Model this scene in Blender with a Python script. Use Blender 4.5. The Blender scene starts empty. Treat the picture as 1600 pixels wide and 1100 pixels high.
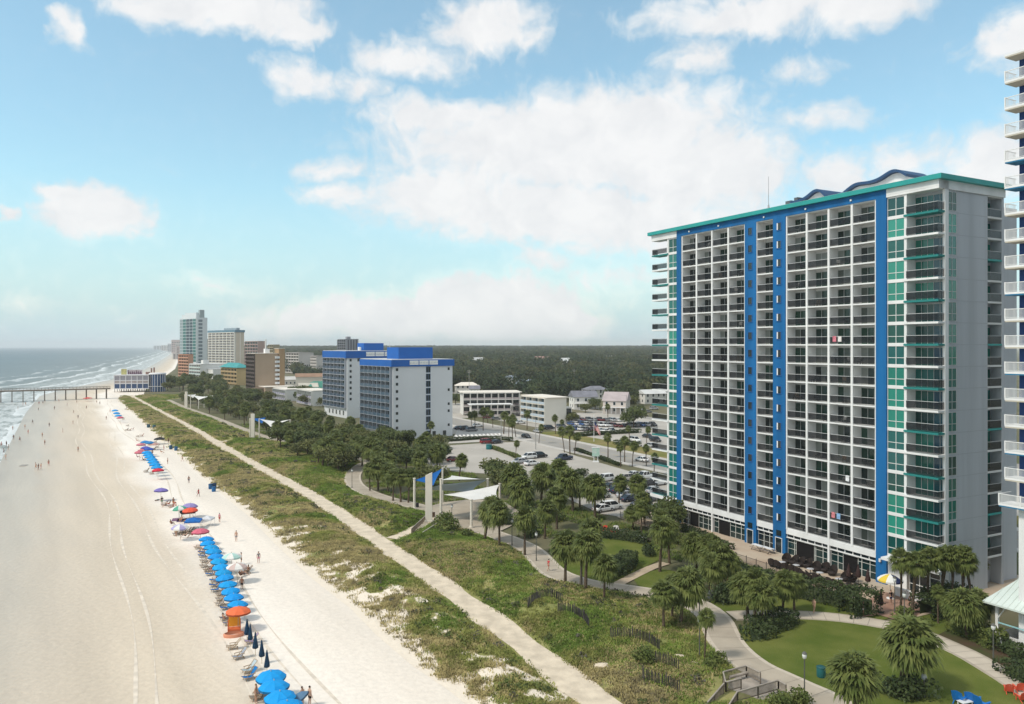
EXPOSURE = 0.27
HAZE = 0.0001
SKY_TINT = (1.48, 1.84, 1.64, 1)
CLOUD_DIM = (.87,.885,.905,1); CLOUD_LIT = (1.0,1.0,1.0,1); CLOUD_GAIN = 7.9
VEIL_COL = (4.6, 6.05, 6.75, 1)
import bpy, math, random
import numpy as np
from mathutils import Matrix, Vector
random.seed(7); rng = np.random.default_rng(11)
scene = bpy.context.scene
COL = scene.collection
R = math.radians
F, CX, HY, CAMZ = 1217.0, 800.0, 541.0, 32.0      # camera model used to find where things stand on the ground

def G(px, py, z=0.0):
    d = F * (CAMZ - z) / (py - HY)
    return ((px - CX) / F * d, d)

# ------------------------------------------------------------------ materials
MATS = {}
def mat(name, color, rough=0.75, spec=0.3, vary=0.0, scale=1.0, obj=False, rnd=None, bump=0.0, bscale=None, metal=0.0, color2=None, detail=4.0, sz=0.0, upn=0.0):
    if name in MATS: return MATS[name]
    m = bpy.data.materials.new(name); m.use_nodes = True
    nt = m.node_tree; N = nt.nodes; L = nt.links
    b = N['Principled BSDF']
    b.inputs['Roughness'].default_value = rough
    b.inputs['Specular IOR Level'].default_value = spec
    b.inputs['Metallic'].default_value = metal
    c = (*color, 1.0)
    b.inputs['Base Color'].default_value = c
    src = None
    if obj or rnd:
        oi = N.new('ShaderNodeObjectInfo')
        if obj: src = oi.outputs['Color']
        else:
            cr = N.new('ShaderNodeValToRGB')
            while len(cr.color_ramp.elements) < len(rnd): cr.color_ramp.elements.new(0.5)
            for i, cc in enumerate(rnd):
                e = cr.color_ramp.elements[i]; e.position = i / max(1, len(rnd) - 1); e.color = (*cc, 1)
            L.new(oi.outputs['Random'], cr.inputs[0]); src = cr.outputs[0]
    if vary or color2 or bump:
        tc = N.new('ShaderNodeTexCoord')
        nz = N.new('ShaderNodeTexNoise'); nz.inputs['Scale'].default_value = scale; nz.inputs['Detail'].default_value = detail
        if sz:
            mp = N.new('ShaderNodeMapping'); mp.inputs['Scale'].default_value = (1,1,sz); L.new(tc.outputs['Object'], mp.inputs[0]); L.new(mp.outputs[0], nz.inputs['Vector'])
        else: L.new(tc.outputs['Object'], nz.inputs['Vector'])
        if vary or color2:
            mx = N.new('ShaderNodeMix'); mx.data_type = 'RGBA'
            mr = N.new('ShaderNodeMapRange'); mr.inputs[1].default_value = 0.35; mr.inputs[2].default_value = 0.65
            L.new(nz.outputs[0], mr.inputs[0]); L.new(mr.outputs[0], mx.inputs[0])
            if color2:
                mx.inputs[6].default_value = c; mx.inputs[7].default_value = (*color2, 1)
            elif src is None:
                mx.inputs[6].default_value = tuple(max(0, x * (1 - vary)) for x in color) + (1,)
                mx.inputs[7].default_value = tuple(min(1, x * (1 + vary)) for x in color) + (1,)
            else:
                mx.blend_type = 'MULTIPLY'; mx.inputs[0].default_value = 1
                L.new(src, mx.inputs[6])
                m2 = N.new('ShaderNodeMapRange'); m2.inputs[3].default_value = 1 - vary; m2.inputs[4].default_value = 1
                L.new(nz.outputs[0], m2.inputs[0])
                for l in list(mx.inputs[0].links): L.remove(l)
                L.new(m2.outputs[0], mx.inputs[7])
            src = mx.outputs[2]
        if bump:
            n2 = nz
            if bscale:
                n2 = N.new('ShaderNodeTexNoise'); n2.inputs['Scale'].default_value = bscale; n2.inputs['Detail'].default_value = 3
                L.new(tc.outputs['Object'], n2.inputs['Vector'])
            bp = N.new('ShaderNodeBump'); bp.inputs['Strength'].default_value = bump; bp.inputs['Distance'].default_value = 0.2
            L.new(n2.outputs[0], bp.inputs['Height']); L.new(bp.outputs[0], b.inputs['Normal'])
    if upn:          # thin leaves scatter light through: soften their facing towards the sky
        ge = N.new('ShaderNodeNewGeometry'); mv = N.new('ShaderNodeMix'); mv.data_type = 'VECTOR'; mv.inputs[0].default_value = upn
        L.new(ge.outputs['Normal'], mv.inputs[4]); mv.inputs[5].default_value = (0,0,1)
        nv = N.new('ShaderNodeVectorMath'); nv.operation = 'NORMALIZE'; L.new(mv.outputs[1], nv.inputs[0]); L.new(nv.outputs[0], b.inputs['Normal'])
        tr = N.new('ShaderNodeBsdfTranslucent'); ms = N.new('ShaderNodeMixShader'); ms.inputs[0].default_value = .40 if upn > .7 else .12
        if src is not None: L.new(src, tr.inputs['Color'])
        else: tr.inputs['Color'].default_value = c
        out = N['Material Output']; L.new(b.outputs[0], ms.inputs[1]); L.new(tr.outputs[0], ms.inputs[2]); L.new(ms.outputs[0], out.inputs['Surface'])
    if src is not None: L.new(src, b.inputs['Base Color'])
    MATS[name] = m
    return m

# ------------------------------------------------------------------ mesh builder
class MB:
    def __init__(s): s.v = []; s.f = []; s.m = []; s.sm = []
    def add(s, vs, fs, mi=0, smooth=False):
        o = len(s.v); s.v.extend(vs)
        for f in fs: s.f.append(tuple(i + o for i in f)); s.m.append(mi); s.sm.append(smooth)
        return s
    def box(s, x0, x1, y0, y1, z0, z1, mi=0, M=None):
        vs = [(x0,y0,z0),(x1,y0,z0),(x1,y1,z0),(x0,y1,z0),(x0,y0,z1),(x1,y0,z1),(x1,y1,z1),(x0,y1,z1)]
        if M is not None: vs = [tuple(M @ Vector(v)) for v in vs]
        return s.add(vs, [(0,3,2,1),(4,5,6,7),(0,1,5,4),(1,2,6,5),(2,3,7,6),(3,0,4,7)], mi)
    def quad(s, a, b, c, d, mi=0): return s.add([a,b,c,d], [(0,1,2,3)], mi)
    def poly(s, pts, z, mi=0, h=0.0):
        n = len(pts)
        if h == 0: return s.add([(x,y,z) for x,y in pts], [tuple(range(n))], mi)
        vs = [(x,y,z) for x,y in pts] + [(x,y,z+h) for x,y in pts]
        return s.add(vs, [tuple(range(n))[::-1], tuple(range(n,2*n))] + [(i,(i+1)%n,n+(i+1)%n,n+i) for i in range(n)], mi)
    def tube(s, p0, p1, r0, r1=None, n=8, mi=0, cap=True, smooth=True):
        r1 = r0 if r1 is None else r1
        a = Vector(p0); b = Vector(p1); d = (b - a)
        if d.length < 1e-6: return s
        d.normalize(); u = d.orthogonal().normalized(); w = d.cross(u)
        vs = []
        for P, r in ((a, r0), (b, r1)):
            for k in range(n):
                t = 2*math.pi*k/n; vs.append(tuple(P + (u*math.cos(t) + w*math.sin(t))*r))
        fs = [(k,(k+1)%n,n+(k+1)%n,n+k) for k in range(n)]
        s.add(vs, fs, mi, smooth)
        if cap: s.add(vs, [tuple(range(n))[::-1], tuple(range(n,2*n))], mi)
        return s
    def path(s, pts, r, n=6, mi=0):
        for i in range(len(pts)-1):
            s.tube(pts[i], pts[i+1], r[i] if isinstance(r,(list,tuple)) else r, r[i+1] if isinstance(r,(list,tuple)) else r, n, mi)
        return s
    def lathe(s, prof, n=12, mi=0, smooth=True, cx=0, cy=0, sx=1, sy=1):
        vs = []
        for r, z in prof:
            for k in range(n):
                t = 2*math.pi*k/n; vs.append((cx + r*math.cos(t)*sx, cy + r*math.sin(t)*sy, z))
        fs = []
        for i in range(len(prof)-1):
            for k in range(n): fs.append((i*n+k, i*n+(k+1)%n, (i+1)*n+(k+1)%n, (i+1)*n+k))
        return s.add(vs, fs, mi, smooth)
    def data(s, name, mats):
        me = bpy.data.meshes.new(name)
        me.from_pydata(s.v, [], s.f)
        for m in mats: me.materials.append(m)
        me.polygons.foreach_set('material_index', s.m); me.polygons.foreach_set('use_smooth', s.sm)
        me.update(); return me
    def build(s, name, mats, parent=None, loc=(0,0,0), rotz=0.0, color=None):
        if not isinstance(mats, (list, tuple)): mats = [mats]
        return link(name, s.data(name, mats), parent, loc, rotz, color)

def link(name, me, parent=None, loc=(0,0,0), rotz=0.0, color=None):
    o = bpy.data.objects.new(name, me); COL.objects.link(o)
    o.location = loc; o.rotation_euler = (0, 0, rotz)
    if parent: o.parent = parent
    if color: o.color = (*color, 1)
    return o
def tag(o, label=None, cat=None, group=None, kind=None):
    if label: o['label'] = label
    if cat: o['category'] = cat
    if group: o['group'] = group
    if kind: o['kind'] = kind
    return o
def empty(name, label, cat, loc=(0,0,0), rotz=0.0, group=None):
    o = bpy.data.objects.new(name, None); COL.objects.link(o); o.empty_display_size = 0.5
    o.location = loc; o.rotation_euler = (0,0,rotz)
    return tag(o, label, cat, group)
KIDS = {}
def kids(o):
    return list(o.children)
def dup(o, parent=None):
    c = o.copy(); COL.objects.link(c)
    c.parent = parent
    for k in kids(o): dup(k, c)
    return c
def place(proto, loc, rotz=0.0, label=None, cat=None, group=None, scale=1.0, colors=None):
    """first use moves the prototype itself, later uses copy it with its parts"""
    o = proto if not proto.get('_used') else dup(proto)
    if proto.get('_used') is None: proto['_used'] = 1
    if '_used' in o and o is not proto: del o['_used']
    o.location = loc; o.rotation_euler = (0,0,rotz)
    o.scale = scale if isinstance(scale, tuple) else (scale,)*3
    tag(o, label, cat, group)
    if colors: recolor(o, colors)
    return o
def recolor(o, colors):
    nm = o.name.split('.')[0]
    if nm in colors: o.color = (*colors[nm], 1)
    for k in kids(o): recolor(k, colors)
def finish_protos():
    for o in list(bpy.data.objects):
        if '_used' in o: del o['_used']
ORD = 'first second third fourth fifth sixth seventh eighth ninth tenth eleventh twelfth thirteenth fourteenth fifteenth sixteenth seventeenth eighteenth nineteenth twentieth'.split()
TENS = ['', '', 'twenty', 'thirty', 'forty', 'fifty', 'sixty']
def nth(i):
    if i < 20: return ORD[i]
    n = i + 1
    return (TENS[n//10] + '-' + ORD[n % 10 - 1]) if n % 10 else {20:'twentieth',30:'thirtieth',40:'fortieth',50:'fiftieth',60:'sixtieth'}[n]
def npmesh(name, V, Fc, mats, mi=None, smooth=False):
    """fast mesh from numpy arrays; Fc is (n,3) or (n,4)"""
    me = bpy.data.meshes.new(name)
    k = Fc.shape[1]; n = len(Fc)
    me.vertices.add(len(V)); me.vertices.foreach_set('co', np.ascontiguousarray(V, dtype=np.float32).ravel())
    me.loops.add(n*k); me.loops.foreach_set('vertex_index', np.ascontiguousarray(Fc, dtype=np.int32).ravel())
    me.polygons.add(n); me.polygons.foreach_set('loop_start', np.arange(0, n*k, k, dtype=np.int32))
    try: me.polygons.foreach_set('loop_total', np.full(n, k, dtype=np.int32))
    except Exception: pass
    for m in mats: me.materials.append(m)
    if mi is not None: me.polygons.foreach_set('material_index', np.ascontiguousarray(mi, dtype=np.int32))
    if smooth: me.polygons.foreach_set('use_smooth', np.ones(n, dtype=bool))
    me.update(calc_edges=True); me.validate()
    return me

# ------------------------------------------------------------------ plan geometry
U = np.array([0.472, -0.8816]); Vv = np.array([0.8816, 0.472]); P0 = np.array([30.4, 141.6])
def TS(t, s): p = P0 + U*t + Vv*s; return (float(p[0]), float(p[1]))
TOWER_ROT = math.atan2(-0.8816, 0.472)
def resample(pts, step):
    pts = np.array(pts, float); d = np.r_[0, np.cumsum(np.hypot(*np.diff(pts, axis=0).T))]
    n = max(2, int(d[-1]/step)); t = np.linspace(0, d[-1], n)
    return np.c_[np.interp(t, d, pts[:,0]), np.interp(t, d, pts[:,1])]
def smooth_line(pts, it=2):
    p = np.array(pts, float)
    for _ in range(it):
        q = np.empty((2*len(p), 2)); q[0] = p[0]; q[-1] = p[-1]
        a, b = p[:-1], p[1:]
        q[1:-1:2] = .75*a + .25*b; q[2:-1:2] = .25*a + .75*b
        p = q
    return p
def dist_line(X, Y, pts):
    pts = np.asarray(pts, float); best = np.full(X.shape, 1e9)
    for (ax, ay), (bx, by) in zip(pts[:-1], pts[1:]):
        dx, dy = bx-ax, by-ay; L2 = dx*dx + dy*dy
        if L2 < 1e-9: continue
        t = np.clip(((X-ax)*dx + (Y-ay)*dy)/L2, 0, 1)
        best = np.minimum(best, np.hypot(X-ax-t*dx, Y-ay-t*dy))
    return best
def inside(X, Y, poly):
    poly = np.asarray(poly, float); r = np.zeros(X.shape, bool); j = len(poly)-1
    for i in range(len(poly)):
        xi, yi = poly[i]; xj, yj = poly[j]
        c = ((yi > Y) != (yj > Y)) & (X < (xj-xi)*(Y-yi)/((yj-yi) + 1e-12) + xi)
        r ^= c; j = i
    return r
def ribbon(pts, w, z):
    p = np.asarray(pts, float); t = np.gradient(p, axis=0); t /= np.linalg.norm(t, axis=1)[:,None]
    nrm = np.c_[-t[:,1], t[:,0]]
    w = np.full(len(p), w) if np.isscalar(w) else np.asarray(w)
    return p + nrm*w[:,None]/2, p - nrm*w[:,None]/2
def ribbon_mb(mb, pts, w, z, mi=0, off=0.0, h=0.0):
    p = np.asarray(pts, float); t = np.gradient(p, axis=0); t /= np.linalg.norm(t, axis=1)[:,None]
    nrm = np.c_[-t[:,1], t[:,0]]; p = p + nrm*off
    a, b = ribbon(p, w, z)
    n = len(p); vs = [(x,y,z) for x,y in a] + [(x,y,z) for x,y in b]
    mb.add(vs, [(i, n+i, n+i+1, i+1) for i in range(n-1)], mi)
    if h:
        vs2 = vs + [(x,y,z-h) for x,y,_ in vs]
        mb.add(vs2, [(i, i+1, 2*n+i+1, 2*n+i) for i in range(n-1)] + [(n+i+1, n+i, 3*n+i, 3*n+i+1) for i in range(n-1)], mi)
    return mb
def vnoise(X, Y, s, seed=0):
    """cheap value noise"""
    g = np.random.default_rng(seed).random((256,256))
    x = X/s; y = Y/s; xi = np.floor(x).astype(int); yi = np.floor(y).astype(int); fx = x-xi; fy = y-yi
    fx = fx*fx*(3-2*fx); fy = fy*fy*(3-2*fy)
    a = g[xi%256, yi%256]; b = g[(xi+1)%256, yi%256]; c = g[xi%256, (yi+1)%256]; d = g[(xi+1)%256, (yi+1)%256]
    return (a*(1-fx)+b*fx)*(1-fy) + (c*(1-fx)+d*fx)*fy
def fbm(X, Y, s, seed=0, o=4):
    r = 0; a = 1; t = 0
    for k in range(o): r = r + a*vnoise(X, Y, s/2**k, seed+k); t += a; a *= .5
    return r/t

SHORE = np.array([(-600,340),(-100,45),(0,-17),(224,-147),(374,-234),(506,-307),(599,-340),(695,-360),(1145,-536),(2596,-1147),(5563,-2413),(24000,-10500)], float)
def x_shore(y): return np.interp(y, SHORE[:,0], SHORE[:,1])
DUNE_PX = [(720,1080),(660,1040),(600,990),(560,950),(500,905),(440,850),(395,805),(345,765),(300,725),(255,690),(215,650),(185,624),(200,606),(255,580),(274,558)]
DUNE = [(-300, 230), (0, 40)]
DUNE = [(y, x) for (x, y) in [(230,-300),(40,0)] + [G(*p) for p in DUNE_PX]]
DUNE.append((24000, -10200))
DUNE = np.array(DUNE, float)
def x_dune(y): return np.interp(y, DUNE[:,0], DUNE[:,1])
PATH_PX = [(930,1095),(860,1040),(790,985),(720,935),(650,885),(590,845),(540,808),(480,770),(420,738),(360,705),(300,668),(245,640),(203,617.5)]
PATHL = [(38,-10),(24,40)] + [G(*p) for p in PATH_PX]
PATHL = resample(smooth_line(PATHL), 2.5)
PROM_PX = [(1297,1096),(1261,1082),(1214,1060),(1178,1044),(1145,1018),(1128,994),(1120,970),(1102,953),(1078,940),(1050,932),(1012,927),(966,920),(935,917),(892,907),(862,894),(845,875),(826,856),(785,840),(747,826),(715,812),(690,802),(650,791),(600,780),(568,768),(552,757),(550,742),(560,732),(575,722)]
PROML = [(36,30),(35,52)] + [G(*p) for p in PROM_PX]
PROML = resample(smooth_line(PROML), 1.5)
# promenade carried on behind the trees toward the pier
PROM2_PX = [(575,722),(520,706),(470,694),(420,686),(372,668),(330,651),(290,638),(262,625)]
PROM2 = resample(smooth_line([G(*p) for p in PROM2_PX]), 4)
BR_PX = [(1142,962.5),(1166,961),(1202,960),(1237,961),(1285,963),(1332,968),(1380,976),(1410,982),(1437,989),(1468,1003),(1515,1024),(1551,1046),(1586,1067),(1625,1095)]
BRL = resample(smooth_line([G(*p) for p in BR_PX]), 1.5)
FOOT_PX = [(960,916),(985,903),(1017,887),(1040,880)]
FOOTL = resample(smooth_line([G(*p) for p in FOOT_PX]), 1.5)
LINKS = [[G(612,842), G(628,836), G(645,828), G(668,816), G(690,806)], [G(342,691), G(362,688), G(392,686)]]
# ------------------------------------------------------------------ camera, sun, sky
cam = bpy.data.cameras.new('camera'); camo = bpy.data.objects.new('camera', cam); COL.objects.link(camo)
camo.location = (0, 0, CAMZ); camo.rotation_euler = (R(90), 0, 0)
cam.sensor_width = 36; cam.lens = F/1600*36; cam.clip_start = 0.5; cam.clip_end = 60000
cam.shift_y = -(HY-550.0)/1600.0 * -1 * -1 if False else (550.0-HY)/1600.0*-1
scene.camera = camo
sun = bpy.data.lights.new('sun', 'SUN'); suno = bpy.data.objects.new('sun', sun); COL.objects.link(suno)
SUN_EL, SUN_AZ = 50.0, -118.0        # azimuth from +Y toward +X
sd = Vector((math.sin(R(SUN_AZ))*math.cos(R(SUN_EL)), math.cos(R(SUN_AZ))*math.cos(R(SUN_EL)), math.sin(R(SUN_EL))))
suno.rotation_euler = sd.to_track_quat('Z', 'Y').to_euler()
sun.energy = 2.2; sun.angle = R(9.0); sun.color = (1.0, 0.93, 0.82)
scene.view_settings.view_transform = 'Standard'; scene.view_settings.look = 'None'
scene.view_settings.exposure = EXPOSURE; scene.view_settings.gamma = 1.0
scene.cycles.max_bounces = 6; scene.cycles.diffuse_bounces = 3; scene.cycles.glossy_bounces = 3; scene.cycles.transmission_bounces = 3
scene.cycles.volume_bounces = 1; scene.cycles.transparent_max_bounces = 6
scene.cycles.sample_clamp_indirect = 4.0
scene.cycles.use_denoising = True

def build_world():
    w = bpy.data.worlds.new('World'); scene.world = w; w.use_nodes = True
    nt = w.node_tree; N = nt.nodes; L = nt.links
    bg = N['Background']; bg.inputs['Strength'].default_value = 0.1
    sky = N.new('ShaderNodeTexSky'); sky.sky_type = 'NISHITA'; sky.sun_disc = False
    sky.sun_elevation = R(SUN_EL); sky.sun_rotation = R(SUN_AZ % 360); sky.air_density = 1.0; sky.dust_density = 1.0; sky.ozone_density = 1.0
    tc = N.new('ShaderNodeTexCoord')
    nrm = N.new('ShaderNodeVectorMath'); nrm.operation = 'NORMALIZE'; L.new(tc.outputs['Generated'], nrm.inputs[0])
    sep = N.new('ShaderNodeSeparateXYZ'); L.new(nrm.outputs[0], sep.inputs[0])
    def M(op, a, b=None, c=None, clamp=False):
        n = N.new('ShaderNodeMath'); n.operation = op; n.use_clamp = clamp
        for i, v in enumerate((a, b, c)):
            if v is None: continue
            if isinstance(v, (int, float)): n.inputs[i].default_value = v
            else: L.new(v, n.inputs[i])
        return n.outputs[0]
    az = M('ARCTAN2', sep.outputs[0], sep.outputs[1])
    el = M('ARCSINE', sep.outputs[2])
    k = 180/math.pi
    cmb = N.new('ShaderNodeCombineXYZ'); L.new(M('MULTIPLY', az, k), cmb.inputs[0]); L.new(M('MULTIPLY', el, k), cmb.inputs[1])
    def noise(vec, scale, det, rough=0.55):
        n = N.new('ShaderNodeTexNoise'); n.inputs['Scale'].default_value = scale; n.inputs['Detail'].default_value = det; n.inputs['Roughness'].default_value = rough
        L.new(vec, n.inputs['Vector']); return n
    # warp the positions so that the outlines are ragged
    def warp(vec, n, amt):
        sb = N.new('ShaderNodeVectorMath'); sb.operation = 'SUBTRACT'; L.new(n.outputs['Color'], sb.inputs[0]); sb.inputs[1].default_value = (.5,.5,.5)
        sc = N.new('ShaderNodeVectorMath'); sc.operation = 'MULTIPLY'; L.new(sb.outputs[0], sc.inputs[0]); sc.inputs[1].default_value = amt
        ad = N.new('ShaderNodeVectorMath'); ad.operation = 'ADD'; L.new(vec, ad.inputs[0]); L.new(sc.outputs[0], ad.inputs[1]); return ad.outputs[0]
    v1 = warp(cmb.outputs[0], noise(cmb.outputs[0], 0.16, 3), (7.0, 3.2, 0))
    v2 = warp(v1, noise(cmb.outputs[0], 0.7, 4), (2.6, 1.6, 0))
    def deg(px, py):
        a = math.atan2(px-CX, F); e = math.atan2((HY-py)*math.cos(a), F); return math.degrees(a), math.degrees(e)
    BL = [(880,230,350,90,1.0),(960,190,240,75,1.0),(690,310,170,75,.9),(1090,270,190,90,1.0),(700,180,170,40,.8),(840,330,270,70,.95),(1000,350,260,70,.9),
          (780,480,160,62,1.3),(600,495,250,44,1.1),(700,470,120,36,1.0),(850,505,110,45,1.1),(450,480,110,30,.4),
          (350,15,190,46,1.0),(460,40,75,28,.9),(120,35,45,40,.7),(760,40,110,46,.9),(640,90,110,36,.7),(470,115,70,34,.7),(560,125,80,34,.6),(820,65,50,30,.6),
          (140,335,105,46,1.0),(110,300,60,26,.8),(0,325,30,20,.8),(200,360,50,18,.5),
          (1190,10,250,42,.95),(1080,90,60,36,.6),(1350,15,150,40,.8),(1560,255,130,80,.9),(1590,60,90,50,.8),(1310,280,80,50,.8),(1420,240,100,50,.6),
          (520,265,60,28,.6),(540,310,70,32,.7),(850,405,80,30,.6),(1270,190,110,30,.5),(960,440,200,40,.45),(1250,110,80,30,.5),(330,440,100,24,.35),(40,470,80,20,.3)]
    dens = None
    for px, py, rx, ry, wt in BL:
        a, e = deg(px, py); sx = math.degrees(rx/F)*math.cos(R(a))**2; sy = math.degrees(ry/F)*math.cos(R(a))
        sb = N.new('ShaderNodeVectorMath'); sb.operation = 'SUBTRACT'; L.new(v2, sb.inputs[0]); sb.inputs[1].default_value = (a, e, 0)
        ml = N.new('ShaderNodeVectorMath'); ml.operation = 'MULTIPLY'; L.new(sb.outputs[0], ml.inputs[0]); ml.inputs[1].default_value = (1/sx, 1/sy, 0)
        ln = N.new('ShaderNodeVectorMath'); ln.operation = 'LENGTH'; L.new(ml.outputs[0], ln.inputs[0])
        d = M('MULTIPLY_ADD', ln.outputs['Value'], -wt, wt*1.15)
        dens = d if dens is None else M('SMOOTH_MAX', dens, d, 0.12)
    dens = M('MAXIMUM', dens, -1.0)
    # clouds all round the rest of the sky (it lights the scene)
    rest = noise(nrm.outputs[0], 2.6, 4)
    back = M('MULTIPLY', M('SUBTRACT', 0.15, sep.outputs[1]), 3.0, clamp=True)
    up = M('MULTIPLY', M('SUBTRACT', sep.outputs[2], 0.46), 6.0, clamp=True)
    other = M('MULTIPLY', M('MAXIMUM', back, up), M('MULTIPLY', M('SUBTRACT', rest.outputs[0], 0.40), 5.0))
    dens = M('MAXIMUM', dens, other)
    fine = noise(v1, 0.8, 6, 0.55)
    dens2 = M('ADD', dens, M('MULTIPLY', M('SUBTRACT', fine.outputs[0], 0.5), 0.72))
    mask = N.new('ShaderNodeMapRange'); mask.interpolation_type = 'SMOOTHSTEP'
    mask.inputs[1].default_value = -0.10; mask.inputs[2].default_value = 0.66; L.new(dens2, mask.inputs[0])
    # thin veil everywhere, thicker to the horizon
    veil = M('MULTIPLY', M('MULTIPLY_ADD', sep.outputs[2], -5.2, 1.0, clamp=True), 0.80)
    veil2 = M('MULTIPLY_ADD', noise(cmb.outputs[0], 0.12, 5).outputs[0], 0.5, 0.0)
    mk = M('MAXIMUM', mask.outputs[0], M('ADD', veil, M('MULTIPLY_ADD', veil2, 0.30, 0.10)), clamp=True)
    mk = M('MULTIPLY', mk, 0.97)
    # blue of the air: the sky texture, tinted towards cyan
    tint = N.new('ShaderNodeMix'); tint.data_type = 'RGBA'; tint.blend_type = 'MULTIPLY'; tint.inputs[0].default_value = 1
    L.new(sky.outputs[0], tint.inputs[6]); tint.inputs[7].default_value = SKY_TINT
    # cloud colour: bright tops, faintly grey hearts
    cr = N.new('ShaderNodeValToRGB'); e = cr.color_ramp.elements
    e[0].position = .30; e[0].color = CLOUD_DIM; e[1].position = .62; e[1].color = CLOUD_LIT
    L.new(noise(v1, 0.32, 5).outputs[0], cr.inputs[0])
    cl = N.new('ShaderNodeMix'); cl.data_type = 'RGBA'; cl.blend_type = 'MULTIPLY'; cl.inputs[0].default_value = 1
    L.new(cr.outputs[0], cl.inputs[6]); cl.inputs[7].default_value = (CLOUD_GAIN,)*3 + (1,)
    # veil near the horizon takes a bluish cast
    hz = N.new('ShaderNodeMix'); hz.data_type = 'RGBA'; L.new(M('MULTIPLY', mask.outputs[0], 1.0), hz.inputs[0])
    hz.inputs[6].default_value = VEIL_COL; L.new(cl.outputs[2], hz.inputs[7])
    mx = N.new('ShaderNodeMix'); mx.data_type = 'RGBA'; L.new(mk, mx.inputs[0]); L.new(tint.outputs[2], mx.inputs[6]); L.new(hz.outputs[2], mx.inputs[7])
    L.new(mx.outputs[2], bg.inputs['Color'])
build_world()

# ------------------------------------------------------------------ ground, sea, beach
ys = np.array([-600,-200,0,100,200,300,400,500,600,800,1100,1600,2600,4000,6000,10000,16000,24000.])
def strips(name, cols, m, attr=None, smooth=True):
    V = []; A = []
    for y in ys:
        for x, z, a in cols(y): V.append((x, y, z)); A.append(a)
    nc = len(cols(0)); n = len(ys)
    Fc = [(i*nc+j, i*nc+j+1, (i+1)*nc+j+1, (i+1)*nc+j) for i in range(n-1) for j in range(nc-1)]
    me = npmesh(name, np.array(V), np.array(Fc), [m], smooth=smooth)
    if attr:
        at = me.attributes.new(attr, 'FLOAT', 'POINT'); at.data.foreach_set('value', np.array(A, np.float32))
    o = link(name, me); tag(o, kind='structure'); return o
ground_m = mat('ground_earth', (.10,.105,.05), .95, .1, color2=(.17,.15,.095), scale=.03, detail=8, bump=.3, bscale=.5)
strips('ground', lambda y: [(x_shore(y)-400,-8,0),(x_shore(y)-60,-3,0),(x_shore(y)+1,-.5,0),(x_shore(y)+30,-.12,0),(max(x_dune(y), x_shore(y)+31)+4,-.06,0),(x_dune(y)+400,-.06,0),(22000,-.06,0)], ground_m, smooth=False)

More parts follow.
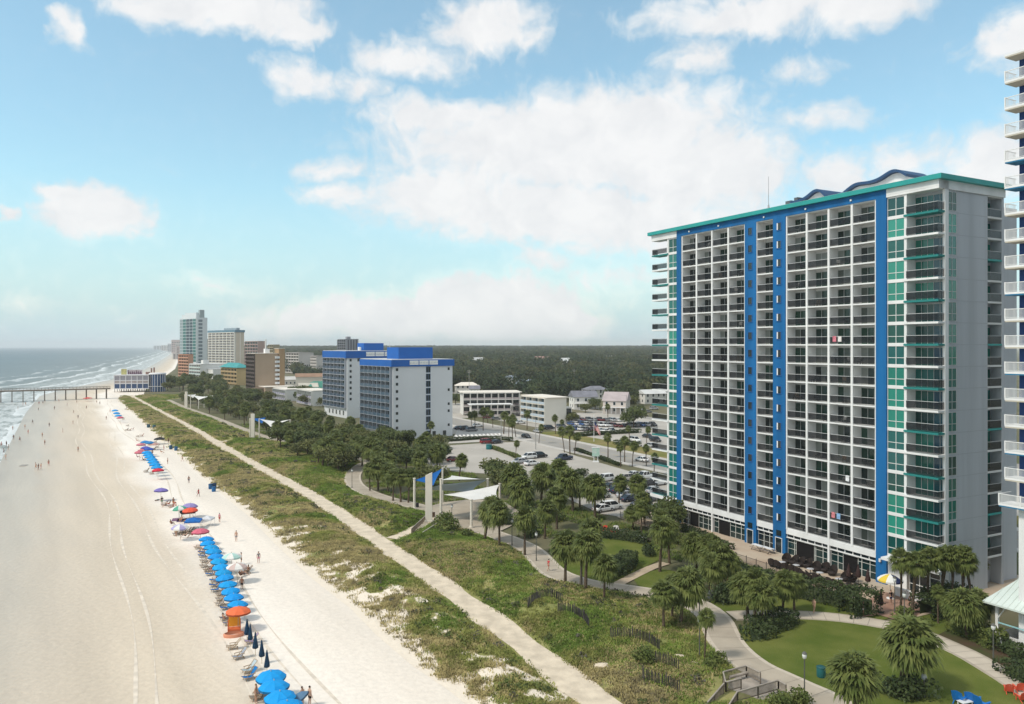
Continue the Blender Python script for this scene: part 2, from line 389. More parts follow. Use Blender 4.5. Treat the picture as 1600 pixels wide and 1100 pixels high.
def sand_mat():
    m = bpy.data.materials.new('beach_sand'); m.use_nodes = True; nt = m.node_tree; N = nt.nodes; L = nt.links; b = N['Principled BSDF']
    at = N.new('ShaderNodeAttribute'); at.attribute_name = 'inland'
    tc = N.new('ShaderNodeTexCoord')
    def nz(scale, det, vec=None):
        n = N.new('ShaderNodeTexNoise'); n.inputs['Scale'].default_value = scale; n.inputs['Detail'].default_value = det
        L.new(vec or tc.outputs['Object'], n.inputs['Vector']); return n
    mp = N.new('ShaderNodeMapping'); mp.vector_type = 'TEXTURE'; mp.inputs['Rotation'].default_value = (0,0,R(32)); mp.inputs['Scale'].default_value = (1,12,1); L.new(tc.outputs['Object'], mp.inputs[0])
    streak = nz(.22, 5, mp.outputs[0]); blot = nz(.045, 6); fine = nz(1.6, 5)
    # metres from the waterline, frayed
    ad = N.new('ShaderNodeMath'); ad.operation = 'MULTIPLY_ADD'; L.new(blot.outputs[0], ad.inputs[0]); ad.inputs[1].default_value = 11; L.new(at.outputs['Fac'], ad.inputs[2])
    wet = N.new('ShaderNodeValToRGB'); e = wet.color_ramp.elements
    mr = N.new('ShaderNodeMapRange'); mr.inputs[1].default_value = 0; mr.inputs[2].default_value = 80; L.new(ad.outputs[0], mr.inputs[0]); L.new(mr.outputs[0], wet.inputs[0])
    e[0].position = 0; e[0].color = (.36,.31,.255,1); e[1].position = 1; e[1].color = (.78,.70,.61,1)
    for pos, c in ((.13,(.49,.42,.335)), (.27,(.57,.485,.385)), (.42,(.62,.525,.41)), (.49,(.66,.565,.455)), (.56,(.84,.765,.68)), (.68,(.76,.68,.59))):
        x = wet.color_ramp.elements.new(pos); x.color = (*c, 1)
    mx = N.new('ShaderNodeMix'); mx.data_type = 'RGBA'; mx.blend_type = 'MULTIPLY'; mx.inputs[0].default_value = 1
    s2 = N.new('ShaderNodeMapRange'); s2.inputs[1].default_value = .35; s2.inputs[2].default_value = .65; s2.inputs[3].default_value = .92; s2.inputs[4].default_value = 1.03
    L.new(streak.outputs[0], s2.inputs[0]); L.new(wet.outputs[0], mx.inputs[6]); L.new(s2.outputs[0], mx.inputs[7])
    mx2 = N.new('ShaderNodeMix'); mx2.data_type = 'RGBA'; mx2.blend_type = 'MULTIPLY'; mx2.inputs[0].default_value = 1
    s3 = N.new('ShaderNodeMapRange'); s3.inputs[1].default_value = .3; s3.inputs[2].default_value = .7; s3.inputs[3].default_value = .93; s3.inputs[4].default_value = 1.04
    L.new(fine.outputs[0], s3.inputs[0]); L.new(mx.outputs[2], mx2.inputs[6]); L.new(s3.outputs[0], mx2.inputs[7])
    L.new(mx2.outputs[2], b.inputs['Base Color'])
    rr = N.new('ShaderNodeMapRange'); rr.inputs[1].default_value = 16; rr.inputs[2].default_value = 40; rr.inputs[3].default_value = .35; rr.inputs[4].default_value = .95; L.new(ad.outputs[0], rr.inputs[0]); L.new(rr.outputs[0], b.inputs['Roughness'])
    b.inputs['Specular IOR Level'].default_value = .2
    bp = N.new('ShaderNodeBump'); bp.inputs['Strength'].default_value = .4; bp.inputs['Distance'].default_value = .2; L.new(fine.outputs[0], bp.inputs['Height']); L.new(bp.outputs[0], b.inputs['Normal'])
    return m
def beach_cols(y):
    a = x_shore(y); b = max(x_dune(y)+14, a+40)
    return [(a-25,-1.2,-25),(a-8,-.4,-8),(a+2,-.08,2),(a+22,0,22)] + [(a+22+(b-a-22)*k/8, 0, a*0+22+(b-a-22)*k/8) for k in range(1,9)]
ys_keep = ys
ys = np.array(sorted(set(list(np.arange(-40, 620, 20.)) + list(ys))))
strips('beach', beach_cols, sand_mat(), 'inland')

def sea_mat():
    m = bpy.data.materials.new('sea_water'); m.use_nodes = True; nt = m.node_tree; N = nt.nodes; L = nt.links; b = N['Principled BSDF']
    at = N.new('ShaderNodeAttribute'); at.attribute_name = 'offshore'; tc = N.new('ShaderNodeTexCoord')
    def nz(scale, det, vec=None, rough=.6):
        n = N.new('ShaderNodeTexNoise'); n.inputs['Scale'].default_value = scale; n.inputs['Detail'].default_value = det; n.inputs['Roughness'].default_value = rough
        L.new(vec or tc.outputs['Object'], n.inputs['Vector']); return n
    def MA(op, a, b2, c=None, clamp=False):
        n = N.new('ShaderNodeMath'); n.operation = op; n.use_clamp = clamp
        for i, v in enumerate((a, b2, c)):
            if v is None: continue
            if isinstance(v, (int, float)): n.inputs[i].default_value = v
            else: L.new(v, n.inputs[i])
        return n.outputs[0]
    mp = N.new('ShaderNodeMapping'); mp.vector_type = 'TEXTURE'; mp.inputs['Rotation'].default_value = (0,0,R(30)); mp.inputs['Scale'].default_value = (1,4.5,1); L.new(tc.outputs['Object'], mp.inputs[0])
    warp = nz(.022, 5, mp.outputs[0])
    ph = MA('MULTIPLY_ADD', warp.outputs[0], 60.0, at.outputs['Fac'])
    # breaking lines: crests repeat every 26 m out to about 150 m
    saw = MA('FRACT', MA('DIVIDE', ph, 30.0), 0.0)
    crest = N.new('ShaderNodeMapRange'); crest.inputs[1].default_value = .60; crest.inputs[2].default_value = .97; L.new(saw, crest.inputs[0])
    brk = nz(.05, 7, mp.outputs[0], .7)
    fade = N.new('ShaderNodeMapRange'); fade.inputs[1].default_value = 15; fade.inputs[2].default_value = 150; fade.inputs[3].default_value = .26; fade.inputs[4].default_value = -.16; L.new(at.outputs['Fac'], fade.inputs[0])
    f1 = MA('MULTIPLY', crest.outputs[0], MA('MULTIPLY', MA('ADD', brk.outputs[0], MA('SUBTRACT', fade.outputs[0], .45)), 7.0, clamp=True))
    edge = N.new('ShaderNodeMapRange'); edge.inputs[1].default_value = 0; edge.inputs[2].default_value = 60; edge.inputs[3].default_value = .75; edge.inputs[4].default_value = 0; L.new(at.outputs['Fac'], edge.inputs[0])
    lace = nz(.25, 6, mp.outputs[0], .7)
    f2 = MA('MULTIPLY', edge.outputs[0], MA('MULTIPLY', MA('SUBTRACT', lace.outputs[0], .38), 6.0, clamp=True))
    foam = MA('MAXIMUM', f1, f2, clamp=True)
    cr = N.new('ShaderNodeValToRGB'); e = cr.color_ramp.elements
    mr = N.new('ShaderNodeMapRange'); mr.inputs[1].default_value = 0; mr.inputs[2].default_value = 900; L.new(at.outputs['Fac'], mr.inputs[0]); L.new(mr.outputs[0], cr.inputs[0])
    e[0].position = 0; e[0].color = (.22,.225,.19,1); e[1].position = 1; e[1].color = (.055,.085,.10,1)
    x = cr.color_ramp.elements.new(.12); x.color = (.15,.17,.165,1)
    x = cr.color_ramp.elements.new(.4); x.color = (.085,.12,.13,1)
    patch = nz(.006, 5, mp.outputs[0])
    pm = N.new('ShaderNodeMix'); pm.data_type = 'RGBA'; pm.blend_type = 'MULTIPLY'; pm.inputs[0].default_value = 1
    pr = N.new('ShaderNodeMapRange'); pr.inputs[1].default_value = .3; pr.inputs[2].default_value = .7; pr.inputs[3].default_value = .8; pr.inputs[4].default_value = 1.15; L.new(patch.outputs[0], pr.inputs[0])
    L.new(cr.outputs[0], pm.inputs[6]); L.new(pr.outputs[0], pm.inputs[7])
    mx = N.new('ShaderNodeMix'); mx.data_type = 'RGBA'; L.new(foam, mx.inputs[0]); L.new(pm.outputs[2], mx.inputs[6]); mx.inputs[7].default_value = (.72,.72,.70,1)
    L.new(mx.outputs[2], b.inputs['Base Color'])
    b.inputs['Roughness'].default_value = .4; b.inputs['Specular IOR Level'].default_value = .25
    wv = nz(.35, 6, mp.outputs[0]); bp = N.new('ShaderNodeBump'); bp.inputs['Strength'].default_value = .9; bp.inputs['Distance'].default_value = .7; L.new(wv.outputs[0], bp.inputs['Height']); L.new(bp.outputs[0], b.inputs['Normal'])
    return m
strips('sea', lambda y: [(x_shore(y)-d, -.13, d) for d in (22000, 6000, 2500, 1200, 900, 600, 400, 250, 150, 90, 60, 35, 15, 0, -10)], sea_mat(), 'offshore')
ys = ys_keep

# ------------------------------------------------------------------ dune field
PXY = np.vstack([PROML, PROM2]); PXY = PXY[np.argsort(PXY[:,1])]
def x_prom(y): return np.interp(y, PXY[:,1], PXY[:,0])
def dune_h(X, Y):
    xd = x_dune(Y); xp = x_prom(Y)
    e1 = np.clip((X-xd-1)/7, 0, 1); e2 = np.clip((xp-3.0-X)/5, 0, 1)
    e3 = np.clip((dist_line(X, Y, PATHL)-2.2)/4, 0, 1)
    h = e1*e2*e3*(0.25 + 1.3*fbm(X, Y, 9, 3)**1.5)
    for l in LINKS: h = h*np.clip((dist_line(X, Y, l)-1.6)/3, 0, 1)
    return h
def dune_mat():
    m = bpy.data.materials.new('dune_soil'); m.use_nodes = True; nt = m.node_tree; N = nt.nodes; L = nt.links; b = N['Principled BSDF']
    tc = N.new('ShaderNodeTexCoord'); at = N.new('ShaderNodeAttribute'); at.attribute_name = 'cover'
    def nz(s, d):
        n = N.new('ShaderNodeTexNoise'); n.inputs['Scale'].default_value = s; n.inputs['Detail'].default_value = d; L.new(tc.outputs['Object'], n.inputs[0]); return n
    a = nz(.12, 6); c = nz(.9, 5)
    g = N.new('ShaderNodeValToRGB'); e = g.color_ramp.elements
    e[0].position = .3; e[0].color = (.14,.175,.05,1); e[1].position = .7; e[1].color = (.36,.30,.145,1)
    x = g.color_ramp.elements.new(.5); x.color = (.25,.25,.09,1)
    L.new(a.outputs[0], g.inputs[0])
    ad = N.new('ShaderNodeMath'); ad.operation = 'MULTIPLY_ADD'; L.new(c.outputs[0], ad.inputs[0]); ad.inputs[1].default_value = 1.1; L.new(at.outputs['Fac'], ad.inputs[2])
    mr = N.new('ShaderNodeMapRange'); mr.inputs[1].default_value = .80; mr.inputs[2].default_value = 1.05; L.new(ad.outputs[0], mr.inputs[0])
    mx = N.new('ShaderNodeMix'); mx.data_type = 'RGBA'; L.new(mr.outputs[0], mx.inputs[0]); mx.inputs[6].default_value = (.74,.65,.54,1); L.new(g.outputs[0], mx.inputs[7])
    L.new(mx.outputs[2], b.inputs['Base Color']); b.inputs['Roughness'].default_value = .95; b.inputs['Specular IOR Level'].default_value = .1
    bp = N.new('ShaderNodeBump'); bp.inputs['Strength'].default_value = .6; bp.inputs['Distance'].default_value = .3; L.new(c.outputs[0], bp.inputs['Height']); L.new(bp.outputs[0], b.inputs['Normal'])
    return m
def cover_of(X, Y):
    """0 bare sand .. 1 fully overgrown"""
    xd = x_dune(Y); f = (X-xd)
    edge = np.clip((f + 5*(fbm(X, Y, 6, 21)-.5))/5.0, 0, 1)
    near = np.clip((175-Y)/70, 0, 1)
    bare = (fbm(X, Y, 2.2, 31, 5) - .485)*9*np.clip((13-f)/7, 0, 1)*near
    return np.clip(edge - np.clip(bare, 0, 1)*.95, 0, 1)
yy = np.r_[np.arange(45, 220, .8), np.arange(220, 500, 2.5)]
nu = 90
Y2 = np.repeat(yy, nu+1); uu = np.tile(np.linspace(0, 1, nu+1), len(yy))
X2 = x_dune(Y2)-1 + (x_prom(Y2)+.5 - x_dune(Y2)+1)*uu
Z2 = .012 + dune_h(X2, Y2); Z2[uu > .999] = -.03
idx = np.arange(len(yy)*(nu+1)).reshape(len(yy), nu+1)
Fd = np.stack([idx[:-1,:-1], idx[:-1,1:], idx[1:,1:], idx[1:,:-1]], -1).reshape(-1, 4)
me = npmesh('dune', np.c_[X2, Y2, Z2], Fd, [dune_mat()], smooth=True)
at = me.attributes.new('cover', 'FLOAT', 'POINT'); at.data.foreach_set('value', cover_of(X2, Y2).astype(np.float32))
tag(link('dune', me), kind='structure')

# sandy track along the dunes and its side links
track_m = mat('track_sand', (.60,.51,.395), .95, .1, vary=.14, scale=.6, bump=.3, bscale=2.0, detail=7)
mb = MB(); wj = 3.5 + .5*np.sin(np.arange(len(PATHL))*.9) + rng.random(len(PATHL))*.5
ribbon_mb(mb, PATHL, wj, .055)
tag(mb.build('sand_path', track_m), kind='structure')
for l in LINKS:
    mb = MB(); ribbon_mb(mb, resample(smooth_line(l), 1.5), 2.4, .075); tag(mb.build('sand_path', track_m), kind='structure')

# tyre tracks of the beach patrol
trk = mat('tyre_track_sand', (.66,.58,.485), .95, .1, vary=.12, scale=.9, detail=8)
mb = MB()
for kk, (off, w) in enumerate(((33,.42),(35.1,.42),(41,.38),(43,.38),(24.5,.4),(26.4,.4))):
    yy_ = np.arange(60, 470, 3.); ln = np.c_[x_shore(yy_)+off+1.5*np.sin(yy_/37+(kk//2)*2)+.7*np.sin(yy_/11+(kk//2)*3), yy_]
    ribbon_mb(mb, ln, w*(.6+.4*np.sin(yy_/5+off)), .010+.004*kk)
tag(mb.build('beach_markings', trk), kind='structure')
# promenade, side paths
conc = mat('path_concrete', (.40,.345,.275), .9, .2, vary=.09, scale=.35, detail=8)
conc2 = mat('path_border', (.51,.445,.365), .9, .2, vary=.06, scale=.6)
mb = MB(); ribbon_mb(mb, PROML, 3.9, .10, 0, h=.2); ribbon_mb(mb, PROML, .55, .106, 1, off=1.75); ribbon_mb(mb, PROML, .45, .106, 1, off=-1.75)
tag(mb.build('promenade', [conc, conc2]), kind='structure')
mb = MB(); ribbon_mb(mb, PROM2, 3.4, .09, 0, h=.2); tag(mb.build('promenade', [conc]), kind='structure')
mb = MB(); ribbon_mb(mb, BRL, 2.9, .08, 0, h=.15); ribbon_mb(mb, BRL, .3, .085, 1, off=1.3); ribbon_mb(mb, BRL, .3, .085, 1, off=-1.3)
tag(mb.build('garden_path', [conc2, conc]), kind='structure')
mb = MB(); ribbon_mb(mb, FOOTL, 1.6, .07, 0); tag(mb.build('garden_path', [mat('foot_sand', (.46,.37,.27), .9, .1, vary=.1, scale=.6)]), kind='structure')
joint = mat('slab_joint', (.25,.22,.185), .95, .1)
def joints(line, w, z, step):
    p = np.asarray(line); t = np.gradient(p, axis=0); t /= np.linalg.norm(t, axis=1)[:,None]; nr = np.c_[-t[:,1], t[:,0]]; mb = MB()
    for k in range(2, len(p)-2, step):
        a = p[k]+nr[k]*w/2; b = p[k]-nr[k]*w/2; d = t[k]*.025; mb.quad((*(a-d),z),(*(b-d),z),(*(b+d),z),(*(a+d),z))
    tag(mb.build('path_markings', joint), kind='structure')
joints(PROML, 3.9, .112, 2); joints(BRL, 2.9, .091, 1)
# paved square under the sails
sq = [G(*p) for p in [(655,797),(690,786),(740,780),(790,786),(812,800),(800,822),(770,836),(735,832),(700,822)]]
mb = MB(); mb.poly(sq, .112); tag(mb.build('sail_square_paving', conc), kind='structure')

# lawns
lawn_m = mat('lawn_grass', (.085,.118,.02), .95, .1, color2=(.142,.158,.038), scale=.22, detail=9, bump=.5, bscale=9)
def lawn(px, z=.03):
    mb = MB(); mb.poly([tuple(p) for p in smooth_line([G(*p) for p in px] + [G(*px[0])], 2)[:-1]], z); tag(mb.build('lawn', lawn_m), kind='structure')
lawn([(1135,1000),(1150,985),(1180,968),(1240,963),(1330,970),(1400,983),(1450,1003),(1520,1032),(1600,1082),(1660,1130),(1500,1180),(1330,1140),(1260,1080),(1190,1040)])
lawn([(1105,945),(1140,915),(1240,915),(1330,925),(1400,955),(1380,974),(1300,966),(1200,960),(1140,962)], .022)
lawn([(880,850),(930,835),(990,838),(1030,850),(1040,870),(1010,885),(965,910),(930,915),(885,900),(865,885)], .026)
lawn([(990,905),(1020,890),(1050,890),(1090,910),(1080,935),(1040,927),(1000,920)], .024)
lawn([(1400,975),(1450,955),(1520,965),(1560,1000),(1620,1050),(1620,1090),(1500,1020),(1440,988)], .021)
scrub_m = mat('bed_mulch', (.085,.055,.035), .95, .1, color2=(.06,.07,.025), scale=.5, detail=6)
mb = MB(); mb.poly([G(*p) for p in [(1450,1000),(1480,985),(1540,1000),(1640,1060),(1640,1085),(1560,1045),(1500,1018)]], .045); tag(mb.build('planting_ground', scrub_m), kind='structure')

# tower plaza, lots, streets
pave = mat('plaza_pavers', (.42,.31,.225), .9, .2, color2=(.50,.42,.325), scale=.18, detail=5)
mb = MB(); mb.add([(*TS(t,s),.06) for t,s in [(-9,-7.5),(8,-7.8),(24,-9.5),(42,-9.5),(52,-8),(52,20),(-9,20)]], [(0,1,2,3,4,5,6)])
tag(mb.build('plaza_paving', pave), kind='structure')
mb = MB(); mb.poly([G(*p) for p in [(1378,925),(1440,935),(1450,955),(1410,972),(1375,962),(1340,965),(1345,945)]], .066); tag(mb.build('plaza_paving', mat('brick_pavers', (.30,.17,.12), .9, .2, color2=(.37,.25,.19), scale=.4)), kind='structure')
asph = mat('lot_asphalt', (.37,.34,.30), .95, .2, color2=(.45,.415,.37), scale=.06, detail=9)
road_m = mat('road_asphalt', (.27,.25,.225), .95, .2, color2=(.33,.31,.28), scale=.05, detail=8)
walk_m = mat('sidewalk_concrete', (.47,.44,.40), .9, .2, vary=.07, scale=.3)
white_line = mat('road_paint', (.75,.74,.70), .8, .2)
LOT = [(640,716),(690,697),(760,692),(838,690),(902,713),(1000,741),(1075,763),(1100,800),(1060,812),(1000,812),(940,803),(870,772),(780,741),(720,738),(660,728)]
mb = MB(); mb.poly([G(*p) for p in LOT], .012); tag(mb.build('parking_lot', asph), kind='structure')
mb = MB()
for k in range(26):
    t0 = -150 + k*2.9
    for s in (8.0,):
        a = TS(t0, s); b = TS(t0, s+5.0); d = U*.06
        mb.quad((a[0],a[1],.018),(a[0]+d[0],a[1]+d[1],.018),(b[0]+d[0],b[1]+d[1],.018),(b[0],b[1],.018))
tag(mb.build('parking_markings', white_line), kind='structure')
def strip_ts(name, s0, s1, t0, t1, z, m, h=0):
    mb = MB(); pts = [TS(t0,s0), TS(t1,s0), TS(t1,s1), TS(t0,s1)]
    if h: mb.poly(pts, z-h, 0, h)
    else: mb.poly(pts, z)
    return tag(mb.build(name, m), kind='structure')
strip_ts('street', 35, 47, -900, 90, .0, road_m)
strip_ts('sidewalk', 32.6, 35, -900, 90, .11, walk_m, .14)
strip_ts('sidewalk', 47, 49.6, -900, 90, .11, walk_m, .14)
mb = MB()
for k in range(100):
    a = TS(-480+k*6, 40.94); b = TS(-480+k*6+3, 40.94); d = Vv*.12
    mb.quad((a[0],a[1],.008),(b[0],b[1],.008),(b[0]+d[0],b[1]+d[1],.008),(a[0]+d[0],a[1]+d[1],.008))
tag(mb.build('street_markings', mat('yellow_line', (.55,.40,.08), .8, .2)), kind='structure')
strip_ts('parking_lot', 60, 120, -205, 30, -.005, asph)
strip_ts('lawn', 50, 60, -140, 30, .0, mat('verge_grass', (.14,.15,.035), .95, .1, color2=(.24,.19,.08), scale=.12, detail=8))
strip_ts('parking_lot', 49.7, 100, -290, -206, -.012, asph)
strip_ts('street', 120, 128, -700, 90, -.008, road_m)
mb = MB(); mb.poly([G(*p) for p in [(700,693),(712,678),(716,668),(800,676),(836,688),(760,690)]], .02); tag(mb.build('pool_deck', walk_m), kind='structure')
mb = MB(); mb.poly([TS(-190,14), TS(-150,14), TS(-150,33), TS(-190,33)], .006); tag(mb.build('parking_lot', asph), kind='structure')

# haze
hz = MB(); hz.box(-23500, 23500, -700, 24500, -9.5, 140)
hm = bpy.data.materials.new('haze_air'); hm.use_nodes = True
for n in list(hm.node_tree.nodes):
    if n.type != 'OUTPUT_MATERIAL': hm.node_tree.nodes.remove(n)
pv = hm.node_tree.nodes.new('ShaderNodeVolumePrincipled'); pv.inputs['Color'].default_value = (.94,.97,.99,1); pv.inputs['Density'].default_value = HAZE
pv.inputs['Anisotropy'].default_value = 0.0
hm.node_tree.links.new(pv.outputs[0], hm.node_tree.nodes['Material Output'].inputs['Volume'])
if HAZE > 0: tag(hz.build('haze', hm), 'pale sea haze filling the air over the whole coast', 'haze', kind='stuff')
# ------------------------------------------------------------------ shared building materials
white_p = mat('white_render', (.74,.74,.735), .8, .25, vary=.07, scale=.5, detail=8, sz=.12)
offw = mat('party_wall_render', (.66,.66,.65), .85, .2, vary=.05, scale=.3)
blue_p = mat('blue_render', (.007,.118,.315), .75, .25, vary=.16, scale=.45, detail=9, sz=.07)
teal_p = mat('teal_metal', (.02,.30,.28), .5, .4, vary=.06, scale=.5)
teal_d = mat('teal_slab', (.02,.20,.19), .6, .3)
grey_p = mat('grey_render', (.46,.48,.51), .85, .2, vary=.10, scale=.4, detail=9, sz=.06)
dark_rail = mat('dark_railing', (.022,.022,.027), .5, .4)
pale_rail = mat('pale_top_rail', (.50,.51,.51), .5, .4)
def glass(name, cols, rough=.08):
    m = mat(name, cols[0], rough, .6, rnd=cols)
    return m
gl_green = glass('green_glass', [(.010,.07,.055),(.012,.13,.10),(.03,.27,.20),(.006,.045,.045),(.02,.19,.16),(.012,.09,.09)])
gl_door = glass('patio_glass', [(.008,.035,.025),(.010,.055,.035),(.016,.026,.026),(.006,.02,.02),(.02,.07,.045),(.035,.045,.045)], .12)
gl_dark = mat('dark_glass', (.012,.022,.028), .08, .6)
gl_lobby = glass('lobby_glass', [(.006,.028,.030),(.008,.05,.042),(.012,.02,.024)], .08)
roof_w = mat('flat_roof_membrane', (.60,.60,.585), .9, .2, vary=.08, scale=.15)
black_m = mat('black_metal', (.018,.018,.02), .5, .4)
white_m = mat('white_metal', (.75,.75,.74), .5, .35)

# ------------------------------------------------------------------ the blue and white tower
def tower():
    T = empty('hotel_tower', 'tall white and blue balcony tower with teal roof edge beside the beach park', 'hotel tower', (*P0, 0), TOWER_ROT)
    NF, Z0, FH = 17, 4.05, 2.815
    ZT = Z0 + NF*FH
    D = 1.72
    # solid core behind the balconies
    b = MB()
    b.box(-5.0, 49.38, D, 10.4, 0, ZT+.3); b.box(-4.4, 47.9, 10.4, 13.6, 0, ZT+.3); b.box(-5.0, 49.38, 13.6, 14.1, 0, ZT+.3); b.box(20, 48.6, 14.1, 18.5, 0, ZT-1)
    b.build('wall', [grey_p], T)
    # faint joint lines on the flank
    j = MB()
    for i in range(1, NF+1): j.box(49.38, 49.392, 3.7, 10.4, Z0+i*FH-.04, Z0+i*FH+.04)
    j.build('wall_joint', mat('joint_grey', (.40,.415,.44), .9, .1), T)
    # white grid: slabs and party walls
    left = [.75 + 3.9125*k for k in range(5)]; right = [24.9 + 3.925*k for k in range(5)]; mid = [18.86, 22.4]
    bays = []
    g = MB()
    for gi, edges in enumerate((left, mid, right)):
        for i in range(NF+1):
            z = Z0 + i*FH
            g.box(edges[0], edges[-1], -.02, D, z-.09, z+.10)
        for k, e in enumerate(edges):
            hw = .17 if gi != 1 else .08
            z0 = 0 if (gi != 1 and k == 2) else Z0-.11
            if k == 0: a, c = e, e+hw*1.4
            elif k == len(edges)-1: a, c = e-hw*1.4, e
            else: a, c = e-hw, e+hw
            g.box(a, c, -.09, D+.01, z0, ZT+.1)
        for k in range(len(edges)-1):
            for i in range(NF): bays.append((edges[k]+.14, edges[k+1]-.14, i, gi))
    g.build('balcony_grid', white_p, T)
    # balcony doors and railings; those that show largest are parts of their own
    order = sorted(bays, key=lambda q: -(q[0] + 0.35*q[2]))
    def railing(m, x0, x1, z, y=.06):
        m.box(x0, x1, y-.03, y+.03, z+1.05, z+1.11, 1)
        m.box(x0, x1, y-.02, y+.02, z+.16, z+.20, 0)
        n = int((x1-x0)/.115)
        for k in range(n+1):
            x = x0 + (x1-x0)*k/n
            m.add([(x-.018,y,z+.18),(x+.018,y,z+.18),(x+.018,y,z+1.06),(x-.018,y,z+1.06)], [(0,1,2,3)], 0)
            m.add([(x,y-.018,z+.18),(x,y+.018,z+.18),(x,y+.018,z+1.06),(x,y-.018,z+1.06)], [(0,1,2,3)], 0)
        # dark mesh screen behind the bars
        m.add([(x0,y+.03,z+.2),(x1,y+.03,z+.2),(x1,y+.03,z+1.0),(x0,y+.03,z+1.0)], [(0,1,2,3)], 2)
    screen = bpy.data.materials.new('rail_screen'); screen.use_nodes = True
    nt = screen.node_tree; p = nt.nodes['Principled BSDF']; p.inputs['Base Color'].default_value = (.022,.026,.032,1); p.inputs['Roughness'].default_value = .2; p.inputs['Alpha'].default_value = .74
    RM = [dark_rail, pale_rail, screen]
    rs = MB(); ds = MB()
    rr0 = random.Random(8); DM = [gl_door, pale_rail, mat('pale_curtain', (.24,.26,.24), .35, .5), mat('dim_curtain', (.10,.12,.105), .3, .5)]
    for q, (x0, x1, i, gi) in enumerate(order):
        z = Z0 + i*FH + .11
        big = q < 100
        m = MB() if big else rs
        railing(m, x0, x1, z)
        if big: m.build('balcony_railing', RM, T)
        d = MB() if big else ds
        w = x1-x0; dx0 = x0 + .06; dx1 = x1-w*.12
        for k in range(3):
            xa = dx0+(dx1-dx0)*k/3; xb = dx0+(dx1-dx0)*(k+1)/3; c = rr0.random()
            d.quad((xa,D-.03,z),(xb,D-.03,z),(xb,D-.03,z+2.25),(xa,D-.03,z+2.25), 2 if c < .16 else 3 if c < .30 else 0)
        for k in range(4):
            x = dx0 + (dx1-dx0)*k/3
            d.box(x-.035, x+.035, D-.06, D-.035, z, z+2.25, 1)
        d.box(dx0, dx1, D-.06, D-.036, z+2.25, z+2.33, 1)
        if big: d.build('patio_door', DM, T)
    tag(rs.build('balcony_railing', RM, T), kind='stuff'); tag(ds.build('patio_door', DM, T), kind='stuff')
    # inner face of the bays is paler than the flank
    k = MB()
    for e in (left, mid, right): k.box(e[0], e[-1], D-.025, D-.002, Z0, ZT)
    k.build('bay_wall', offw, T)
    # blue shafts and beam
    s = MB()
    for a, c in ((-.47,.75),(16.4,18.86),(22.4,24.9),(40.6,42.2)): s.box(a, c, -.22, D, 0, ZT+.05)
    s.box(-.47, 42.2, -.20, D, ZT+.05, ZT+1.1)
    s.build('blue_shaft', blue_p, T)
    # little windows in the two middle shafts
    for (a, side) in ((17.63, 0), (23.65, 1)):
        for i in range(NF):
            z = Z0 + i*FH + .9
            w = MB(); w.box(a-.42, a+.42, -.235, -.222, z, z+1.15, 0)
            w.box(a-.5, a-.42, -.30, -.222, z-.06, z+1.2, 1); w.box(a+.42, a+.5, -.30, -.222, z-.06, z+1.2, 1)
            w.box(a-.42, a+.42, -.30, -.222, z+1.15, z+1.2, 1); w.box(a-.42, a+.42, -.34, -.222, z-.06, z, 1); 
            if side: w.box(a-.42, a-.2, -.28, -.24, z+.05, z+1.1, 2)
            w.build('window', [gl_dark, mat('blue_trim', (.02,.14,.42), .6, .3), white_p], T)
    # small wall lamps on the beam
    for a in (3.0, 10.4, 20.6, 28.8, 36.7):
        w = MB(); w.box(a-.12, a+.12, -.36, -.205, ZT+.42, ZT+.66); w.build('wall_lamp', white_m, T)
    # corner bays of glass and wrapped balconies, at both ends
    def corner(sign, t_sh, t_mul, t_end, ends_open):
        f = (lambda x: x)
        a, b2 = sorted((t_sh, t_mul))
        back = MB(); back.box(a, b2, .12, D, 0, ZT); back.build('wall', white_p, T)
        for i in range(NF):
            z = Z0 + i*FH
            c = MB(); w = b2-a
            c.quad((a+.05,.05,z+.2),(b2-.05,.05,z+.2),(b2-.05,.05,z+FH-.18),(a+.05,.05,z+FH-.18), 0)
            for kx in (0, .5, 1): x = a+.05+(w-.1)*kx; c.box(x-.035, x+.035, 0, .06, z+.2, z+FH-.18, 1)
            for zz in (z+.2, z+1.1, z+FH-.18): c.box(a, b2, .005, .055, zz-.035, zz+.035, 1)
            c.build('curtain_window', [gl_green, white_m], T)
        sl = MB()
        for i in range(NF+1):
            z = Z0 + i*FH
            sl.box(a, b2, -.03, .12, z-.2, z+.2)
            if i < NF:
                q = MB(); q.box(min(t_mul,t_end), max(t_mul,t_end), -.25, D, z-.14, z+.12); q.build('balcony_slab', teal_d if i % 2 == 0 else white_p, T)
        # white pier between glass and balcony, white corner pier
        p0, p1 = (t_mul-.02, t_mul+.34) if sign > 0 else (t_mul-.34, t_mul+.02)
        sl.box(p0, p1, -.08, D, 0, ZT)
        if sign > 0: sl.box(49.2, 49.55, 1.1, 1.8, 0, ZT)
        e0, e1 = (t_sh, t_end+.1) if sign > 0 else (t_end-.1, t_sh)
        sl.box(e0, e1, -.24, D-.01, ZT+.0, ZT+1.1)
        sl.build('corner_frame', white_p, T)
        x0, x1 = (p1, t_end-.1) if sign > 0 else (t_end+.1, p0)
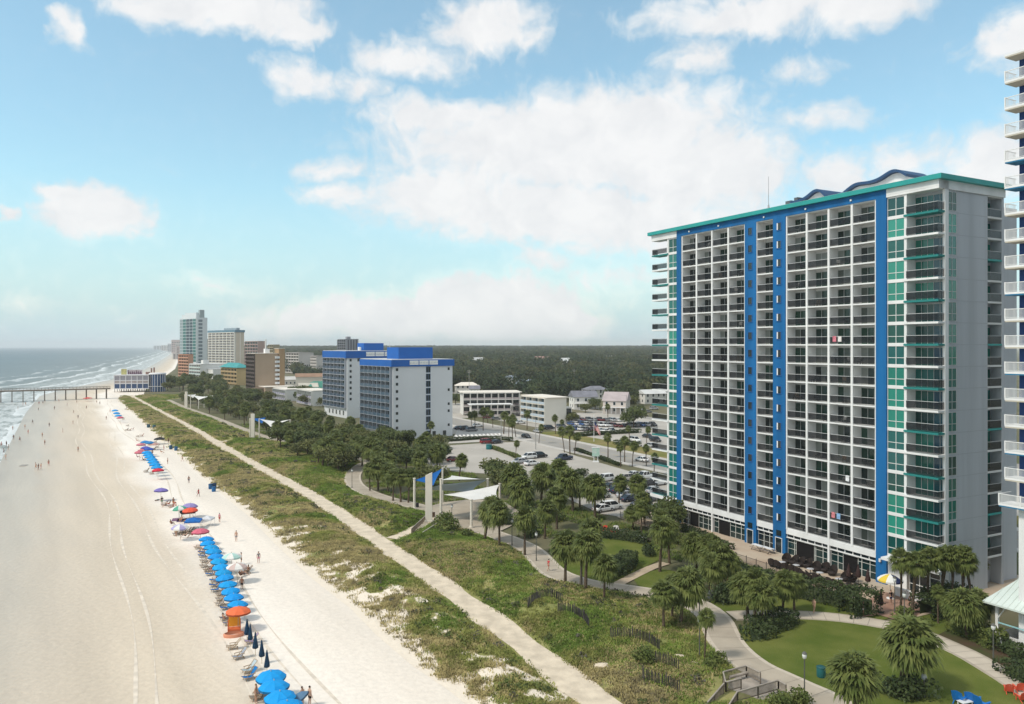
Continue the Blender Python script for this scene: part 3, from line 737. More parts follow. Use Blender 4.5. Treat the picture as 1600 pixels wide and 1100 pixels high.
        for i in range(NF):
            z = Z0 + i*FH + .12
            r = MB(); railing(r, x0, x1, z, -.18)
            xe = t_end-.08 if sign > 0 else t_end+.08
            n = 10
            r.box(xe-.03, xe+.03, -.18, 1.1, z+1.05, z+1.11, 1)
            for k in range(n+1):
                y = -.18 + 1.28*k/n
                r.add([(xe,y-.018,z+.1),(xe,y+.018,z+.1),(xe,y+.018,z+1.06),(xe,y-.018,z+1.06)], [(0,1,2,3)], 0)
            r.add([(xe,-.18,z+.1),(xe,1.1,z+.1),(xe,1.1,z+1),(xe,-.18,z+1)], [(0,1,2,3)], 2)
            r.build('corner_railing', RM, T)
            w = MB()
            d0, d1 = (x0+.05, x1-.05) if sign > 0 else (max(x0, -4.9), x1-.05)
            n = 5
            for k in range(n):
                xa = d0+(d1-d0)*k/n; xb = d0+(d1-d0)*(k+1)/n
                w.quad((xa,D-.04,z),(xb,D-.04,z),(xb,D-.04,z+2.35),(xa,D-.04,z+2.35), 0 if k < 3 else 1)
                w.box(xa-.03, xa+.03, D-.07, D-.045, z, z+2.35, 2)
            w.box(d0, d1, D-.07, D-.046, z+2.3, z+2.4, 2)
            w.build('corner_window', [gl_green, glass('corner_blue_glass', [(.012,.05,.085),(.02,.09,.13),(.012,.07,.07)]), pale_rail], T)
    corner(1, 42.2, 44.72, 49.5, True)
    corner(-1, -.47, -2.95, -7.6, True)
    # flank: strip of green windows and a column of recessed balconies
    for i in range(NF):
        z = Z0 + i*FH
        w = MB(); w.quad((49.40,1.85,z+.22),(49.40,3.6,z+.22),(49.40,3.6,z+FH-.2),(49.40,1.85,z+FH-.2),0)
        for y in (1.85, 2.7, 3.6): w.box(49.395, 49.44, y-.035, y+.035, z+.2, z+FH-.2, 1)
        for zz in (z+.2, z+1.15, z+FH-.2): w.box(49.395, 49.43, 1.82, 3.63, zz-.03, zz+.03, 1)
        w.build('flank_window', [gl_green, pale_rail], T)
        w = MB(); w.quad((47.92,10.5,z+.12),(47.92,13.5,z+.12),(47.92,13.5,z+2.3),(47.92,10.5,z+2.3),0)
        for y in (10.5, 11.5, 12.5, 13.5): w.box(47.925, 47.96, y-.03, y+.03, z+.12, z+2.3, 1)
        w.build('flank_door', [gl_green, pale_rail], T)
        r = MB(); r.box(49.28, 49.34, 10.4, 13.6, z+1.15, z+1.21, 1)
        for k in range(27):
            y = 10.45+3.1*k/26; r.add([(49.31,y-.018,z+.14),(49.31,y+.018,z+.14),(49.31,y+.018,z+1.16),(49.31,y-.018,z+1.16)], [(0,1,2,3)], 0)
        r.add([(49.33,10.42,z+.14),(49.33,13.58,z+.14),(49.33,13.58,z+1.1),(49.33,10.42,z+1.1)], [(0,1,2,3)], 2)
        r.build('flank_railing', RM, T)
    for i in range(NF+1): q = MB(); q.box(47.9, 49.40, 10.39, 13.61, Z0+i*FH-.13, Z0+i*FH+.12); q.build('flank_slab', teal_p if i % 4 == 2 else offw, T)
    # frieze and roof
    fr = MB(); fr.box(49.3, 49.6, -.2, 14.1, ZT+.02, ZT+1.1); fr.box(42.25, 49.6, -.26, -.2, ZT+.3, ZT+1.1); 
    fr.build('frieze', white_p, T); fr = MB(); fr.box(-7.7, -.5, -.26, -.2, ZT+.3, ZT+1.1); fr.box(-7.7,-4.9,-.2,14,ZT+.3,ZT+1.1); fr.build('frieze', white_p, T)
    r = MB(); r.box(-8.3, 50.2, -.75, 14.6, ZT+1.1, ZT+1.72); r.build('roof_edge', teal_p, T)
    r = MB(); r.box(-8.1, 50.0, -.55, 14.4, ZT+1.72, ZT+1.78); r.build('roof_deck', roof_w, T)
    # wave-shaped screens on the roof
    def wave(t0, t1, prof, sy):
        n = 28; m = MB(); zb = ZT+1.78; top = []
        for k in range(n+1):
            u = k/n; x = t0+(t1-t0)*u; top.append((x, zb + np.interp(u, [q[0] for q in prof], [q[1] for q in prof])))
        sm = [top[0]] + [(top[k][0], (top[k-1][1]+2*top[k][1]+top[k+1][1])/4) for k in range(1, n)] + [top[-1]]
        for _ in range(5): sm = [sm[0]] + [(sm[k][0], (sm[k-1][1]+2*sm[k][1]+sm[k+1][1])/4) for k in range(1, n)] + [sm[-1]]
        for y0, y1, dz0, dz1, mi in ((sy, sy+4, None, -.05, 0), (sy-.7, sy+4.6, 0, .38, 1)):
            for k in range(n):
                (xa, za), (xb, zc) = sm[k], sm[k+1]
                lo = (zb, zb) if dz0 is None else (za+dz0, zc+dz0)
                hi = (za+dz1, zc+dz1)
                vs = [(xa,y0,lo[0]),(xb,y0,lo[1]),(xb,y1,lo[1]),(xa,y1,lo[0]),(xa,y0,hi[0]),(xb,y0,hi[1]),(xb,y1,hi[1]),(xa,y1,hi[0])]
                m.add(vs, [(0,3,2,1),(4,5,6,7),(0,1,5,4),(2,3,7,6)] + ([(3,0,4,7)] if k == 0 else []) + ([(1,2,6,5)] if k == n-1 else []), mi)
        m.build('roof_screen', [white_p, mat('navy_wave_roof', (.015,.055,.14), .4, .5)], T)
    wave(33.2, 43.6, [(0,.1),(.22,1.35),(.45,1.05),(.60,1.2),(.78,2.1),(.88,2.0),(1,1.0)], 2.6)
    wave(23.8, 30.6, [(0,.5),(.25,.5),(.45,.8),(.66,1.6),(.82,1.6),(1,.3)], 2.6)
    h = MB(); h.box(21.5,22.6,3.5,5.2,ZT+1.78,ZT+3.2); h.box(22.8,23.5,4,5,ZT+1.78,ZT+3.6); h.box(20.4,21.0,3.6,4.6,ZT+1.78,ZT+2.7); h.build('roof_machine', mat('machine_grey', (.10,.11,.12), .6, .4), T)
    a = MB(); a.tube((19.2,2.2,ZT+1.78),(19.2,2.2,ZT+2.9),.22,.12); a.tube((19.2,2.2,ZT+2.9),(19.2,2.2,ZT+7.5),.05,.03,6); a.build('antenna', mat('mast_grey', (.35,.36,.37), .5, .4), T)
    # ground floor
    def store(x0, x1, nb, openings=()):
        st = MB()
        st.box(x0, x1, .40, .46, 0, 2.62, 0); 
        st.build('storefront', [gl_lobby], T)
        fm = MB()
        for k in range(nb+1):
            x = x0+(x1-x0)*k/nb; fm.box(x-.05, x+.05, .33, .39, 0, 2.6)
        for z in (.06, 1.0, 2.0): fm.box(x0, x1, .34, .385, z-.03, z+.03)
        fm.build('storefront_frame', mat('frame_cream', (.55,.56,.53), .6, .3), T)
        for (oa, ob) in openings:
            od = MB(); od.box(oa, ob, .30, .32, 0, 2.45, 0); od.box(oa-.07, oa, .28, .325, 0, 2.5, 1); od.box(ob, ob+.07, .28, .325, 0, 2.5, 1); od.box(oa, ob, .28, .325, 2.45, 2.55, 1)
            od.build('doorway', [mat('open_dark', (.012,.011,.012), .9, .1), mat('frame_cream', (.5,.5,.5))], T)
        tr = MB(); tr.box(x0, x1, .2, .26, 2.76, 3.22, 0)
        n2 = max(2, nb)
        for k in range(n2+1): x = x0+(x1-x0)*k/n2; tr.box(x-.06, x+.06, .14, .195, 2.76, 3.22, 1)
        tr.build('transom_window', [gl_dark, white_m], T)
    store(.75, 16.4, 12, ((2.6,4.9),(9.9,12.6))); store(24.9, 40.6, 12, ((26.6,29.9),(35.0,37.4))); store(18.86, 22.4, 3)
    bd = MB()
    for a, c in ((.76,8.4),(8.68,16.39),(18.87,22.39),(24.91,32.6),(32.9,40.59)):
        bd.box(a, c, -.06, .9, 3.22, 3.95); bd.box(a, c, .0, .9, 2.62, 2.76)
    bd.build('lobby_band', white_p, T)
    for (a, c) in ((42.25, 49.3), (-7.0, -.5)):
        gw = MB(); gw.box(a, c, .55, .6, 0, 3.7, 0)
        n = int((c-a)/1.2)
        for k in range(n+1): x = a+(c-a)*k/n; gw.box(x-.05, x+.05, .49, .545, 0, 3.7, 1)
        for z in (1.0, 2.4): gw.box(a, c, .495, .54, z-.04, z+.04, 1)
        gw.build('lobby_window', [gl_lobby, white_m], T)
    cn = MB(); cn.box(42.3, 50.4, -1.5, .5, 3.66, 4.0); cn.box(49.45, 50.4, .5, 1.6, 3.66, 4.0); cn.box(-7.7, -.5, -.6, .5, 3.55, 4.1); cn.build('entrance_canopy', white_p, T)
    for (a, c) in ((17.0,18.2),(23.0,24.2)):
        dr = MB(); dr.box(a, c, -.26, -.225, 0, 2.3, 0); dr.box(a-.08, a, -.3, -.226, 0, 2.38, 1); dr.box(c, c+.08, -.3, -.226, 0, 2.38, 1); dr.box(a, c, -.3, -.226, 2.3, 2.38, 1)
        dr.box(a+.1, c-.1, -.255, -.222, 2.6, 3.5, 0)
        dr.build('door', [gl_dark, white_m], T)
    for a in (-.1, 41.4):
        w = MB(); w.tube((a,-.45,3.0),(a,-.45,3.4),.16,.16); w.box(a-.05,a+.05,-.5,-.215,2.9,3.0); w.build('wall_lamp', white_m, T)
    return T
TOWER = tower()
# towels hung on balcony rails
def towel(t, i, cols, lab):
    Z = 4.05 + i*2.815
    m = MB()
    for k, c in enumerate(cols):
        x = t + k*.75; m.box(x, x+.6, .0, .022, Z+.45, Z+1.24, k); m.box(x, x+.6, .022, .12, Z+1.225, Z+1.245, k)
    o = m.build('towel', [mat('towel_%d_%d_%d' % tuple(int(v*100) for v in c), c, .95, .1, vary=.2, scale=3) for c in cols], None, (*P0, 0), TOWER_ROT)
    tag(o, lab, 'towel')
towel(33.4, 10, [(.62,.20,.25)], 'pink towel hung on a tower balcony rail above the white one'); towel(34.3, 10, [(.70,.66,.64)], 'white towel beside the pink one on the same balcony rail')
towel(33.2, 1, [(.60,.22,.24)], 'red towel on the low balcony rail just over the lobby'); towel(34.1, 1, [(.25,.42,.65)], 'pale blue towel beside the red one over the lobby')
towel(35.6, 3, [(.75,.76,.78)], 'white towel alone on a lower balcony rail of the tower')

# chairs standing on the balconies
m = MB(); m.box(-.26,.26,-.25,.25,.38,.43); m.add([(-.26,.22,.43),(.26,.22,.43),(.26,.36,.95),(-.26,.36,.95),(-.26,.26,.43),(.26,.26,.43),(.26,.40,.95),(-.26,.40,.95)], [(0,1,2,3),(7,6,5,4),(0,3,7,4),(1,5,6,2),(2,6,7,3)])
for x_ in (-.23,.23):
    for y_ in (-.22,.22): m.box(x_-.025,x_+.025,y_-.025,y_+.025,0,.38)
    m.box(x_-.03,x_+.03,-.25,.3,.60,.64)
bcm = [m.data('balcony_chair', [mat(n_, c_, .6, .3)]) for n_, c_ in (('balcony_chair_dark', (.03,.03,.032)), ('balcony_chair_white', (.62,.62,.6)), ('balcony_chair_tan', (.28,.21,.14)))]
rq = random.Random(31)
for q_ in range(120):
    k_ = rq.randrange(8); t_ = (.75+3.9125*k_ if k_ < 4 else 24.9+3.925*(k_-4)) + rq.uniform(.7, 3.2); i_ = rq.randrange(17); ci = rq.choice([0,0,0,1,2])
    o = link('balcony_chair', bcm[ci], None, (*TS(t_, rq.uniform(.55, 1.1)), 4.05+i_*2.815+.11), TOWER_ROT+rq.uniform(-1.2, 1.2)+rq.choice([0,math.pi/2]))
    tag(o, '%s chair on a balcony of the blue and white tower' % ('small dark','small white','small tan')[ci], 'chair', '%s chairs on the tower balconies' % ('dark','white','tan')[ci])
# ------------------------------------------------------------------ tower at the edge of the frame, with white balconies
def side_tower():
    o = (52.5, 83.0)
    T = empty('balcony_tower', 'tall tower with white railed balconies and blue slabs at the edge of the park', 'hotel tower', (*o, 0), TOWER_ROT)
    FH = 2.81; zs = [15.2 + FH*k for k in range(18)]
    m = MB(); m.box(.5, 30, 2.1, 22, 14.6, zs[-1]); m.build('wall', mat('pale_grey_render', (.60,.61,.62), .85, .2, vary=.05, scale=.2), T)
    m = MB(); m.box(.42, 2.2, 1.96, 2.09, 14.7, zs[-1]-.1); m.build('blue_panel', mat('navy_render', (.012,.045,.16), .7, .3, vary=.08, scale=.3), T)
    m = MB(); m.box(1.1, 31, .6, 22, 0, 14.9); m.build('podium', white_p, T)
    for k, z in enumerate(zs):
        ext = -.5 if k == 0 else 0
        sl = MB(); sl.box(ext, 9, -.05+ext*.5, 2.05, z-.16, z+.06, 0); sl.box(ext+.05, 9, -.04+ext*.5, 2.0, z-.30, z-.16, 1 if k in (0,2,5,8,12,13) else 2)
        b = sl.build('balcony', [white_p, mat('slab_blue', (.02,.16,.30), .6, .3), mat('slab_cream', (.50,.46,.38), .7, .2)], T)
        if k == 17: continue
        r = MB(); y = .0+ext*.5
        r.box(ext+.02, 9, y-.03, y+.04, z+1.03, z+1.1); r.box(ext+.02, 9, y-.02, y+.03, z+.13, z+.17)
        for q in range(75): x = ext+.05+q*.12; r.add([(x-.02,y,z+.1),(x+.02,y,z+.1),(x+.02,y,z+1.05),(x-.02,y,z+1.05)], [(0,1,2,3)])
        for q in range(17): yy = y+q*.12; r.add([(ext+.05,yy-.02,z+.1),(ext+.05,yy+.02,z+.1),(ext+.05,yy+.02,z+1.05),(ext+.05,yy-.02,z+1.05)], [(0,1,2,3)])
        r.box(ext+.02, ext+.1, y, 2.0, z+1.03, z+1.1)
        for q in range(5): x = ext+.05+q*2.2; r.box(x-.06, x+.06, y-.06, y+.06, z+.05, z+1.14)
        r.build('railing', white_m, b)
        d = MB(); d.box(2.6, 6.2, 2.05, 2.1, z+.08, z+2.3); d.build('patio_door', gl_door, T)
    return T
side_tower()

# ------------------------------------------------------------------ other buildings
def corner_frame(K, ang):
    """K = near corner on the ground; local x runs along the end wall, local y away from the camera"""
    return (K[0], K[1], 0), ang
def solve(K, ang, px, axis):
    """length along local x or y from K to the plumb line seen at photo column px"""
    a = (px-CX)/F; d = (math.cos(ang), math.sin(ang)) if axis == 'x' else (-math.sin(ang), math.cos(ang))
    return (a*K[1]-K[0])/(d[0]-a*d[1])
def height(K, py): return CAMZ + (HY-py)*K[1]/F
class Bld:
    def __init__(s, name, label, cat, K, ang, group=None):
        s.K = K; s.ang = ang; s.o = empty(name, label, cat, (K[0], K[1], 0), ang, group)
    def box(s, name, x0, x1, y0, y1, z0, z1, m, roof=None, trim=.0):
        b = MB(); b.box(x0, x1, y0, y1, z0, z1, 0); o = b.build(name, [m], s.o)
        if roof: b = MB(); b.box(x0-trim, x1+trim, y0-trim, y1+trim, z1+.003, z1+.25, 0); b.build('roof', [roof], s.o)
        return o
    def part(s, name, mb, mats): return mb.build(name, mats, s.o)
    def windows(s, face, us, zs, w, h, off=0.0, name='window', gm=None, fm=None, frame=.08, inset=0.0, cap=100):
        """one window mesh, copied: face 'x-' (plane x=off) or 'y-' (plane y=off)"""
        gm = gm or gl_dark; fm = fm or white_m
        m = MB(); m.quad((-w/2,-.02,0),(w/2,-.02,0),(w/2,-.02,h),(-w/2,-.02,h),0)
        if frame:
            f = frame
            m.box(-w/2-f, w/2+f, -.07, -.001, -f, 0, 1); m.box(-w/2-f, w/2+f, -.07, -.001, h, h+f, 1)
            m.box(-w/2-f, -w/2, -.07, -.001, 0, h, 1); m.box(w/2, w/2+f, -.07, -.001, 0, h, 1)
            if w > 1.3: m.box(-.03, .03, -.06, -.021, 0, h, 1)
        me = m.data(name, [gm, fm]); n = 0; rest = []
        for z in zs:
            for u in us:
                loc, rz = ((u, off, z), 0) if face == 'y-' else ((off, u, z), R(-90)) if face == 'x-' else ((off, u, z), R(90))
                if n < cap: link(name, me, s.o, loc, rz)
                n += 1
    def balconies(s, face, u0, u1, ncol, z0, fh, nfl, off=0.0, dep=1.2, grid=None, rail=None, door=None, railh=1.05, fin=.18, slab=.2, solid=True, name='balcony'):
        grid = grid or white_p; rail = rail or dark_rail; door = door or gl_door
        def P(b, a0, a1, d0, d1, za, zb, mi=0):
            if face == 'y-': b.box(a0, a1, off-d1, off-d0, za, zb, mi)
            elif face == 'x-': b.box(off-d1, off-d0, a0, a1, za, zb, mi)
            else: b.box(off+d0, off+d1, a0, a1, za, zb, mi)
        g = MB(); w = (u1-u0)/ncol
        for i in range(nfl+1): P(g, u0, u1, 0.002, dep, z0+i*fh-slab/2, z0+i*fh+slab/2)
        if fin:
            for k in range(ncol+1): P(g, u0+k*w-fin/2, u0+k*w+fin/2, 0.002, dep+.03, z0-slab/2, z0+nfl*fh)
        s.part('facade_grid', g, [grid])
        n = 0
        for i in range(nfl):
            for k in range(ncol):
                b = MB(); a0 = u0+k*w+fin/2+.02; a1 = u0+(k+1)*w-fin/2-.02; z = z0+i*fh+slab/2
                P(b, a0+.05*w, a1-.05*w, .004, .03, z+.02, z+fh-slab-.25, 0)
                P(b, a0, a1, dep-.1, dep-.04, z+.08, z+railh, 1)
                s.part(name, b, [door, rail]); n += 1
A7 = R(35.5)
slate = mat('slate_rail', (.13,.17,.22), .5, .4); hotel_w = mat('hotel_white', (.62,.635,.65), .85, .2, vary=.03, scale=.1); hblue = mat('hotel_blue_band', (.012,.11,.40), .7, .25, vary=.05, scale=.2)
sign_w = mat('sign_white', (.80,.80,.78), .6, .3); sign_g = mat('sign_grey', (.42,.45,.5), .7, .2)
def word_sign(B, face_x0, z0, z1, y, words, wmat=sign_w):
    """three white lettered plates; the letters are too small to read from here"""
    x = face_x0; rr = random.Random(4)
    s = MB()
    for wd in words:
        s.box(x, x+wd, y-.12, y-.02, z0, z1, 0)
        n = max(4, int(wd/.55)); st = wd/n
        for k in range(n):
            a = x+k*st+st*.2; q = rr.random()
            s.box(a, a+st*.55, y-.135, y-.121, z0+(z1-z0)*(.25+.1*q), z0+(z1-z0)*(.42+.1*q), 1)
            s.box(a, a+st*.16, y-.136, y-.1215, z0+(z1-z0)*.25, z0+(z1-z0)*.75, 1)
        x += wd+.35
    B.part('sign', s, [wmat, sign_g])
def hotels():
    # front wing
    K = (-40.5, 265.0); w = solve(K, A7, 707, 'x'); L = solve(K, A7, 566, 'y'); H = height(K, 573); HT = height(K, 562.5)
    B = Bld('hotel_wing', 'white hotel wing with blue roof band and blue rooftop box, near the parking lot', 'hotel', K, A7)
    B.box('wall', 0, w, 0, L, 0, H, hotel_w)
    b = MB(); b.box(-.9, w+.5, -.5, L+.4, H, HT); B.part('roof_band', b, hblue)
    b = MB(); b.box(-.6, w+.2, -.2, L+.1, HT+.003, HT+.2); B.part('roof', b, roof_w)
    nfl = 9; fh = (H-2.6)/nfl
    B.balconies('x-', .6, L-.2, 7, 2.6, fh, nfl, 0, 1.0, grid=mat('hotel_grid', (.30,.33,.37), .8, .2), rail=mat('blue_grey_rail', (.05,.085,.125), .4, .4), door=glass('hotel_glass', [(.012,.02,.03),(.02,.035,.05),(.03,.045,.055)]), fin=.2, slab=.16)
    zs = [2.6+fh*i+1.0 for i in range(nfl)]
    wf = mat('hotel_trim', (.5,.5,.52))
    B.windows('y-', [1.5], zs, .9, .95, -.001, frame=.05, fm=wf); B.windows('y-', [w-1.6], [zs[i] for i in (0,2,3,5,8)], .8, .9, -.001, frame=.05, fm=wf)
    B.windows('y-', [w*.58], [z-.7 for z in zs]+[.4], 1.7, 2.0, -.001, frame=.06, fm=mat('hotel_blue_trim', (.10,.2,.38)))
    B.windows('y-', [w*.68, w*.86], [.5], 1.3, 1.6, -.001, frame=.06, fm=wf)
    word_sign(B, w*.26, H+.55, HT-.25, -.5, (3.4, 3.6, 3.4))
    x0 = w*.22; x1 = w*.80; B.box('roof_house', x0, x1, 6, 15, HT+.2, HT+4.3, hblue, None)
    # rear wing
    K2 = (-73.0, 345.0); w2 = solve(K2, A7, 630, 'x'); L2 = solve(K2, A7, 507, 'y'); H2 = height(K2, 559.6); T2 = height(K2, 548.6)
    B = Bld('hotel_wing', 'white hotel wing with blue roof band standing behind the other wing, toward the pier', 'hotel', K2, A7)
    B.box('wall', 0, w2, 0, L2, 0, H2, hotel_w)
    b = MB(); b.box(-.9, w2+.5, -.5, L2+.4, H2, T2); B.part('roof_band', b, hblue)
    b = MB(); b.box(-.6, w2+.2, -.2, L2+.1, T2+.003, T2+.2); B.part('roof', b, roof_w)
    fh = (H2-4.5)/9
    B.balconies('x-', .8, L2-.3, 6, 4.5, fh, 9, 0, 1.0, grid=mat('hotel_grid2', (.38,.40,.44), .8, .2), rail=mat('navy_rail', (.035,.06,.10), .4, .4), fin=.22, slab=.22)
    zs = [4.5+fh*i+1.0 for i in range(9)]
    B.windows('y-', [1.6], zs[1:], 1.0, 1.1, -.001, frame=.05, fm=wf); B.windows('y-', [5.5], zs[-1:], 1.3, 1.3, -.001, frame=.05, fm=wf)
    B.windows('x-', [4, 8, 12, 16, 20], [1.2], 1.5, 2.0, -.001, frame=.08)
    word_sign(B, w2*.32, H2+.8, T2-.35, -.5, (4.2, 4.2, 4.2))
    B.box('roof_house', w2*.42, w2*.78, 8, 15, T2+.2, T2+3.6, hblue)
    b = MB(); b.tube((w2*.86,6,T2+.2),(w2*.86,6,T2+4.2),.12,.08); b.tube((w2*.36,9,T2+.2),(w2*.36,9,T2+1.8),.8,.8); B.part('roof_mast', b, white_m)
hotels()

def mid_buildings():
    tan = mat('tan_render', (.40,.30,.215), .85, .2, vary=.04, scale=.12); tan2 = mat('ochre_render', (.36,.24,.135), .85, .2, vary=.05, scale=.12)
    cream = mat('cream_trim', (.72,.66,.58), .8, .2); pink = mat('salmon_render', (.50,.27,.18), .85, .2, vary=.05, scale=.1)
    yel = mat('yellow_render', (.52,.38,.19), .85, .2, vary=.05, scale=.1); beige = mat('beige_render', (.58,.50,.40), .85, .2, vary=.05, scale=.1)
    w_r = mat('white_wall_aged', (.66,.655,.63), .85, .2, vary=.06, scale=.12)
    # brown block
    K = (-171.0, 526.0); A = R(33)
    K = ((399-CX)/F*520, 520.0); w = solve(K, A, 440, 'x'); L = solve(K, A, 386, 'y'); H = height(K, 552.5)
    B = Bld('apartment_block', 'tan apartment block with dark glazed sea side and white balcony ends', 'apartment block', K, A)
    B.box('wall', 0, w*.86, 0, L, 0, H, tan, cream, .5)
    B.balconies('x-', .3, L-.3, 4, 3, (H-3.4)/9, 9, 0, .8, grid=mat('brown_grid', (.10,.075,.065), .8, .2), rail=mat('brown_rail', (.09,.06,.05), .6, .3), door=gl_dark, fin=.15, slab=.15)
    B.box('stair_tower', w*.88, w*1.1, -1.2, 9, 0, H+3.2, tan2, cream, .3)
    for i in range(8):
        m = MB(); m.box(w*.74, w*.9, -1.6, -.003, 3.5+i*(H-4)/8, 5.0+i*(H-4)/8); B.part('balcony', m, white_p)
    B.box('annex', w*.12, w*1.15, -16, -.1, 0, 5.2, tan, cream, .4)
    B.box('annex', -3.2, w*.11, -13, -4, 0, 4.6, mat('brown_annex', (.22,.16,.12), .85, .2))
    B.box('roof_house', w*.45, w*.62, 5, 9, H+.25, H+3.2, white_p)
    m = MB(); m.tube((w*.5,7,H+3.2),(w*.5,7,H+9.6),.5,.5); B.part('roof_mast', m, w_r)
    # small white motels between the tan block and the white hotel
    K = ((455-CX)/F*430, 430.0); w = solve(K, A, 507, 'x')
    for (px, D, pr, pl, yt, lab) in ((448, 452, 470, 428, 609, 'low white motel with dark window strips beside the tan block'), (489, 415, 520, 466, 611, 'low white motel with a plain end wall next to the white hotel')):
        K = ((px-CX)/F*D, float(D)); w = abs(solve(K, A, pr, 'x')); L = solve(K, A, pl, 'y'); H = height(K, yt)
        B = Bld('motel', lab, 'motel', K, A); B.box('wall', 0, w, 0, L, 0, H, w_r, cream, .35)
        nfl = max(2, int(H/2.9))
        B.balconies('x-', .4, L-.4, max(3, int(L/4)), .6, (H-.9)/nfl, nfl, 0, 1.0, grid=w_r, rail=mat('lilac_rail', (.30,.29,.38), .6, .3), fin=.25, slab=.2)
        B.windows('y-', [w*.5], [H*.45], 1.0, 1.1, -.001)
    K = ((480-CX)/F*520, 520.0); B = Bld('shop_hall', 'low hall with a green hipped roof behind the white motels', 'hall', K, A)
    B.box('wall', 0, 24, 0, 16, 0, 4.0, beige); m = MB(); m.add([(-1,-1,4),(25,-1,4),(25,17,4),(-1,17,4),(7,8,8.2),(17,8,8.2)], [(0,1,5,4),(1,2,5),(2,3,4,5),(3,0,4)]); B.part('roof', m, mat('green_metal_roof', (.05,.22,.16), .6, .3, vary=.1, scale=.3))
    # teal glass high-rise with its spire
    D = 1000.0; K = ((306.5-CX)/F*D, D); A2 = R(47); w = solve(K, A2, 324, 'x'); L = solve(K, A2, 281, 'y'); H = height(K, 496)
    B = Bld('glass_high_rise', 'slim teal glass high-rise with white piers and a corner spire, up the coast', 'high-rise', K, A2)
    hw = mat('highrise_white', (.60,.64,.65), .8, .2); B.box('wall', 0, w, 0, L, 0, H, hw)
    n = 5; st = L/n
    pal = [mat('teal_glass', (.02,.13,.12), .15, .5), mat('navy_glass', (.012,.04,.06), .15, .5), mat('grey_glass', (.25,.31,.33), .3, .5)]
    for k, mi in ((0,0),(1,1),(2,1),(3,0),(4,2)):
        for i in range(14):
            b = MB(); z = 12+i*(H-13)/14; b.box(-.35, -.01, st*k+.9, st*(k+1)-.5, z, z+(H-13)/14-.7); B.part('window', b, pal[mi])
    for i in range(14):
        b = MB(); z = 4+i*(H-5)/14; b.box(w*.2, w*.55, -.3, -.01, z, z+3.0); B.part('window', b, mat('slate_glass', (.13,.18,.21), .2, .5))
    B.box('crown', 1, w*.8, 2, L-4, H, H+4.2, hw); B.box('crown', 2.5, w*.6, 5, L-10, H+4.2, H+6.5, hw)
    B.box('spire', w*.35, w*.75, .5, 4.5, H+.01, H+10, mat('spire_grey', (.30,.36,.37), .6, .3)); B.box('wing', w*1.01, w*1.5, 2, 22, 0, H*.60, mat('wing_grey', (.30,.31,.29), .8, .2))
    # cream grid hotel next to it
    D = 905.0; K = ((369-CX)/F*D, D); A3 = R(48); w = solve(K, A3, 381.5, 'x'); L = solve(K, A3, 327, 'y'); H = height(K, 515.5)
    B = Bld('grid_hotel', 'broad cream hotel with a window grid beside the teal high-rise', 'hotel', K, A3)
    B.box('wall', 0, w, 0, L, 0, H, beige)
    B.balconies('x-', 1, L-1, 7, 6, (H-9)/14, 14, 0, 2.0, grid=mat('cream_grid', (.63,.61,.55), .8, .2), rail=mat('grey_rail_far', (.28,.28,.29), .7, .2), door=mat('grey_glass_far', (.10,.11,.12), .3, .4), fin=1.1, slab=.8)
    b = MB(); b.box(-2, w+.5, -1, L+.5, H-2.6, H); B.part('roof_band', b, mat('slate_blue_band', (.12,.22,.29), .7, .2)); B.box('roof_house', 2, w*.6, 3, L*.5, H, H+2.5, mat('pale_slate', (.32,.40,.45), .7, .2))
    m = MB(); m.box(w*.45, w*.55, -.4, -.01, 0, H-3); B.part('pilaster', m, cream)
    # low blocks at the foot of those
    def block(name, lab, cat, pk, D, pr, pl, yt, ang, m, roof, cols=4, rail=None, tri=None, fl=None):
        K = ((pk-CX)/F*D, float(D)); w = abs(solve(K, ang, pr, 'x')); L = abs(solve(K, ang, pl, 'y')); H = height(K, yt)
        B = Bld(name, lab, cat, K, ang); B.box('wall', 0, w, 0, L, 0, H, m, roof, .6)
        n = fl or max(2, int(H/3.2))
        B.balconies('x-', .5, L-.5, cols, .8, (H-1.4)/n, n, 0, 1.2, grid=m, rail=rail or m, fin=.4, slab=.35)
        return B, w, L, H
    block('salmon_block', 'salmon block with an orange roof edge at the foot of the teal high-rise', 'block', 296, 800, 302, 280, 554, R(46), pink, mat('orange_edge', (.50,.22,.12), .8, .2), 4)
    teal_r = mat('teal_roof', (.045,.28,.28), .6, .3, vary=.08, scale=.2)
    B, w, L, H = block('white_block', 'white stepped block with rows of balconies beside the salmon block', 'block', 315, 690, 352, 297, 569, R(43), w_r, roof_w, 5, mat('mint_rail', (.45,.55,.52), .7, .2))
    B.box('roof_house', 3, 8, 4, 9, H+.26, H+3.5, w_r); B.box('lower_wing', w*.25, w*.95, -12, -.1, 0, H*.72, w_r, roof_w, .3)
    B, w, L, H = block('yellow_block', 'ochre yellow block under a teal roof beside the tan block', 'block', 372, 640, 388, 347, 575, R(40), yel, teal_r, 5, mat('yellow_rail', (.40,.29,.16), .8, .2))
    m = MB(); m.add([(-2,-2,H+.26),(w+2,-2,H+.26),(w+2,L+2,H+.26),(-2,L+2,H+.26),(w*.4,6,H+4),(w*.4,L-6,H+4)], [(0,1,4),(1,2,5,4),(2,3,5),(3,0,4,5)]); B.part('roof', m, teal_r)
    block('pink_hotel', 'faded pink hotel with a flat roof behind the cream grid hotel', 'hotel', 404, 1150, 416, 383, 533, R(40), mat('pink_render', (.44,.30,.26), .85, .2, vary=.1, scale=.05), cream, 5, mat('pink_rail', (.34,.24,.23), .8, .2), fl=8)
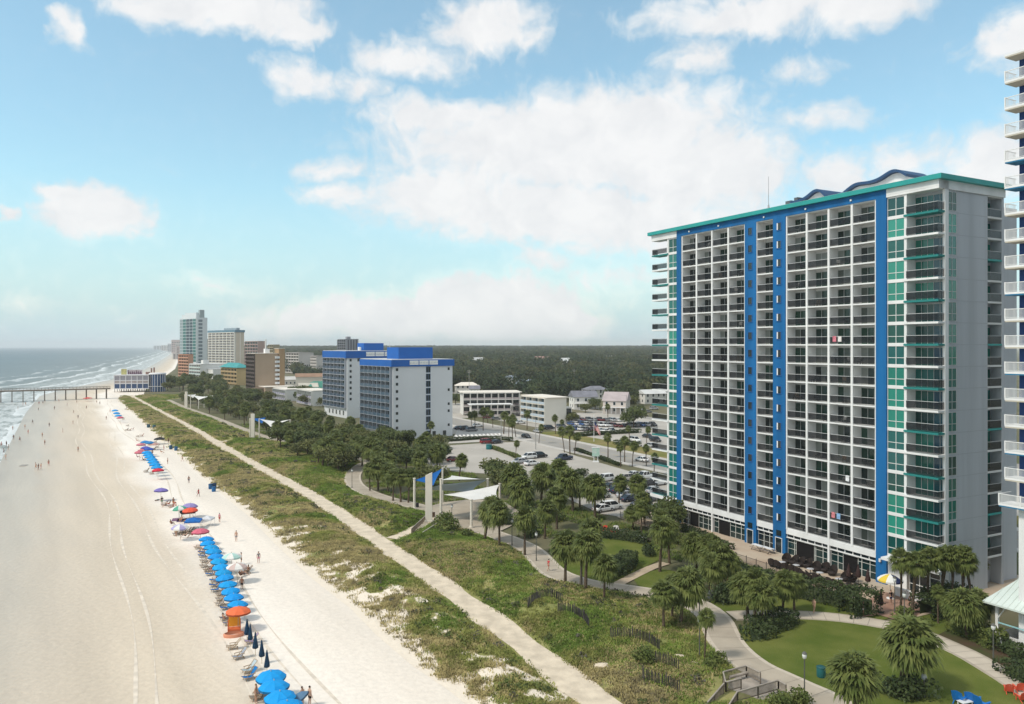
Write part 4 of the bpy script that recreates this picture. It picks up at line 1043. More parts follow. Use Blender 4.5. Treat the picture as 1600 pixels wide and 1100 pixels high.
    block('tan_hotel', 'small tan hotel with a pale rooftop far behind the tan block', 'hotel', 428, 1000, 437, 419, 538.5, R(40), mat('olive_tan', (.36,.31,.21), .85, .2), cream, 3)
    # far white apartments and a grey tower in the woods
    for (pk, D, pr, pl, yt, lab) in ((468, 900, 490, 447, 551, 'pale apartment row at the wood edge behind the tan block'), (496, 860, 507, 486, 556, 'pale apartment house at the wood edge next to the white hotel')):
        B, w, L, H = block('apartment_row', lab, 'apartments', pk, D, pr, pl, yt, R(45), mat('pale_pink_white', (.55,.51,.48), .85, .2, vary=.06, scale=.06), mat('grey_pitch', (.36,.33,.33), .8, .2), 5)
        B.windows('y-', list(np.linspace(3, max(4, w-3), 6)), [2, 5.5, 9], 1.5, 1.6, -.001)
    B, w, L, H = block('grey_tower', 'distant grey tower with dark stripes above the white hotel roof', 'tower', 541, 1000, 560, 528, 530, R(30), mat('grey_tower_wall', (.30,.31,.34), .85, .2), mat('grey_tower_top', (.20,.21,.24)), 4, mat('dark_strip', (.10,.10,.13), .8, .2), fl=12)
    B.box('roof_house', w*.1, w*.4, 2, 8, H+.26, H+3.4, mat('grey_tower_wall'  , (.3,.31,.34)))
    for k in range(4):
        m = MB(); m.box(w*(.12+.22*k), w*(.22+.22*k), -.5, -.01, 0, H-.6); B.part('window_strip', m, mat('dark_strip', (.1,.1,.13)))
    # street motels
    mot = mat('motel_white', (.68,.66,.62), .85, .2, vary=.05, scale=.2)
    K = ((724-CX)/F*360, 360.0); A4 = R(10); w = solve(K, A4, 812, 'x'); H = height(K, 614)
    B = Bld('motel', 'long white two-floor motel with open galleries across the street', 'motel', K, A4)
    B.box('wall', 0, w, 1.6, 14, 0, H, mot, cream, 1.2)
    B.balconies('y-', 0, w, 8, 1.0, (H-1.1)/3, 3, 1.6, 1.9, grid=mot, rail=mat('motel_rail', (.38,.33,.33), .7, .2), door=gl_dark, fin=.2, slab=.28, railh=.8)
    B.box('wing', 2.5, w*.78, -9, -3, 0, H*.52, mot, white_p, .9); B.balconies('y-', 2.5, w*.78, 6, .4, H*.25, 2, -9, .9, grid=mot, rail=mat('motel_rail', (.38,.33,.33)), door=gl_dark, fin=.2, slab=.25, railh=.7)
    b = MB(); b.box(w*.93, w*.99, -9, .2, 0, .3)
    for k in range(9): b.box(w*.90, w*.97, -8+k*.9, -7.2+k*.9, .3+k*.62, .55+k*.62)
    B.part('stair', b, mat('stair_dark', (.08,.07,.07), .8, .2))
    K = ((855.5-CX)/F*317, 317.0); A5 = R(28.2); w = solve(K, A5, 885, 'x'); L = solve(K, A5, 818, 'y'); H = height(K, 622)
    B = Bld('motel', 'four-floor white motel with pale blue balcony bands and a blank end wall', 'motel', K, A5)
    B.box('wall', 0, w, 0, L, 0, H, mat('motel_cream', (.72,.68,.60), .85, .2, vary=.03, scale=.2), cream, .8)
    B.balconies('x-', .1, L, 4, .3, (H-.5)/4, 4, 0, 1.5, grid=mat('motel_cream', (.72,.68,.6)), rail=mat('ice_blue_rail', (.45,.52,.58), .6, .3), door=mat('motel_blue_glass', (.05,.10,.13), .2, .5), fin=.2, slab=.25)
    B.box('stair_tower', w+.02, w+3.2, 1, 8, 0, H*.62, mot); b = MB(); b.box(w+.3, w+2.9, .9, .99, 2.9, 6.2); B.part('window', b, gl_dark)
    def house(name, lab, K, ang, w, L, H, rh, wm, rm, hip=False, porch=0, fl=2):
        B = Bld(name, lab, 'house', K, ang); B.box('wall', 0, w, 0, L, 0, H, wm)
        m = MB(); e = .5
        if hip: m.add([(-e,-e,H),(w+e,-e,H),(w+e,L+e,H),(-e,L+e,H),(L*.45,L/2,H+rh),(w-L*.45,L/2,H+rh)], [(0,1,5,4),(1,2,5),(2,3,4,5),(3,0,4),(3,2,1,0)])
        else: m.add([(-e,-e,H),(w+e,-e,H),(w+e,L+e,H),(-e,L+e,H),(-e,L/2,H+rh),(w+e,L/2,H+rh)], [(0,1,5,4),(1,2,5),(2,3,4,5),(3,0,4),(3,2,1,0)])
        B.part('roof', m, rm)
        n = max(3, int(w/3.2))
        B.windows('y-', [w*(k+.5)/n for k in range(n)], [1.0 + 3.0*i for i in range(fl)], 1.1, 1.5, -.001, frame=.1)
        B.windows('x-', [L*.3, L*.7], [1.0 + 3.0*i for i in range(fl)], 1.0, 1.4, -.001, frame=.1)
        if porch:
            b = MB(); b.box(0, w, -porch, -.01, 2.9, 3.1)
            for k in range(6): b.box(w*k/5-.09 if k else 0, w*k/5+.09, -porch, -porch+.18, 0, 2.9)
            B.part('porch', b, white_p)
        return B
    gr = mat('grey_shingle', (.20,.20,.23), .9, .2, vary=.15, scale=.3); pk = mat('pink_house', (.55,.49,.45), .85, .2, vary=.05, scale=.2); sb = mat('slate_hip', (.24,.28,.33), .8, .2, vary=.1, scale=.3)
    house('beach_house', 'white house with a grey shingle roof behind the far parking lot', ((897-CX)/F*395, 395.0), R(12), 12.5, 9, 6.2, 3.0, mot, gr, porch=1.5)
    house('beach_house', 'pale pink gabled house with a row of porch windows', ((942-CX)/F*372, 372.0), R(-18), 11, 12, 6.0, 4.0, pk, mat('pink_roof', (.42,.36,.36), .9, .2, vary=.1, scale=.2), porch=2)
    house('cottage', 'pale yellow hall under a blue grey hipped roof before the woods', ((803-CX)/F*560, 560.0), R(8), 24, 14, 3.8, 4.2, mat('pale_yellow', (.62,.56,.38), .85, .2), sb, True, fl=1)
    house('flat_house', 'flat white house with a long eave behind the gallery motel', ((742-CX)/F*440, 440.0), R(8), 21, 10, 6.0, .8, mot, cream, True)
    house('cottage', 'small white cottage almost hidden in trees beside the flat house', ((734-CX)/F*470, 470.0), R(8), 6, 6, 6.2, 2.0, mot, gr)
    for (px, D, w, rm, lab) in ((838, 1150, 26, (.42,.25,.22), 'long pink roof showing through the woods'), (945, 1250, 34, (.62,.56,.50), 'pale flat roof showing through the woods behind the pink house'), (880, 1000, 10, (.55,.56,.55), 'small pale roof in the woods beyond the motels'),
                               (742, 1050, 14, (.5,.5,.5), 'grey roof in the woods behind the white hotel'), (655, 700, 15, (.52,.46,.44), 'low roof in the trees behind the white hotel wing')):
        house('woodland_house', lab, ((px-CX)/F*D, float(D)), R(15), w, 12, 13.5 if D > 800 else 6, 3.5, mat('wood_house_%d' % px, (.55,.52,.47)), mat('wood_roof_%d' % px, rm, .9, .2, vary=.1, scale=.1), fl=1)
    for k, (px, D, w, lab) in enumerate(((712, 520, 16, 'pale low house in the trees beyond the flat house'),(775, 640, 20, 'long pale roofed house behind the hipped hall'),(918, 470, 14, 'cream cottage behind the white house'),(1008, 430, 14, 'tan cottage next to the tower edge'))):
        house('small_house', lab, ((px-CX)/F*D, float(D)), R(8+5*k), w, 9, 5.6, 2.2, mot, (cream, sb, gr, roof_w)[k % 4], k % 2 == 0)
    for (px, D, w, L, yt, ang, lab, c) in ((432, 640, 16, 14, 588, 20, 'small house with a pale roof in the trees behind the tan block', (.5,.48,.45)), (462, 600, 20, 12, 583, 15, 'brown roofed house in the trees beyond the white motels', (.30,.19,.13)), (468, 520, 12, 10, 598, 20, 'low cottage with pale roof near the green hall', (.52,.49,.42))):
        K = ((px-CX)/F*D, float(D)); house('wood_edge_house', lab, K, R(ang), w, L, max(2.5, height(K, yt)-3), 2.6, mat('cottage_wall_%d' % px, (.58,.54,.46)), mat('cottage_roof_%d' % px, c, .9, .2, vary=.1, scale=.2), fl=1)
    # the most distant towers up the coast
    for k, (px, D, w, yt) in enumerate(((268, 3600, 36, 531), (274.5, 3300, 28, 536), (262, 4300, 40, 537), (276, 2600, 40, 541), (252, 5600, 80, 539.5), (240, 7000, 120, 540), (278, 1500, 30, 556), (270, 1900, 36, 552))):
        K = ((px-CX)/F*D, float(D)); B = Bld('far_hotel', ['tallest hazy tower on the far curve of the coast', 'hazy tower next to the tallest one on the far coast', 'hazy block seaward of the tallest far tower', 'hazy low block in front of the far towers', 'faint block far out along the coast', 'faintest block at the end of the coast', 'low pale hotel just behind the salmon block', 'low pale hotel beyond the salmon block toward the sea'][k], 'hotel', K, R(25))
        H = height(K, yt); B.box('wall', 0, w, 0, w*.6, 0, H, mat('far_wall_%d' % (k % 3), [(.50,.38,.36),(.52,.47,.45),(.45,.45,.48)][k % 3]), roof_w, .5)
        n = 5
        B.windows('x-', [w*.6*(q+.5)/n for q in range(n)], [H*(.12+.16*i) for i in range(5)], w*.07, H*.09, -.01, frame=0)
        B.windows('y-', [w*(q+.5)/n for q in range(n)], [H*(.12+.16*i) for i in range(5)], w*.1, H*.09, -.01, frame=0)
mid_buildings()

# ------------------------------------------------------------------ pier with its restaurant
def pier():
    wood = mat('pier_wood', (.16,.13,.105), .9, .2, vary=.2, scale=.6); wood2 = mat('pier_deck', (.24,.20,.165), .9, .2, vary=.15, scale=.4)
    a = np.array(G(172, 606, 6.5)); b = np.array(G(-5, 610.5, 6.5)); d = (b-a)/np.linalg.norm(b-a); Lp = 190.0
    ang = math.atan2(d[1], d[0])
    P = empty('pier', 'long wooden fishing pier on tall pilings running out into the surf', 'pier', (*a, 0), ang)
    m = MB(); m.box(0, Lp, -2.6, 2.6, 6.2, 6.5); m.box(0, Lp, -2.5, -2.2, 5.8, 6.2, 1); m.box(0, Lp, 2.2, 2.5, 5.8, 6.2, 1); m.build('deck', [wood2, wood], P)
    for s, nm in ((-2.5, 'railing'), (2.5, 'railing')):
        r = MB(); r.box(0, Lp, s-.05, s+.05, 7.45, 7.58); r.box(0, Lp, s-.03, s+.03, 7.0, 7.07)
        for k in range(int(Lp/1.8)): r.box(k*1.8-.05, k*1.8+.05, s-.05, s+.05, 6.5, 7.5)
        r.build(nm, wood, P)
    for k in range(int(Lp/5.4)):
        x = 2+k*5.4
        for s in (-2.1, 2.1):
            c = MB(); c.tube((x,s*1.15,-3),(x,s,6.2),.26,.22,8); c.build('piling', wood, P)
        c = MB(); c.box(x-.15, x+.15, -2.6, 2.6, 5.5, 5.8)
        if k % 2 == 0: c.tube((x,-2.2,.8),(x,2.1,5.3),.1,.1,6)
        c.build('cross_brace', wood, P)
    # restaurant
    A = R(14); K = (G(178.5, 613)[0], G(178.5, 613)[1]); w = solve(K, A, 232, 'x')
    B = Bld('pier_restaurant', 'white framed blue glass restaurant on stilts at the head of the pier', 'restaurant', K, A)
    wh = mat('restaurant_white', (.66,.66,.68), .8, .2); bl = mat('restaurant_blue', (.02,.06,.16), .25, .5); sand = mat('restaurant_panel', (.42,.36,.35), .8, .2, vary=.1, scale=.4)
    z0, z1, z2, zt = 2.4, 6.6, 10.0, 12.0
    B.box('wall', 0, w, .3, 16, z0, zt-.3, sand)
    f = MB(); n = 6
    for k in range(n+1): f.box(w*k/n-.22, w*k/n+.22, -.25, .3, z0, zt-.2)
    for z in (z0, z1-.6, z1+1.5, zt-.45): f.box(-.22, w+.22, -.28, .31, z-.25, z+.25)
    B.part('frame', f, wh)
    for k in range(n):
        for (za, zb, mm) in ((z0+.25, z1-.9, bl), (z1-.3, z1+1.2, sand), (z1+1.8, zt-.75, mat('restaurant_upper', (.30,.29,.33), .4, .4))):
            q = MB(); q.box(w*k/n+.25, w*(k+1)/n-.25, .15, .29, za, zb); B.part('window', q, mm)
    for k in range(6):
        for y in (.8, 8, 15):
            q = MB(); q.box(w*k/5-.2 if k else 0, w*k/5+.25, y-.2, y+.2, -.1, z0); B.part('stilt', q, mat('stilt_brown', (.12,.085,.06), .9, .2))
    B.box('roof', -.6, w+.6, -.6, 16.5, zt-.2, zt+.15, wh)
    g = MB(); cx = w+5.0; g.lathe([(5.2,0),(5.2,12.2)], 20, 0, True, cx, 5); g.lathe([(5.7,12.2),(5.7,13.0),(0.01,13.4)], 20, 1, True, cx, 5)
    for k in range(10):
        t = math.pi*(1+k/9.0); x = cx+5.25*math.cos(t); y = 5+5.25*math.sin(t); g.box(x-.14, x+.14, y-.14, y+.14, 0, 12.2, 1)
    g.box(cx-5.2, cx+5.2, -.35, -.25, 3.6, 4.0, 1)
    B.part('round_hall', g, [bl, wh])
    # lettered sign on the roof: yellow badge and dark letters
    s = MB(); s.box(w*.18, w*.34, 2, 2.3, zt+.2, zt+4.1, 0); s.box(w*.36, w*.80, 2.1, 2.2, zt+.3, zt+3.5, 2)
    rr = random.Random(3); x = w*.375
    for k in range(7):
        ww = w*.045; hgt = (3.3, 2.2, 2.6, 2.1, 3.1, 2.3, 2.2)[k]
        s.box(x, x+ww*.4, 1.95, 2.09, zt+.6, zt+.6+hgt*.82, 1); s.box(x+ww*.4, x+ww, 1.95, 2.09, zt+.6, zt+1.15, 1); s.box(x+ww*.4, x+ww, 1.95, 2.09, zt+hgt*.45, zt+hgt*.45+.5, 1); x += w*.06
    B.part('sign', s, [mat('sign_yellow', (.50,.46,.20), .7, .2, vary=.15, scale=.4), mat('sign_plum', (.12,.05,.09), .7, .2), mat('sign_backing', (.46,.40,.42), .8, .2)])
    h = MB(); h.box(w*1.02, w*1.06, 5, 6, 13.4, 16.5); h.box(w*1.10, w*1.14, 5, 6, 13.4, 17.0); h.box(w*.88, w*.98, 4, 8, zt+.16, zt+1.8); B.part('roof_vent', h, mat('vent_brown', (.25,.15,.12), .8, .2))
pier()

# ------------------------------------------------------------------ pavilion at the edge of the lawn
def pavilion():
    K = G(1557, 1005); B = Bld('pavilion', 'white open pavilion with a mint standing-seam metal roof beside the garden path', 'pavilion', K, TOWER_ROT)
    mint = mat('mint_metal_roof', (.56,.62,.58), .45, .4, vary=.04, scale=.5)
    z = 4.6; L = 15.0; W = 8.5
    m = MB()
    e = .9
    m.add([(-1.0,-e,z-.15),(L,-e,z-.15),(L,W,z+4.6),(2.2,W,z+4.6),(-1.0,W*2,z-.15),(-1.0,-e,z-.33),(L,-e,z-.33),(L,W,z+4.4),(2.2,W,z+4.4),(-1.0,W*2,z-.33)],
          [(0,1,2,3),(0,3,4),(5,8,7,6),(5,9,8),(0,5,6,1),(4,9,5,0)])
    n = 26
    for k in range(n):
        x = -.8+k*.62; 
        if x < 2.2:
            u = (x+1)/3.2; m.tube((x,-e,z-.12),(x,-e+(W+e)*u,z-.15+4.75*u+.03),.035,.035,4)
        else: m.tube((x,-e,z-.12),(x,W,z+4.64),.035,.035,4)
    for k in range(22):
        y = -.4+k*.75; u = 1-abs(y-8)/8.9 if y > W else (y+e)/(W+e)
        u = max(.02, min(1, u)); m.tube((-1.0,y,z-.12),(-1.0+3.2*u,y if y<=W else y, z-.12+4.72*u),.03,.03,4) if y > W else None
    B.part('roof', m, mint)
    for x in (0, 3.4, 6.8, 10.2, 13.6):
        p = MB(); p.box(x-.14, x+.14, 0, .28, 0, z-.1); B.part('post', p, white_m)
        p = MB(); p.tube((x,.14,2.6),(x+1.1,.14,z-.15),.07,.07,6); p.tube((x,.14,2.6),(x-.9 if x else x,.14,z-.15),.07,.07,6); p.tube((x+.1,-.1,2.2),(x+1.6,-1.6,.1),.06,.06,6); B.part('brace', p, white_m)
    p = MB(); p.box(-.1, L, .05, .22, z-.45, z-.12); p.box(-.1, L, .08, .18, 2.2, 2.32, 1); B.part('beam', p, [white_m, mat('aqua_beam', (.30,.55,.58), .6, .3)])
    f = MB(); 
    for zz in (.15, 1.0): f.box(-.1, L, .11, .17, zz, zz+.07)
    for k in range(int(L/.17)): x = k*.17; f.box(x-.045, x+.045, .10, .13, .1, 1.12)
    for k in range(40): y = .2+k*.17; f.box(-.06, -.03, y-.045, y+.045, .1, 1.12)
    f.box(-.08,-.01,.2,7,1.0,1.07)
    B.part('picket_railing', f, white_m)
    w = MB(); w.box(1, L, 7, 7.2, 0, z+2.5); w.box(1.5, L-1, 6.9, 6.99, .8, 2.6, 1); B.part('wall', w, [white_p, gl_green])
    fl = MB(); fl.box(-.2, L, .2, 8, .02, .1); B.part('floor', fl, walk_m)
pavilion()
# low white wall with glass corner by the tower foot
def corner_wall():
    m = MB(); pts = [(45.5,-3.0),(51.6,-2.8),(51.6,2.5)]
    for (a, b) in zip(pts[:-1], pts[1:]):
        A = np.array(TS(*a)); B = np.array(TS(*b)); d = (B-A)/np.linalg.norm(B-A); nn = np.array([-d[1], d[0]])*.15
        vs = [(*(A+nn),0),(*(B+nn),0),(*(B-nn),0),(*(A-nn),0),(*(A+nn),1.0),(*(B+nn),1.0),(*(B-nn),1.0),(*(A-nn),1.0)]
        m.add(vs, [(0,3,2,1),(4,5,6,7),(0,1,5,4),(1,2,6,5),(2,3,7,6),(3,0,4,7)])
        n2 = nn*1.5; vs = [(*(A+n2),1.003),(*(B+n2),1.003),(*(B-n2),1.003),(*(A-n2),1.003),(*(A+n2),1.11),(*(B+n2),1.11),(*(B-n2),1.11),(*(A-n2),1.11)]
        m.add(vs, [(0,3,2,1),(4,5,6,7),(0,1,5,4),(1,2,6,5),(2,3,7,6),(3,0,4,7)])
    tag(m.build('terrace_wall', white_p), 'low white terrace wall with a coping at the foot of the tower', 'wall')
corner_wall()
# ------------------------------------------------------------------ vegetation
leaf = {
 'palm': mat('palm_frond', (.088,.118,.028), .6, .3, color2=(.17,.195,.055), scale=1.1, detail=3, upn=.4),
 'palmd': mat('palm_dry_frond', (.17,.115,.045), .8, .2, vary=.3, scale=1.5),
 'trunk': mat('palm_trunk', (.115,.085,.06), .95, .1, vary=.3, scale=4, bump=.6),
 'bark': mat('tree_bark', (.08,.06,.045), .95, .1, vary=.3, scale=3),
 'oak': mat('tree_leaf', (.044,.066,.017), .65, .25, color2=(.092,.112,.03), scale=.35, detail=4, upn=.4),
 'oak2': mat('tree_leaf_olive', (.07,.084,.022), .65, .25, color2=(.135,.138,.04), scale=.4, detail=4, upn=.4),
 'hedge': mat('hedge_leaf', (.028,.046,.015), .6, .25, color2=(.06,.082,.024), scale=.8, detail=4, upn=.4),
 'bush': mat('bush_leaf', (.07,.10,.022), .65, .25, color2=(.14,.16,.04), scale=.9, detail=4, upn=.4),
}
def palm_proto(seed, H, cr, nfr, dry=6, lean=.25, upright=0.0, slim=.17):
    r = np.random.default_rng(seed)
    o = bpy.data.objects.new('palm_tree', None); COL.objects.link(o)
    lx, ly = r.normal(0, lean, 2)
    pts = [(lx*(k/6)**2, ly*(k/6)**2, H*k/6) for k in range(7)]
    t = MB()
    for k in range(6): t.tube(pts[k], pts[k+1], slim*(1.25-.35*min(1,k/3)) if k < 4 else slim*.95*(1+.25*(k-3)), slim*(1.25-.35*min(1,(k+1)/3)) if k < 3 else slim*.95*(1+.25*(k-2)), 8, 0, cap=(k==5))
    t.tube((0,0,-.4),(0,0,.02), slim*1.5, slim*1.25, 8)
    # boots: old leaf bases under the crown
    for k in range(26):
        a = r.random()*6.28; z = H-1.5*r.random(); rr = slim*1.15
        p = (pts[6][0]*(z/H)**2+math.cos(a)*rr, pts[6][1]*(z/H)**2+math.sin(a)*rr, z); t.tube(p, (p[0]+math.cos(a)*.28, p[1]+math.sin(a)*.28, z+.30), .06, .035, 4)
    t.build('trunk', leaf['trunk'], o)
    V = []; Fq = []; mi = []
    top = np.array([pts[6][0], pts[6][1], H+.15])
    for k in range(nfr + dry):
        a = k*2.39996 + r.normal(0, .2); isdry = k >= nfr
        u = k/nfr
        el = (R(82) - R(145)*u**.85 + R(upright)) if not isdry else R(-55 - 25*r.random())
        el += r.normal(0, .12)
        Lp = cr*(.42+.12*r.random()) * (1 if not isdry else .75)
        dirv = np.array([math.cos(a)*math.cos(el), math.sin(a)*math.cos(el), math.sin(el)])
        base = top + dirv*.1
        hub = base + dirv*Lp; hub[2] -= .10*Lp*math.cos(el)
        side = np.cross(dirv, [0,0,1.0]); nl = np.linalg.norm(side); side = side/nl if nl > .1 else np.array([1.,0,0])
        upv = np.cross(side, dirv)
        # stalk
        o0 = len(V); w = .025
        V += [base+side*w, base-side*w, hub-side*w, hub+side*w]; Fq.append((o0,o0+1,o0+2,o0+3)); mi.append(1 if isdry else 0)
        # fan of folded leaflets, drooping at the tips
        nf = 17; R0 = cr*(.56+.16*r.random())*(1 if not isdry else .8)
        for q in range(nf):
            th = R(-112) + R(224)*q/(nf-1) + r.normal(0, .05)
            ld = dirv*math.cos(th) + side*math.sin(th)
            fold = upv*(.10 if q % 2 else -.06)
            ln = R0*(1-.30*abs(th)/2.0)*(.85+.3*r.random())
            m = hub + ld*ln*.55 + fold*ln*.6 + upv*.10*ln - np.array([0,0,.05*ln])
            tip = hub + ld*ln - np.array([0,0,(.22+.30*r.random())*ln])
            wd = np.cross(ld, upv); wn = np.linalg.norm(wd); wd = wd/wn if wn > .01 else side
            hw = .056*cr*(.9+.4*r.random())
            o0 = len(V); V += [hub, m+wd*hw, tip, m-wd*hw]; Fq.append((o0,o0+1,o0+2,o0+3)); mi.append(1 if isdry else 0)
    me = npmesh('crown', np.array(V), np.array(Fq), [leaf['palm'], leaf['palmd']], mi)
    link('crown', me, o)
    return o
PALMS = [palm_proto(1, 4.6, 1.95, 74, 14), palm_proto(2, 5.4, 1.85, 66, 18), palm_proto(3, 3.9, 2.0, 78, 10), palm_proto(4, 5.0, 1.8, 62, 24, .4), palm_proto(5, 4.3, 2.15, 86, 18)]
SLIM = [palm_proto(8, 6.2, 1.45, 48, 7, .35, 0, .13), palm_proto(9, 5.6, 1.35, 44, 10, .25, 0, .14)]
def leaf_cloud(r, blobs, n, size, flat=.6):
    """leaf-sized quads through the outer volume of several lumps; blobs (x,y,z,rx,ry,rz)"""
    B = np.array(blobs, float); vol = (B[:,3]*B[:,4]*B[:,5])**(2/3); pr = vol/vol.sum()
    k = r.choice(len(B), n, p=pr); d = r.normal(size=(n,3)); d /= np.linalg.norm(d, axis=1)[:,None]
    rad = .62 + .46*r.random(n)**.7
    # ragged: sub-clump modulation
    sub = np.sin(d[:,0]*7+k)*np.sin(d[:,1]*8+2*k)*np.sin(d[:,2]*7+k); rad *= 1+.16*sub
    c = B[k,:3] + d*B[k,3:]*rad[:,None]
    nrm = d*.55 + r.normal(size=(n,3))*.6; nrm[:,2] += .25; nrm /= np.linalg.norm(nrm, axis=1)[:,None]
    a = np.cross(nrm, r.normal(size=(n,3))); a /= np.linalg.norm(a, axis=1)[:,None]; b = np.cross(nrm, a)
    s = size*(.6+.8*r.random(n))[:,None]
    V = np.stack([c-a*s, c+b*s*flat, c+a*s, c-b*s*flat], 1).reshape(-1, 3)
    Fq = np.arange(n*4).reshape(n, 4)
    return V, Fq
def tree_proto(seed, H, W, n, size, m, trunk=.22, name='tree', low=.35):
    r = np.random.default_rng(seed)
    o = bpy.data.objects.new(name, None); COL.objects.link(o)
    t = MB(); t.tube((0,0,-.3),(r.normal(0,.15),r.normal(0,.15),H*.42), trunk, trunk*.7, 7)
    blobs = []
    nb = 11
    for k in range(nb):
        a = k*2.4+r.normal(0,.3); rr = W*.5*(.25+.6*math.sqrt((k+.5)/nb)); z = H*(low+.12+ (.72-low)*r.random()) + (H*.12 if k < 3 else 0)
        s = W*(.16+.11*r.random()); blobs.append((math.cos(a)*rr, math.sin(a)*rr, min(z, H-s*.7), s*1.15, s*1.15, s*.8))
        t.tube((0,0,H*.3),(math.cos(a)*rr*.85, math.sin(a)*rr*.85, z-s*.2), trunk*.45, trunk*.16, 5)
    t.build('trunk', leaf['bark'], o)
    V, Fq = leaf_cloud(r, blobs, n, size)
    link('crown', npmesh('crown', V, Fq, [m]), o)
    return o
TREES = [tree_proto(21, 6.2, 7.2, 1500, .30, leaf['oak']), tree_proto(22, 5.4, 6.4, 1300, .30, leaf['oak2']), tree_proto(23, 7.0, 6.6, 1500, .32, leaf['oak']), tree_proto(24, 4.6, 6.0, 1200, .28, leaf['oak2'])]
BIGT = [tree_proto(31, 10.5, 11, 1700, .50, leaf['oak'], .35), tree_proto(32, 9.0, 10, 1500, .48, leaf['oak2'], .3)]
def bush_proto(seed, W, H, n, size, m, name='bush'):
    r = np.random.default_rng(seed)
    bl = [(r.normal(0,W*.2), r.normal(0,W*.2), H*.45, W*.32, W*.32, H*.5) for _ in range(6)]
    V, Fq = leaf_cloud(r, bl, n, size)
    V[:,2] = np.maximum(V[:,2], .01)
    return link(name, npmesh(name, V, Fq, [m]))
BUSH = [bush_proto(41, 2.4, 1.4, 620, .15, leaf['bush']), bush_proto(42, 2.8, 1.8, 700, .16, leaf['hedge']), bush_proto(43, 1.8, 1.1, 500, .13, leaf['bush'])]
def put(proto, px, py, label, cat, group, sc=1.0, rz=None, xy=None):
    x, y = xy if xy else G(px, py)
    z = float(dune_h(np.array([x]), np.array([y]))[0]) if x < x_prom(y)-1 else 0.0
    sq = .92 + .16*random.random()
    o = place(proto, (x, y, z-.02), random.random()*6.28 if rz is None else rz, label, cat, group, (sc*sq, sc*sq, sc*(.94+.12*random.random())))
    if cat in ('palm', 'tree'): o.rotation_euler = (random.gauss(0, .045), random.gauss(0, .045), o.rotation_euler[2])
    return o
